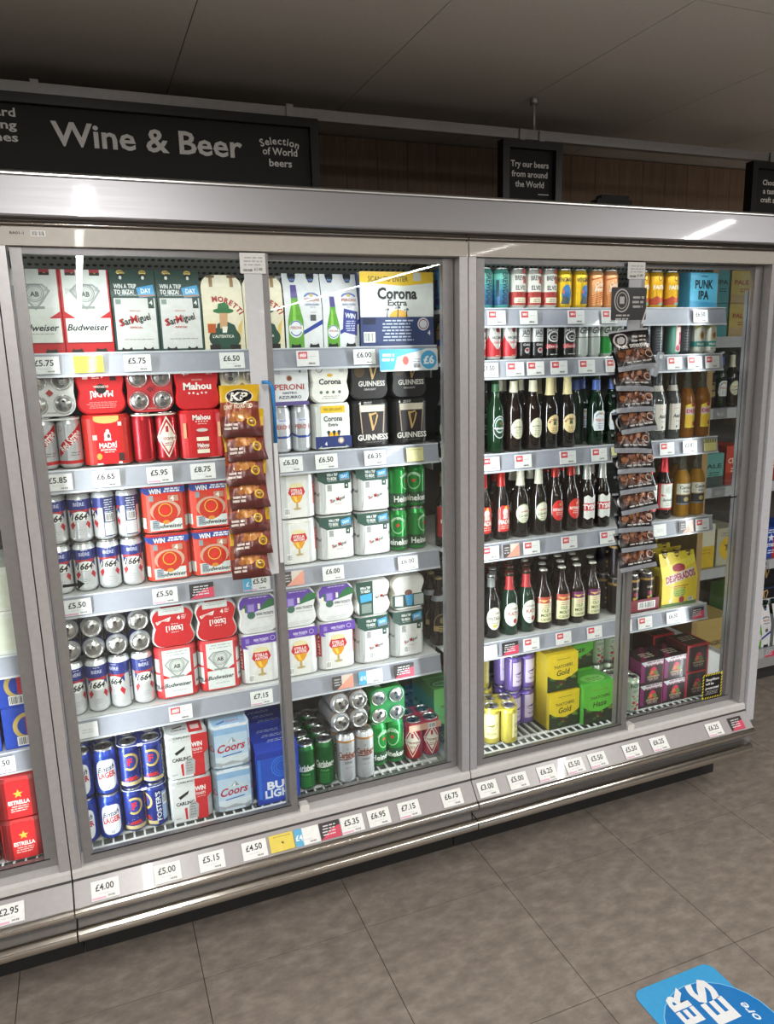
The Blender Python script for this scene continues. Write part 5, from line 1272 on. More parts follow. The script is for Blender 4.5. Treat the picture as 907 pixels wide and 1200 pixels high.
kind_bottle('b_asahi', .0322, .268, '#3a3c3a', b_asahi, 'long', '#a9a9a5', neck=(.68, .76, '#b3aea4'), kind='glass')
kind_bottle('b_desp', .0322, .268, '#a8691f', b_desp, 'long', '#b7a77a', kind='clear')
kind_bottle('b_madri', .0300, .258, '#140c0a', b_madri, 'std', '#b3292a', foil=(.74, '#b9302c'))
kind_bottle('b_estr', .0318, .260, '#150f0c', b_estr, 'std', '#4a4c44', neck=(.72, .94, '#cfcdb8'))
kind_bottle('b_red', .0318, .258, '#1a0f0b', b_redoval, 'std', '#a82a28', foil=(.80, '#a5312a'))
kind_bottle('b_tysk', .0322, .258, '#1c110c', b_tyskie, 'std', '#c9c9c4', foil=(.72, '#c6c6bf'))
kind_bottle('b_bud', .0345, .262, '#170e0b', b_bud, 'std', '#b02730', foil=(.70, '#b42a33'))
kind_bottle('b_corona', .0330, .264, '#c68f2c', b_corona, 'long', '#8a8a82', kind='clear')
kind_bottle('b_vint', .0330, .238, '#121212', b_vint, 'cider', '#8a8c8a', neck=(.80, .95, '#7d8280'))
kind_bottle('b_katy', .0330, .238, '#0e2a1c', b_katy, 'cider', '#5a2420', neck=(.72, .93, '#a5292d'))
kind_bottle('b_old1', .0330, .230, '#1a0f0a', b_old('#b04a3a'), 'cider', '#d5d4c8')
kind_bottle('b_old2', .0330, .230, '#1a0f0a', b_old('#6a2a5a'), 'cider', '#d5d4c8')
kind_bottle('b_brown', .0330, .250, '#1c120a', b_brown, 'cider', '#a89868', neck=(.66, .73, '#8a9096'))
kind_bottle('b_stella', .0345, .262, '#0d1a10', b_stella, 'std', '#d0d0cb', foil=(.66, '#cfd0cc'))
kind_bottle('b_cruz', .0335, .262, '#170d08', b_cruz, 'std', '#a8925a', neck=(.80, .97, '#b5a071'))

# ================================================================== STOCK
ORD = ['first', 'second', 'third', 'fourth', 'fifth']
NUM = {3: 'three', 4: 'four', 5: 'five'}
def row(key, xs, z, y, desc, where, group, lie=False, rz=None, same=False):
    for i, x in enumerate(xs):
        n = len(xs)
        if same or n == 1: lab = f'{desc}, {where}'
        elif n == 2: lab = f'{desc}, {"left" if i == 0 else "right"} of two, {where}'
        else: lab = f'{desc}, {ORD[i]} of {NUM[n]}, {where}'
        k = key[i] if isinstance(key, (list, tuple)) else key
        put(k, x, y if not isinstance(y, (list, tuple)) else y[i], z, lab, rz=(rz[i] if rz else 0), lie=lie, group=group)
kind_pack('hei148', .0328, .148, '#1f8f3c', opencans=True, cancol='#1f8f3c', canart=art_heineken, turns=(.75, -.55, 0, 0))
kind_pack('hei148b', .0328, .148, '#1f8f3c', opencans=True, cancol='#1f8f3c', canart=art_heineken, turns=(-.4, .6, 0, 0))

# ---- middle cooler, top shelf
z, y, W_, G = SHELVES['mid'][0][0], .225, 'top shelf of middle cooler', 'bottle packs on the middle cooler top shelf'
row('bud_bottles', (.068, .195), z, y, 'white and red bottle four-pack', W_, G)
row('sm_bottles', (.321, .444), z, y, 'grey bottle four-pack with dark green top', W_, G)
row('moretti_bottles', (.566, .686), z, y, 'cream bottle four-pack with red arched lettering', W_, G)
row('peroni_bottles', (.808,), z, y, 'white bottle pack showing a large green bottle', W_, G)
row('peroni_bottles_win', (.9265,), z, y, 'white bottle pack with purple WIN panel', W_, G)
row('corona_box', (1.112,), z, .215, 'wide white, yellow and navy beer carton', W_, G)
# ---- second shelf
z, W_, G = SHELVES['mid'][1][0], 'second shelf, middle cooler', 'can packs on the middle cooler second shelf'
S2 = [('redstripe', 'redstripe_lie', .082, 'silver cans with a diagonal red stripe'), ('madri', 'madri_lie', .215, 'bright red pack with white emblem'), ('cruz', 'cruz_lie', .347, 'plain red cans with diamond label'), ('mahou', 'mahou_lie', .480, 'red pack with stars and can picture'), ('beige', 'beige_lie', .612, 'beige four-pack behind the snack bags'), ('peroni_cans', 'peroni_lie', .757, 'plain silver cans with blue swoosh'), ('corona', 'corona_lie', .887, 'white, yellow and navy can pack'), ('guinness', 'guinness_lie', 1.020, 'left black stout can pack'), ('guinness', 'guinness_lie', 1.157, 'right black stout can pack')]
LIE = ['white card with four can ends', 'red card with a round hole', 'red card with four can ends', 'red card with white lettering and stars', 'beige card with can ends', 'white card with red lettering', 'cream card with black lettering', 'left black stout card', 'right black stout card']
for (k, kl, x, d), l in zip(S2, LIE):
    h = get(k)['h']
    put(k, x, y, z, f'{d}, standing on the second shelf of middle cooler', group=G)
    put(kl, x-.005, y, z+h+.001, f'{l}, pack laid on its back, second shelf, middle cooler', lie=True, group='can packs laid on their backs')
# ---- third shelf
z, W_, G = SHELVES['mid'][2][0], 'third shelf, middle cooler', 'packs and cans on the middle cooler third shelf'
KX = (.052, .119, .185, .251)
row('k1664', KX, z, y, 'blue and white can in lower front row', W_, 'blue and white beer cans')
row('k1664', KX, z+.147, y, 'blue and white can in upper front row', W_, 'blue and white beer cans', rz=(0, 0, -1.55, -1.75))
row('k1664', KX, z, y+.067, 'blue and white can, lower back row', W_, 'blue and white cans standing behind')
row('k1664', KX, z+.147, y+.067, 'blue and white can, upper back row', W_, 'blue and white cans standing behind')
for lv, nm in ((0, 'lower'), (1, 'upper')):
    row('bud_win', (.355, .489), z+lv*.1490, y, f'{nm} red pack with blue WIN banner', W_, G)
    row('stella', (.757,), z+lv*.1500, y, f'{nm} white pack with beer goblet picture', W_, G)
    row('sanmiguel', (.886, 1.016), z+lv*.1500, y, f'{nm} white pack with green top', W_, G)
    row('hei148' if lv else 'hei148b', (1.147,), z+lv*.148, y, f'{nm} block of four green cans', W_, G)
# ---- fourth shelf
z, W_, G = SHELVES['mid'][3][0], 'fourth shelf, middle cooler', 'packs on the middle cooler fourth shelf'
KX = (.050, .117, .183, .249)
row('k1664t', KX, z, y, 'tall blue and white can standing', W_, 'tall blue and white beer cans', rz=(.35, 0, -.6, .1))
row('k1664t', KX, z+.170, y, 'tall blue and white can lying, lower layer', W_, 'tall blue and white beer cans', lie=True, rz=(.3, -.4, .2, -.2))
row('k1664t', KX, z+.170+.0660, y, 'tall blue and white can lying, upper layer', W_, 'tall blue and white beer cans', lie=True, rz=(.2, .5, -.1, .6))
row('bud4', (.349, .482), z, y, 'standing red pack with white front panel', W_, G)
row('bud4_lie', (.3475, .479), z+.1705, y, 'red pack laid on its back', W_, 'can packs laid on their backs', lie=True)
row('stella_p', (.613, .743, .873), z, y, 'standing white goblet pack with purple band', W_, G)
row('stella_lie', (.611, .741, .872), z+.1705, y, 'purple, green and white pack laid on back', W_, 'can packs laid on their backs', lie=True)
row('sanmiguel_t', (1.004, 1.133), z, y, 'standing white pack with green top', W_, G)
row('sanmiguel_lie', (1.003,), z+.1705, y, 'pack half green, half white, laid on its back', W_, 'can packs laid on their backs', lie=True)
row('sanmiguel_lie2', (1.133,), z+.1705, y, 'pack with white lobes over green, laid on its back', W_, 'can packs laid on their backs', lie=True)
# ---- bottom deck
z, y, W_, G = DECK, .155, 'bottom deck, middle cooler', 'packs on the middle cooler bottom deck'
KX = (.044, .1135)
for lv, nm in ((0, 'lower'), (1, 'upper')):
    row('british', KX, z+lv*.149, y, f'{nm} blue can with white oval label', W_, 'blue lager cans on the deck', rz=(-.1, .08))
    row('british', KX, z+lv*.149, y+.070, f'{nm} blue can behind the front pair', W_, 'blue lager cans standing behind')
    row('fosters2' if lv == 0 else 'fosters', (.216,), z+lv*.148, y+.008, f'{nm} navy four-pack with gold crescent', W_, G)
    row('carling', (.353,), z+lv*.1505, y, f'{nm} white, black and red WIN pack', W_, G)
    row('coors', (.486,), z+lv*.1515, y, f'{nm} pale blue pack with red script', W_, G)
put('budlight', .629, .150, z, 'royal blue can pack at front of bottom deck', group='royal blue packs on the deck')
put('budlight', .628, .295, z, 'royal blue can pack second from front on bottom deck', group='royal blue packs on the deck')
put('budlight', .628, .440, z, 'royal blue can pack at the back of bottom deck', group='royal blue packs on the deck')
for r in range(4):
    row('carlsberg', (.734, .801), z, .165+.067*r, 'dark green lager can, '+('front row' if r == 0 else ORD[r]+' row'), W_, 'dark green lager cans on the deck', rz=(-.25, -.3))
put('export_pack', .905, .150, z, 'four tall silver cans standing, bottom deck of middle cooler', group=G)
put('export_lie', .893, .175, z+.180, 'four silver cans lying on the standing silver cans, bottom deck', lie=True, group=G)
put('heineken_pack', 1.040, .205, z, 'four green cans standing, bottom deck of middle cooler', group=G)
put('heineken_lie', 1.036, .195, z+.168, 'four green cans lying on the standing green cans, bottom deck', lie=True, group=G)
put('cruz_deck', 1.175, .195, z, 'single red four-pack with printed top card, bottom deck of middle cooler', group=G)

# ---- right cooler, shelf one
z, y, W_, G = SHELVES['right'][0][0], .225, 'top shelf, right cooler', 'craft cans on the right cooler top shelf'
row('bd_blue', (1.292, 1.354), z, y, 'bright blue craft can beside the post', W_, G, rz=(-.5, -.4))
row('bd_teal', (1.443, 1.505), z, y, 'teal craft can with vertical black lettering', W_, G)
row('elvis', (1.570, 1.632, 1.695), z, y, 'white and red banded can', W_, G)
row('wing', (1.757, 1.822), z, y, 'yellow can with blue bird shape', W_, G, rz=(-.35, .1))
row('orange', (1.890, 1.953), z, y, 'peach and orange can', W_, G)
row('faith', (2.092, 2.156, 2.228), z, y, 'golden yellow can with red foot', W_, G)
def f_punk(a, W, H): a.t('POST MODERN', 0, H*.89, .006, '#1f4a5c', w=.03).t('PUNK', 0, H*.67, .030, '#152a36', w=.086, bold=.03).t('IPA', 0, H*.37, .030, '#152a36', w=.050, bold=.03).p([(-W/2, .0), (W/2, 0), (W/2, H*.15), (-W/2, H*.22)], '#4aa6d0')
kind_box('punk', .130, .13, .130, '#5fbde0', f_punk, side='#4a9cc0', name='can_carton', cat='carton')
row('punk', (2.362,), z, y, 'light blue beer box with dark lettering', W_, G)
# shelf two
z, W_, G = SHELVES['right'][1][0], 'second shelf, right cooler', 'mixed drink cans on the right cooler second shelf'
def f_gold(a, R, h): a.r(-R*PI, h*.42, R*PI, h*.58, '#3a3a78').t('SPICED', 0, h*.5, .008, '#e0d8c0', w=.04).r(-R*PI, h*.8, R*PI, h-.021, '#8c5a2a')
kind_can('goldcan', .0285, .126, '#c9a878', f_gold)
row('goldcan', (1.296, 1.354), z, y, 'tan and purple can beside the post', W_, G)
row('bacardi', (1.419, 1.477, 1.539), z, y, 'white and red mixed drink can', W_, G, rz=(.5, .1, .1))
row('jd', (1.595, 1.647), z, y, 'slim can, silver above and black below', W_, G)
row('jcoke', (1.706, 1.779), z, y, 'black can with round white emblem', W_, G)
row('gt_silver', (1.834, 1.886), z, y, 'slim silver mixed drink can', W_, G)
row('gt_green', (1.937, 1.988), z, y, 'slim green mixed drink can', W_, G)
row('darkcan', (2.110, 2.168), z, y, 'dark grey can beside the snack strip', W_, G)
row('pink', (2.250,), z, y, 'teal and pink can', W_, G)
row('darkcan', (2.3085,), z, y+.01, 'dark grey can between pink and white cans', W_, G)
row('malibu', (2.367, 2.425), z, y, 'white can with teal band', W_, G)
# shelf three
z, W_, G = SHELVES['right'][2][0], 'third shelf, right cooler', 'bottles on the right cooler third shelf'
row('b_stella', (1.296,), z, y, 'dark bottle with silver neck and red oval, beside post', W_, G)
B3 = [('b_hein', (1.413, 1.489), 'green bottle with round label'), ('b_menab', (1.563, 1.642), 'brown bottle with cream oval label'), ('b_moretti', (1.712, 1.786), 'brown bottle with gold label and neck'), ('b_peroni', (1.912, 1.984), 'green bottle with blue neck band'), ('b_asahi', (2.197, 2.267), 'grey bottle with silver label'), ('b_desp', (2.338, 2.413), 'amber bottle with yellow and pink label')]
for k, xs, d in B3: row(k, xs, z, y, d, W_, G, rz=(rnd.uniform(-.15, .15), rnd.uniform(-.15, .15)))
row('b_peroni', (1.858,), z, y+.05, 'green bottle with blue neck band, set back', W_, G, rz=(2.6,))
for k, xs in (('b_hein', (1.43, 1.505)), ('b_menab', (1.585, 1.66)), ('b_moretti', (1.735, 1.800)), ('b_peroni', (1.93, 2.00)), ('b_asahi', (2.14, 2.205)), ('b_desp', (2.29, 2.36))):
    row(k, xs, z, y+.115, 'back row '+dict((q[0], q[2]) for q in B3)[k], W_, 'second row bottles, third shelf')
# shelf four
z, W_, G = SHELVES['right'][3][0], 'fourth shelf, right cooler', 'bottles on the right cooler fourth shelf'
row('b_cruz', (1.290,), z, y, 'brown bottle with red diamond label, beside post', W_, G)
B4 = [('b_madri', (1.441, 1.514), 'bottle with bright red label and neck foil'), ('b_estr', (1.594, 1.671), 'dark bottle with cream oval and neck'), ('b_red', (1.741, 1.811), 'brown bottle with round red label'), ('b_tysk', (1.882, 1.952), 'brown bottle with white label, red band'), ('b_bud', (2.172, 2.246), 'bottle with red neck and white label'), ('b_corona', (2.338, 2.410), 'clear golden bottle with white and navy label')]
for k, xs, d in B4: row(k, xs, z, y, d, W_, G, rz=(rnd.uniform(-.12, .12), rnd.uniform(-.12, .12)))
for k, xs in (('b_madri', (1.478, 1.55)), ('b_estr', (1.632, 1.706)), ('b_red', (1.774, 1.845)), ('b_tysk', (1.915, 1.986)), ('b_bud', (2.190, 2.264)), ('b_corona', (2.342, 2.413))):
    row(k, xs, z, y+.115, 'back row '+dict((q[0], q[2]) for q in B4)[k].replace('bright red label and neck foil', 'bright red label').replace('white and navy label', 'white label'), W_, 'second row bottles, fourth shelf')
# shelf five
z, W_, G = SHELVES['right'][4][0], 'fifth shelf, right cooler', 'ciders on the right cooler fifth shelf'
for r in range(2):
    row('b_brown', (1.272, 1.340) if r == 0 else (1.275, 1.343), z, y+.02+.075*r, 'brown bottle with gold label, '+('front' if r == 0 else 'second')+' row beside post', W_, G)
B5 = [('b_vint', (1.412, 1.481), 'dark cider bottle with cream oval'), ('b_katy', (1.553, 1.625), 'green cider bottle with red collar'), ('b_old1', (1.698, 1.780), 'dark bottle, cream label with red top'), ('b_old2', (1.849, 1.920), 'dark bottle, cream label with purple top')]
for k, xs, d in B5: row(k, (1.408, 1.4765) if k == 'b_vint' else xs, z, y, d, W_, G, rz=(rnd.uniform(-.12, .12), rnd.uniform(-.12, .12)))
for r in range(1, 5):
    for k, xs, d in B5:
        row(k, [x+.034*(r % 2)+.008 for x in xs], z, y+.071*r, ORD[r]+' row '+d.replace('dark bottle, cream label with red top', 'red-topped cream label bottle').replace('dark bottle, cream label with purple top', 'purple-topped cream label bottle'), W_, 'cider bottles standing behind, fifth shelf')
tr = empty('can_tray', (2.150, y+.075, z)); tag(tr, 'dark red cardboard tray under two black fruit cider cans, fifth shelf, right cooler', 'tray')
a = Art(flat(-.075)); a.bars(-.03, .012, .055, .042, n=18)
m = MB(); c_ = M('#7a2634')
m.box(-.073, -.075, 0, .073, .075, .004, c_); m.box(-.073, -.075, 0, .073, -.072, .052, c_); m.box(-.073, .072, 0, .073, .075, .052, c_); m.box(-.073, -.072, 0, -.070, .072, .052, c_); m.box(.070, -.072, 0, .073, .072, .052, c_)
link('tray_body', m.mesh('tray_body'), tr); link('print', a.mesh(), tr)
row('darkfruit', (2.113, 2.183), z+.0045, y+.006, 'black fruit cider can in red tray', W_, 'black fruit cider cans')
row('darkfruit', (2.113, 2.183), z+.0045, y+.076, 'black fruit cider can at back of red tray', W_, 'black fruit cider cans at the back')
row('darkfruit', (2.036, 2.042), z, (y+.08, y+.01), 'black fruit cider can left of the tray', W_, 'black fruit cider cans')
row('darkfruit', (2.036, 2.042), z+.15, (y+.08, y+.01), 'black fruit cider can stacked left of tray', W_, 'black fruit cider cans')
for r in range(3):
    put('desp_pack', 2.326-.006*r, y+.131*r, z, ['yellow bottle pack with red lettering at the front', 'yellow bottle pack second from the front', 'yellow bottle pack at the back'][r]+' of fifth shelf, right cooler', group='yellow bottle packs')
# deck
z, W_, G = DECK, 'bottom deck, right cooler', 'ciders on the right cooler bottom deck'
kind_pack('kopp_y4', .0325, .148, '#d3c45a', opencans=True, cancol='#d3c45a', canart=kopp('#e5e0a4', '#7d7231', 'BREWED'), plate='#dcc93c', turns=(-.1, 1.2, .4, 0))
kind_pack('kopp_p4', .0325, .148, '#6a56a8', opencans=True, cancol='#7d68b8', canart=kopp('#d2c6e2', '#493a8c', 'FRUITY'), plate='#5c46a0', turns=(.3, .2, .1, .1))
kind_pack('inch4', .0315, .148, '#c3d0bd', opencans=True, cancol='#c3d0bd', canart=inch, plate='#aebfa6')
put('haze_box', 1.318, .285, z, 'light green carton behind the post, bottom deck of right cooler', group=G)
put('kopp_y4', 1.487, .158, z, 'yellow four-pack of cans at front, bottom deck of right cooler', rz=-.32, group=G)
put('kopp_y4', 1.470, .325, z, 'lower yellow four-pack at back, bottom deck of right cooler', group=G)
put('kopp_y4', 1.450, .315, z+.148, 'upper yellow four-pack at back, bottom deck of right cooler', group=G)
put('kopp_p4', 1.612, .255, z, 'lower purple four-pack of cans, bottom deck of right cooler', rz=.14, group=G)
put('kopp_p4', 1.610, .250, z+.148, 'upper purple four-pack of cans, bottom deck of right cooler', rz=.14, group=G)
put('gold', 1.756, .185, z, 'lower yellow cider pack, bottom deck of right cooler', group=G)
put('gold', 1.748, .190, z+.1525, 'upper yellow cider pack, bottom deck of right cooler', group=G)
put('haze', 1.904, .165, z, 'lower green cider pack at front, bottom deck of right cooler', group=G)
put('haze', 1.900, .310, z, 'lower green cider pack at back, bottom deck of right cooler', group=G)
put('haze', 1.906, .315, z+.162, 'upper green cider pack, bottom deck of right cooler', group=G)
row('inch', (2.030, 2.096), z+.148, .33, 'upper pale green can with red apples', W_, G); row('inch', (2.030, 2.096), z, .33, 'lower pale green can with red apples', W_, G)
put('inch4', 2.047, .165, z, 'pale green four-pack with red apples at front, bottom deck of right cooler', group=G)
row('dark_pack', (2.172, 2.289), z, .185, 'lower black and purple cider pack', W_, G)
row('dark_pack', (2.172, 2.289), z+.1005, .185, 'upper black and purple cider pack', W_, G)
put('red_pack', 2.4035, .185, z, 'lower black cider pack with red edges, bottom deck of right cooler', group=G)
put('red_pack', 2.4035, .185, z+.1150, 'upper black cider pack with red edges, bottom deck of right cooler', group=G)
put('red_pack', 2.355, .330, z, 'lower black cider pack with red edges at the back, right cooler deck', group=G)
put('red_pack', 2.355, .330, z+.1150, 'upper black cider pack with red edges at the back, right cooler deck', group=G)

# ================================================================== LEFT COOLER STOCK
def f_fosbox(a, W, H): a.ring(.0, H*.52, .040, .042, .012, '#c8ae63', a0=.9, a1=5.4).r(.0-.006, H*.3, .040, H*.75, '#c4263a').t('F', .014, H*.53, .03, '#2a3f9c', bold=.03).bars(-.032, .006, .02, .034, n=12)
kind_box('fosbox', .130, .20, .125, '#2347b0', f_fosbox, side='#1d3c9c', name='beer_carton')
put('fosbox', -.082, .215, .664, 'lower blue beer box with gold ring, right one, left cooler shelf', group='blue boxes in the left cooler')
put('fosbox', -.222, .215, .664, 'lower blue beer box, cut by the left edge of the picture', group='blue boxes in the left cooler')
put('fosbox', -.092, .222, .7895, 'upper blue beer box with gold ring, left cooler', group='blue boxes in the left cooler')
def f_estr(a, w, h):
    star(a, .0, h*.62, .014, '#d9a23a'); a.t('ESTRELLA', 0, h*.42, .012, '#f0e8df', w=.056, bold=.015).lines(0, h*.31, .05, 3, .007, '#eab8b0')
    a.r(-.056, .0+.01, -.054, h*.95, '#8c1518').r(.054, .01, .056, h*.95, '#8c1518').t('ESTRELLA', 0, h*.93, .006, '#8c1518', w=.05)
kind_pack('estrella', .0320, .130, '#c01e22', f_estr, side='#7a1114', dip=.014, cancol='#8c1518')
for lv, nm in ((0, 'lower'), (1, 'upper')):
    for x, s_ in ((-.258, 'left'), (-.126, 'right')):
        put('estrella', x, .165, DECK+lv*.1325, f'{nm} {s_} red four-pack with gold star, left cooler deck', group='red star packs in the left cooler')
kind_box('whitebox', .20, .24, .125, '#e3e5dc', lambda a, W, H: a.r(-W/2+.01, .012, W/2-.01, H-.02, '#dfe3d2'), side='#dcdfd8', name='white_carton')
put('whitebox', -.125, .21, .955, 'plain white carton on lower white-filled shelf, left cooler', group='plain white cartons')
put('whitebox', -.128, .215, 1.0815, 'plain white carton stacked on another, left cooler', group='plain white cartons')
put('whitebox', -.118, .215, 1.384, 'plain white carton on the upper shelf, left cooler', group='plain white cartons')

# ================================================================== PRICE TAGS
TAGW = M('#e8e8e4', 'card')
_tagm = {}
def price_tag(x, z, w, h, style, txt, label, y=Y_SH, tilt=-.12, loc=None):
    root = empty('price_tag', loc or (x, y-.0155, z), (tilt, 0, 0)); tag(root, label, 'price tag', 'shelf edge price tags')
    key = (w, h, style, txt)
    if key not in _tagm:
        bg = {'price': '#e6e7e4', 'red': '#e2e2e0', 'yellow': '#dcc64a', 'pale': '#d8d296', 'promo': '#2d2a2c', 'blue': '#e6e7e4', 'peach': '#d9c9bd', 'blank': '#e4e5e2', 'hazard': '#d8cf84'}[style]
        card = MB().box(-w/2, 0, -h/2, w/2, .0012, h/2, M(bg)).mesh('card')
        a = Art(flat(0), d0=.0002)
        if style in ('price', 'blue'):
            u = 0 if style == 'price' else w*.14
            if style == 'blue': a.r(-w/2, -h/2, -w*.18, h/2, '#55a9cf'); a.t('£4' if not txt else '£', -w*.33, 0, h*.3, '#e8f1f5', bold=.02)
            if txt: a.t(txt, u-w*.02, h*.14, h*.34, '#26262a', w=w*(.66 if style == 'price' else .5))
            a.lines(-w*.05, -h*.22, w*.5, 1, h*.10, '#c9c9c9').bars(w*.06, -h*.42, w*.34, -h*.30, bg=None, n=12)
            if txt and sum(map(ord, txt)) % 3 == 0: a.r(-w*.48, -h*.46, w*.0, -h*.36, '#dba6bf')
        elif style == 'red':
            a.r(-w*.42, -h*.02, -w*.02, h*.42, '#cf4650').lines(-w*.22, h*.13, w*.30, 1, h*.14, '#f3d8d6', th=h*.16)
            a.lines(w*.22, h*.10, w*.34, 1, h*.09, '#b9b9b9').bars(.0, -h*.40, w*.34, -h*.26, bg=None, n=10)
            if txt: a.t(txt, -w*.22, h*.20, h*.26, '#f6e6e4', w=w*.30, bold=.02)
        elif style in ('yellow', 'pale'): a.lines(0, h*.34, w*.8, 1, h*.09, '#8a7a2a').r(-w/2, -h/2, w/2, -h/2+.0012, '#8a7a2a'); 
        elif style == 'promo':
            a.p([(-w/2, -h/2), (w/2, -h/2), (w/2, h*.2), (w*.1, h*.1)], '#c9405a'); a.lines(-w*.05, h*.25, w*.7, 4, h*.17, '#cfc9cc')
        elif style == 'peach':
            a.r(-w/2, -h/2, -w*.05, h/2, '#4a4648').p([(-w*.3, -h/2), (w/2, -h/2), (w/2, h/2)], '#e09a86'); a.lines(-w*.25, h*.2, w*.36, 3, h*.2, '#b9b3b3')
        elif style == 'hazard':
            for k in range(7): a.p([(-w/2+w*k/7, h*.2), (-w/2+w*(k+.5)/7, h*.2), (-w/2+w*(k+1)/7-.0, h/2), (-w/2+w*(k+.5)/7, h/2)], '#1b1b1b'); a.d -= a.step
        elif style == 'blank': a.lines(0, 0, w*.6, 2, h*.16, '#c6c6c6')
        if style == 'yellow' : a.p([(-w*.02, -h*.02), (w*.06, -h*.1), (w*.09, -h*.03), (w*.02, h*.08)], '#4a421c')
        _tagm[key] = (card, a.mesh())
    c_, p_ = _tagm[key]
    link('card', c_, root); link('print', p_, root)
    return root
TG = {  # rail -> [(x, style, text)]
 ('mid', 0): [(.075, 'price', '£5.75'), (.185, 'yellow', ''), (.312, 'price', '£5.75'), (.575, 'price', '£6.50'), (.803, 'red', '£4.50'), (.985, 'price', '£6.00')],
 ('mid', 1): [(.075, 'price', '£5.85'), (.200, 'price', '£6.65'), (.345, 'price', '£5.95'), (.468, 'price', '£8.75'), (.735, 'price', '£6.50'), (.848, 'price', '£6.50'), (1.010, 'price', '£6.35'), (1.150, 'pale', '')],
 ('mid', 2): [(.088, 'price', '£5.50'), (.330, 'price', '£5.50'), (.437, 'promo', ''), (.605, 'blue', '£5.50'), (.720, 'peach', ''), (.855, 'price', '£6.00'), (1.118, 'price', '£6.00')],
 ('mid', 3): [(.075, 'blank', ''), (.345, 'red', '£6.50'), (.598, 'price', '£7.15'), (.872, 'peach', ''), (.972, 'blue', ''), (1.095, 'promo', '')],
 ('right', 0): [(1.290, 'red', ''), (1.452, 'red', ''), (1.575, 'red', ''), (1.765, 'red', ''), (1.905, 'red', ''), (2.315, 'price', '£6.50')],
 ('right', 1): [(1.290, 'blank', ''), (1.425, 'price', '£1.50'), (1.525, 'red', ''), (1.605, 'red', ''), (1.700, 'red', ''), (1.815, 'red', ''), (1.930, 'red', ''), (2.205, 'red', ''), (2.300, 'red', ''), (2.385, 'red', '')],
 ('right', 2): [(1.290, 'red', ''), (1.432, 'red', ''), (1.560, 'red', ''), (1.745, 'red', ''), (1.880, 'red', ''), (1.965, 'pale', ''), (2.190, 'red', ''), (2.300, 'price', '£3.85'), (2.400, 'hazard', '')],
 ('right', 3): [(1.290, 'red', ''), (1.432, 'red', ''), (1.515, 'peach', ''), (1.600, 'red', ''), (1.760, 'red', ''), (1.930, 'red', ''), (2.175, 'blank', ''), (2.305, 'peach', ''), (2.385, 'red', '')],
 ('right', 4): [(1.290, 'red', ''), (1.430, 'blank', ''), (1.515, 'promo', ''), (1.605, 'red', ''), (1.745, 'red', ''), (1.885, 'red', ''), (2.030, 'blank', ''), (2.125, 'red', ''), (2.265, 'price', '£6.50'), (2.388, 'promo', '')],
 ('left', 2): [(-.160, 'price', '£2.50')]}
SN = ['top', 'second', 'third', 'fourth', 'fifth']
STY = {'price': 'white tag reading {t}', 'red': 'white tag with red price block', 'yellow': 'blank yellow shelf sticker', 'pale': 'pale yellow shelf sticker', 'promo': 'dark and pink promotion tag', 'blue': 'blue edged white tag', 'peach': 'peach triangle promotion tag', 'blank': 'plain white tag', 'hazard': 'yellow tag with striped hazard top'}
CN = {'mid': 'middle', 'right': 'right', 'left': 'left'}
for (ck, si), lst in TG.items():
    zz = SHELVES[ck][si][0]-.029
    tot = {}
    for x, st, tx in lst: tot[st] = tot.get(st, 0)+1
    cnt = {}
    for x, st, tx in lst:
        k = st; cnt[k] = cnt.get(k, 0)+1; d = STY[st].format(t=tx)
        if st == 'red' and tx: d = f'tag with {tx} on red'
        if st == 'blue' and tx: d = f'blue edged tag reading {tx}'
        n = tot[k]
        pos = '' if n == 1 else (('left of two' if cnt[k] == 1 else 'right of two') if n == 2 else ['first', 'second', 'third', 'fourth', 'fifth', 'sixth', 'seventh', 'eighth'][cnt[k]-1]+(' plain price from left' if st == 'price' else ' from left'))
        lab = ', '.join(q for q in (d, pos, f'{SN[si] if ck != "left" else "upper"} shelf rail, {CN[ck]} cooler') if q)
        w_ = {'price': .072, 'red': .070, 'promo': .072, 'peach': .075, 'blue': .085, 'yellow': .075}.get(st, .060)
        if ck == 'right': w_ = min(w_, .068)
        price_tag(x, zz, w_, .046, st, tx, lab)
# blue promotion card on the top rail of the middle cooler
root = empty('promotion_card', (1.130, .172, 1.741), (-.06, 0, 0)); tag(root, 'large blue and white promotion card reading £6 on the middle cooler top rail', 'promotion card')
link('card', MB().box(-.100, 0, -.034, .100, .0015, .034, M('#d9dde0'), .004).mesh('card'), root)
a = Art(flat(0)); a.p([(-.100, -.030), (-.100, .034), (.060, .034), (-.040, .010), (-.052, -.030)], '#4aa3d3').e(-.012, -.002, .014, .018, '#c9a49a').e(-.012, -.002, .010, .013, '#b04a44').e(.068, -.001, .028, .029, '#4aa3d3').t('£6', .068, -.001, .024, '#eef4f7', w=.038, bold=.03).lines(-.072, .012, .045, 2, .014, '#e6f0f5', th=.008).lines(.025, .0, .03, 3, .007, '#8a8d92').bars(.012, -.026, .040, -.014, bg=None)
link('print', a.mesh(), root)
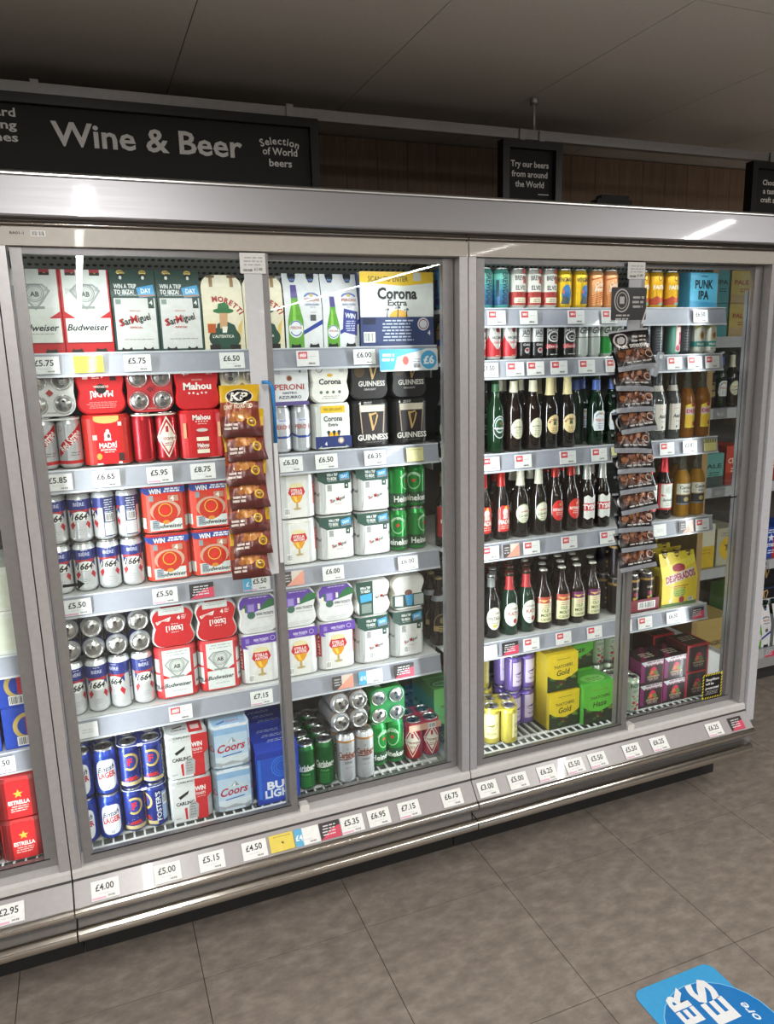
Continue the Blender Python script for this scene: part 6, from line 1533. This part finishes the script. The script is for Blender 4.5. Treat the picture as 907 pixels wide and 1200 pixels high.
# lower front channel tags
CH = [(.083, 'price', '£4.00'), (.252, 'price', '£5.00'), (.378, 'price', '£5.15'), (.505, 'price', '£4.50'), (.588, 'yellow', ''), (.668, 'blue', ''), (.742, 'promo', ''), (.815, 'price', '£5.35'), (.905, 'price', '£6.95'), (1.010, 'price', '£7.15'), (1.165, 'price', '£6.75'),
      (1.300, 'price', '£3.00'), (1.418, 'price', '£5.00'), (1.535, 'price', '£6.25'), (1.650, 'price', '£5.50'), (1.748, 'price', '£5.50'), (1.900, 'price', '£5.50'), (2.025, 'price', '£6.25'), (2.290, 'price', '£6.25'), (2.400, 'promo', ''), (-.160, 'price', '£2.95')]
BELOW = ['below the blue lager cans', 'below the navy crescent packs', 'below the red WIN packs', 'below the pale blue packs', '', '', '', 'below the dark green cans', 'below the tall silver cans', 'below the green cans', 'below the red four-pack', 'right of cooler joint', 'below the yellow cans', 'below the purple cans', 'below the yellow cider packs', 'below the green cider packs', 'below the apple cans', 'below the black purple packs', 'beside the end triangle tag', '', 'at the left picture edge']
for (x, st, tx), bl in zip(CH, BELOW):
    c_ = 'left' if x < 0 else 'middle' if x < 1.25 else 'right'
    lab = ', '.join(q for q in (STY[st].format(t=tx), bl, f'low front channel of {c_} cooler') if q)
    price_tag(0, 0, {'promo': .066, 'blue': .078}.get(st, .074), .050, st, tx, lab, tilt=-.74, loc=(x, -.036, .3165))

# ================================================================== SNACK STRIPS
def bag_mesh(W, H, paint, bulge=.016, seed=0):
    """pillow bag: crimped ends, puffed middle, wrinkled; hung from its top centre, front towards -y."""
    rr = random.Random(seed); nx, nz = 14, 18; m = MB()
    ph = [rr.uniform(0, 6) for _ in range(6)]
    def P(i, j, s):
        u = -W/2+W*i/nx; t = j/nz; v = -H*t
        e = max(0, min(1, min(t, 1-t)/.16)); q = math.sin(PI*i/nx)
        b = bulge*(e**.6)*(q**.55)*(1 if s > 0 else .12)+.0012
        wr = .0022*math.sin(9*u/W*3+ph[0]+7*t)*e+.0018*math.sin(14*t+ph[1]+8*u/W)*e+.0015*math.sin(40*u+ph[2])*(1-e)
        xs = u*(1-.05*e*math.sin(PI*t))
        return (xs+.003*math.sin(5*t+ph[3]), -s*b+wr+(.0015*(i % 2)*(1-e)), v)
    for s in (1, -1):
        vs = [P(i, j, s) for j in range(nz+1) for i in range(nx+1)]
        fs = {}
        for j in range(nz):
            for i in range(nx):
                a_ = j*(nx+1)+i; f = (a_, a_+nx+1, a_+nx+2, a_+1)
                if s < 0: f = f[::-1]
                c = paint((i+.5)/nx, (j+.5)/nz) if s > 0 else paint(-1, (j+.5)/nz)
                fs.setdefault(c, []).append(f)
        base = len(m.v); m.v += vs
        for c, ff in fs.items():
            k = m.mi(M(c, 'bag'))
            for f in ff: m.f.append(tuple(q+base for q in f)); m.m.append(k); m.s.append(True)
    mp = lambda u, v, d: (lambda p: (p[0], p[1]-.0008-d, p[2]))(P_at(u, v))
    def P_at(u, v):
        fi = max(0, min(nx-1e-6, (u+W/2)/W*nx)); fj = max(0, min(nz-1e-6, -v/H*nz)); i, j = int(fi), int(fj); a_, b_ = fi-i, fj-j
        c = [P(i, j, 1), P(i+1, j, 1), P(i, j+1, 1), P(i+1, j+1, 1)]
        return tuple(c[0][k]*(1-a_)*(1-b_)+c[1][k]*a_*(1-b_)+c[2][k]*(1-a_)*b_+c[3][k]*a_*b_ for k in range(3))
    ub = [-W/2+W*i/nx for i in range(nx+1)]; vb = [-H*j/nz for j in range(nz, -1, -1)]
    return m.mesh('bag'), mp, ub, vb
def nut_paint(u, t):
    if t < .06 or t > .95: return '#4a1d18' if t > .5 else '#d8ac22'
    if t < .36: return '#d9ae1e'
    if u > .80 and t < .86: return '#7a3220'
    return '#93411f' if t < .62 else ('#6a2a20' if t < .80 else '#561f1b')
def snack(name, label, mesh, art, loc, rot, group):
    root = empty(name, loc, rot); tag(root, label, 'snack bag', group)
    link('bag', mesh, root)
    link('print', art, root)
    return root
NB = []
for s_ in range(3):
    W, H = .106, .140
    me, mp, ub, vb = bag_mesh(W, H, nut_paint, .0085, s_)
    a = Art(mp, ub, vb, 'bag', d0=.0003, step=.00025)
    a.e(-.002, -H*.24, .038, .021, '#e6dfc4').e(-.002, -H*.24, .035, .018, '#15110f').t('KP', -.002, -H*.24, .021, '#efece2', w=.046, bold=.03, shear=.15)
    a.t('DRY ROASTED', -.004, -H*.43, .011, '#efe4cc', w=.078, bold=.015, rot=.04)
    for k, (u, v, r) in enumerate(((-.012, .60, .012), (.008, .56, .011), (-.002, .66, .012), (.018, .63, .009), (-.022, .68, .009))): a.e(u, -H*v, r*1.25, r*.85, ['#b97a3a', '#a8652c', '#c58a48'][k % 3], 10)
    a.e(.028, -H*.74, .013, .013, '#d9b32c').e(.028, -H*.74, .009, .009, '#8a5a1a').lines(.028, -H*.73, .014, 1, .004, '#e9d488').lines(-.030, -H*.80, .040, 2, .010, '#d9cbc2', th=.006)
    NB.append((me, a.mesh()))
BORD = ['topmost', 'second from top', 'third from top', 'fourth from top', 'fifth from top', 'sixth from top', 'seventh from top', 'eighth from top', 'ninth from top', 'tenth from top', 'lowest']
for i in range(7):
    me, ar = NB[i % 3]
    snack('snack_bag', f'brown and yellow nut snack bag, {BORD[i] if i < 6 else "lowest"} on the hanging strip, middle cooler', me, ar, (.550+(.006 if i % 2 else -.003), -.022, 1.690-.065*i), (-.31-.004*(i % 3), 0, .03*((i % 3)-1)-.02), 'nut snack bags on the hanging strip')
def strip(label, x, y, ztop, zbot, col):
    root = empty('hanging_strip', (x, y, ztop)); tag(root, label, 'display strip', 'plastic display strips hung in the coolers')
    h = ztop-zbot
    link('strip_band', MB().box(-.024, 0, -h, .024, .0015, 0, M(col, 'plastic')).mesh('strip_band'), root)
    link('price_card', MB().box(-.034, -.003, -.052, .034, -.0015, .0, M('#dfe0dd')).mesh('price_card'), root)
    a = Art(flat(-.003)); a.lines(0, -.014, .055, 3, .009, '#b3b4b6').t('£1.00', .014, -.041, .007, '#3a3a3c', w=.022).bars(-.028, -.048, .0, -.040, bg=None)
    link('print', a.mesh(), root)
    return root
s_ = strip('white plastic strip carrying nut snack bags outside the middle cooler doors', .612, .004, 2.030, 1.150, '#cfd1d4')
link('blue_edge', MB().tube([(.0, -.030, -.335), (.018, -.030, -.335), (.028, -.030, -.350), (.028, -.030, -.50)], .0055, M('#2f87cc', 'plastic'), 6).mesh('blue_edge'), s_)
link('side_edge', MB().box(.022, -.034, -.84, .032, -.027, -.50, M('#d8d9da', 'plastic')).mesh('side_edge'), s_)
def pork_paint(u, t):
    if t < .08: return '#b9bdc2'
    if t > .90: return '#8f949b'
    if .50 < t < .76 and .06 < u < .94: return '#4a2817' if (u*7+t*9) % 2 < 1.2 else '#633a22'
    return '#141213'
PB = []
for q in range(3):
    W, H = .150, .135
    me, mp, ub, vb = bag_mesh(W, H, pork_paint, .0105, 11+q)
    a = Art(mp, ub, vb, 'bag', d0=.0003, step=.00025)
    a.e(-.045, -H*.27, .026, .024, '#c9c6c2').e(-.045, -H*.27, .021, .019, '#1a1718').e(-.045, -H*.27, .013, .012, '#bdbab6').lines(.025, -H*.24, .07, 3, .013, '#cfccc8', th=.006).t('Pork Scratchings', .005, -H*.43, .012, '#e6e3df', w=.125, bold=.01)
    for k in range(9): a.e(-.055+.014*k, -H*(.62+.05*math.sin(k*2.1+q)), .012, .009, ['#7d4a2a', '#5d331d', '#8f5c38', '#452313'][(k+q) % 4], 8)
    a.lines(-.005, -H*.84, .11, 1, .010, '#b9b6b2', th=.0045).ring(.050, -H*.66, .014, .013, .002, '#c9c6c2')
    PB.append((me, a.mesh()))
for i in range(11):
    me, ar = PB[i % 3]
    snack('snack_bag', f'black and brown snack bag, {BORD[i]} on the hanging strip, right cooler', me, ar, (1.815+.0055*i+(.006 if i % 2 else 0), -.026+.001*i, 1.818-.0675*i), (-.33-.004*(i % 3), .08*((i*5 % 7)/3-1), .03*((i*3 % 5)/2-1)), 'black snack bags on the hanging strip')
s_ = strip('white plastic strip carrying black snack bags outside the right cooler doors', 1.862, .004, 2.030, 1.000, '#c3c6cb')
hc = empty('header_card', (1.800, -.045, 1.893)); tag(hc, 'black header card with round white emblem above the black snack bags', 'card')
link('card', MB().box(-.068, 0, -.046, .068, .0015, .054, M('#171516'), .003).mesh('card'), hc)
a = Art(flat(0)); a.e(-.028, .014, .030, .036, '#b9b6b3').e(-.028, .014, .026, .032, '#1a1818').ring(-.028, .014, .021, .026, .003, '#a9a6a3').r(-.037, .004, -.019, .026, '#b9b6b3').lines(.034, .02, .05, 3, .014, '#a9a7a5', th=.007).lines(-.026, -.034, .06, 2, .011, '#b3b1af', th=.005).p([(.05, -.058), (.056, -.058), (.068, -.02), (.068, -.008)], '#d8d6d4')
link('print', a.mesh(), hc)
o = link('hook_clip', MB().box(-.010, -.012, -.045, .012, .0, .045, M('#9a9ca0', 'plastic'), .004).box(-.004, -.016, .02, .006, -.012, .034, M('#d5d6d8', 'plastic')).mesh('hook_clip'), None, (2.105, .170, 1.700), (0, .35, 0)); tag(o, 'small grey plastic clip on the second shelf rail, right cooler', 'clip')

# ================================================================== NEIGHBOURING AISLE SHELVING (seen past and through the end panel)
GR = M('#8f9296', 'frame')
g = empty('shelving_unit', (2.86, .70, 0)); tag(g, 'grey shop shelving unit with price rails beyond the cooler end', 'shelving')
link('end_board', MB().box(-.012, -.02, .1, .022, .32, 2.12, M('#a98a5e', 'matt')).mesh('end_board'), g)
link('board_panel', MB().box(.022, .31, .1, 2.0, .325, 2.15, M('#4d4a47', 'matt')).mesh('board_panel'), g)
link('plinth', MB().box(.0, .03, 0, 2.0, .32, .115, M('#2a2a2b', 'matt')).mesh('plinth'), g)
GZ = [.19, .68, 1.09, 1.47, 1.80]
for zz in GZ:
    sh = link('shelf', MB().box(.022, .0, zz-.025, 2.0, .31, zz, GR).mesh('shelf'), g)
    link('price_rail', MB().box(.022, -.012, zz-.05, 2.0, .0, zz, M('#a9abb0', 'plastic')).mesh('price_rail'), sh)
link('plinth_trim', MB().box(.0, -.01, .085, 2.0, .03, .14, M('#b6b8ba', 'frame')).mesh('plinth_trim'), g)
def simple(col, t=None, tc='#222', c2=None, v=.5, w=.8):
    def f(a, W, H):
        if c2: a.r(-W/2, 0, W/2, H*v, c2)
        if t: a.t(t, 0, H*.62, H*.13, tc, w=W*w, bold=.02)
        a.lines(0, H*.4, W*.6, 2, H*.07, tc)
    return f
def f_sbow(a, W, H): a.t('STRONGBOW', .0, H*.38, .024, '#3a3524', w=.20, bold=.02).t('10', W*.32, H*.72, .02, '#3a3524').lines(W*.25, H*.2, .05, 3, .010, '#5a5234')
def f_est2(a, W, H): a.p([(0, 0), (W/2, 0), (W/2, H), (.01, H)], '#b9242a'); star(a, -.012, H*.66, .024, '#dfe4ee'); a.t('ESTRELLA', 0, H*.42, .017, '#eef0f4', w=W*.8, bold=.02).lines(0, H*.9, W*.7, 2, .012, '#dfe4ee').lines(0, H*.22, W*.6, 2, .012, '#dfe4ee')
GK = [('g_teal', .075, .15, '#4a8c93', simple(0, 'IPA', '#1d3a42')), ('g_yel', .20, .15, '#b3a05a', simple(0, 'PALE ALE', '#8a3a34', '#a8906a', .25)), ('g_org', .13, .19, '#b5402f', simple(0, 'CRAFT', '#e6cbb0', '#8a2f26', .3)), ('g_tl2', .12, .16, '#5d9690', simple(0, 'ALE', '#24403e', '#3f4a48', .3)), ('g_wy', .10, .22, '#c9c4b0', simple(0, None, '#a98a1c', '#c9a92a', .5)), ('g_leaf', .15, .19, '#a9a692', lambda a, W, H: (a.e(0, H*.45, .055, .06, '#c9a41e'), star(a, 0, H*.5, .03, '#5d5210'), a.lines(0, H*.85, .1, 2, .012, '#6a6a5a'))), ('g_grn', .13, .17, '#4c8a46', simple(0, 'CIDER', '#dfe8d0', '#2f5a2c', .3)), ('g_est', .115, .16, '#26469a', f_est2), ('g_blk', .14, .14, '#16171c', lambda a, W, H: (harp(a, .0, H*.55, 1.6), a.r(-W/2, H*.86, W/2, H*.9, '#2a3f66')))]
for k, W, H, c_, f_ in GK: kind_box(k, W, .15 if k == 'g_blk' else .18, H, c_, f_, name='drinks_box', cat='box')
kind_box('g_sbow', .27, .22, .21, '#b59a5c', f_sbow, name='cardboard_case', cat='box', side='#a3884e')
GPL = [('g_teal', 2.945, 4, 0, 'slim teal box on the shelving top shelf'), ('g_yel', 3.095, 4, 0, 'tan and yellow ale box on the shelving top shelf'), ('g_teal', 2.945, 4, 1, 'slim teal box stacked on another, shelving top shelf'), ('g_yel', 3.095, 4, 1, 'tan and yellow ale box stacked on another, shelving top shelf'),
       ('g_tl2', 2.960, 2, 0, 'grey teal ale box on the shelving middle shelf'), ('g_org', 3.100, 2, 0, 'orange red box on the shelving middle shelf'), ('g_wy', 2.945, 1, 0, 'white and yellow box left on shelving lower shelf'), ('g_leaf', 3.085, 1, 0, 'cream box with yellow emblem on shelving lower shelf'),
       ('g_wy', 2.945, 0, 1, 'white and yellow box on cardboard case'), ('g_sbow', 3.025, 0, 0, 'brown cardboard cider case on the shelving base'), ('g_grn', 3.235, 0, 0, 'green cider box on the shelving base'), ('g_grn', 3.235, 0, 1, 'green cider box stacked on another, shelving base'),
       ('g_est', 3.385, 1, 0, 'blue and red box with white star past the end panel'), ('g_est', 3.510, 1, 0, 'second blue and red box with white star, right picture edge')]
HT = {}
for k, x, si, lv, lab in GPL:
    if (k, x, lv) == ('g_wy', 2.945, 1): continue
    hh = get(k)['h']; put(k, x, .715, GZ[si]+lv*(hh+.0008), lab, group='drinks on the neighbouring shelving')
for i, x in enumerate((3.36, 3.50)):
    put('peroni_bottles', x, .71, GZ[0], ['white bottle pack with green bottle on shelving base, left', 'white bottle pack with green bottle on shelving base, right'][i], group='drinks on the neighbouring shelving')
    put('g_blk', x+.01, .845, GZ[0], ['lower black box behind the left white bottle pack', 'lower black box behind the right white bottle pack'][i], group='drinks on the neighbouring shelving')
    put('g_blk', x+.01, .845, GZ[0]+.1425, ['middle black box behind the left white bottle pack', 'middle black box behind the right white bottle pack'][i], group='drinks on the neighbouring shelving')
    put('g_blk', x+.01, .845, GZ[0]+.285, ['black gold-marked box behind and above the left white bottle pack', 'black gold-marked box behind and above the right white bottle pack'][i], group='drinks on the neighbouring shelving')
    put('g_org', x, .715, GZ[2], ['dark orange box on shelving middle shelf, past end panel', 'dark orange box on shelving middle shelf, right picture edge'][i], group='drinks on the neighbouring shelving')
for i, x in enumerate((2.93, 3.00, 3.07, 3.14, 3.21)):
    put(['b_brown', 'b_peroni', 'b_estr', 'b_brown', 'b_bud'][i], x, .72, GZ[3], ['brown', 'blue necked', 'cream labelled', 'second brown', 'red necked'][i]+' bottle on the shelving fourth level, seen through glass', group='bottles on the neighbouring shelving')
for x, zz, st, tx, lab in ((3.085, .655, 'price', '£1.75', 'white tag reading £1.75 on the neighbouring shelving'), (3.30, .655, 'price', '£5.75', 'white tag reading £5.75 on the neighbouring shelving, past end panel'), (3.10, 1.775, 'price', '£6.50', 'white tag reading £6.50 on the neighbouring shelving top rail'), (2.95, 1.445, 'blank', '', 'plain white tag on the neighbouring shelving, left one'), (3.09, 1.445, 'red', '', 'white and red tag on the neighbouring shelving'), (2.97, 1.065, 'blank', '', 'plain white tag on neighbouring shelving middle rail, left'), (3.12, 1.065, 'blank', '', 'plain white tag on neighbouring shelving middle rail, right'), (3.40, .165, 'promo', '', 'pink triangle promotion tag on the shelving base rail')):
    price_tag(x, zz, .085, .048, st, tx, lab, y=.7035, tilt=0)

# ================================================================== FLOOR STICKER
root = empty('floor_sticker', (1.66, -.86, .0012)); tag(root, 'blue floor sticker with bold white lettering at the lower right', 'floor sticker')
m = MB(); c1 = M('#3f9fd6', 'plastic'); c2 = M('#2477bd', 'plastic')
ang = math.radians(0)
def rr_pts(x0, y0, x1, y1, r, n=5):
    p = []
    for cx, cy, a0 in ((x1-r, y0+r, -90), (x1-r, y1-r, 0), (x0+r, y1-r, 90), (x0+r, y0+r, 180)):
        for k in range(n+1):
            a = math.radians(a0+90*k/n); p.append((cx+r*math.cos(a), cy+r*math.sin(a)))
    return p
m.prism(rr_pts(-.245, -.5, .03, .218, .03), 0, .0008, c1, 'z')
link('square_panel', m.mesh('square_panel'), root)
n = 28; pts = [(.155*math.cos(2*PI*i/n)-.095, .022+.155*math.sin(2*PI*i/n)) for i in range(n)]
link('disc_edge', MB().prism([((x+.095)*1.02-.095, (y-.022)*1.02+.022) for x, y in pts], .0002, .0010, M('#7cc0e6', 'plastic'), 'z').mesh('disc_edge'), root)
link('disc', MB().prism(pts, .0004, .0014, c2, 'z').mesh('disc'), root)
FT = lambda q: link('lettering', q.mesh('lettering'), root)
for txt, u, v, hh, w_ in (('ER', -.152, .127, .055, .112), ('ES', -.065, .111, .068, .14)):
    q = Art(topface(.0016), kind='plastic'); q.t(txt, u, v, hh, '#e9ebec', w=w_, rot=PI/2, bold=.035); FT(q)
q = Art(topface(.0016), kind='plastic'); q.t('ore', .004, .045, .026, '#dcebf5', w=.06, rot=PI/2, shear=.3); FT(q)
bpy.data.scenes.remove(SCRATCH)
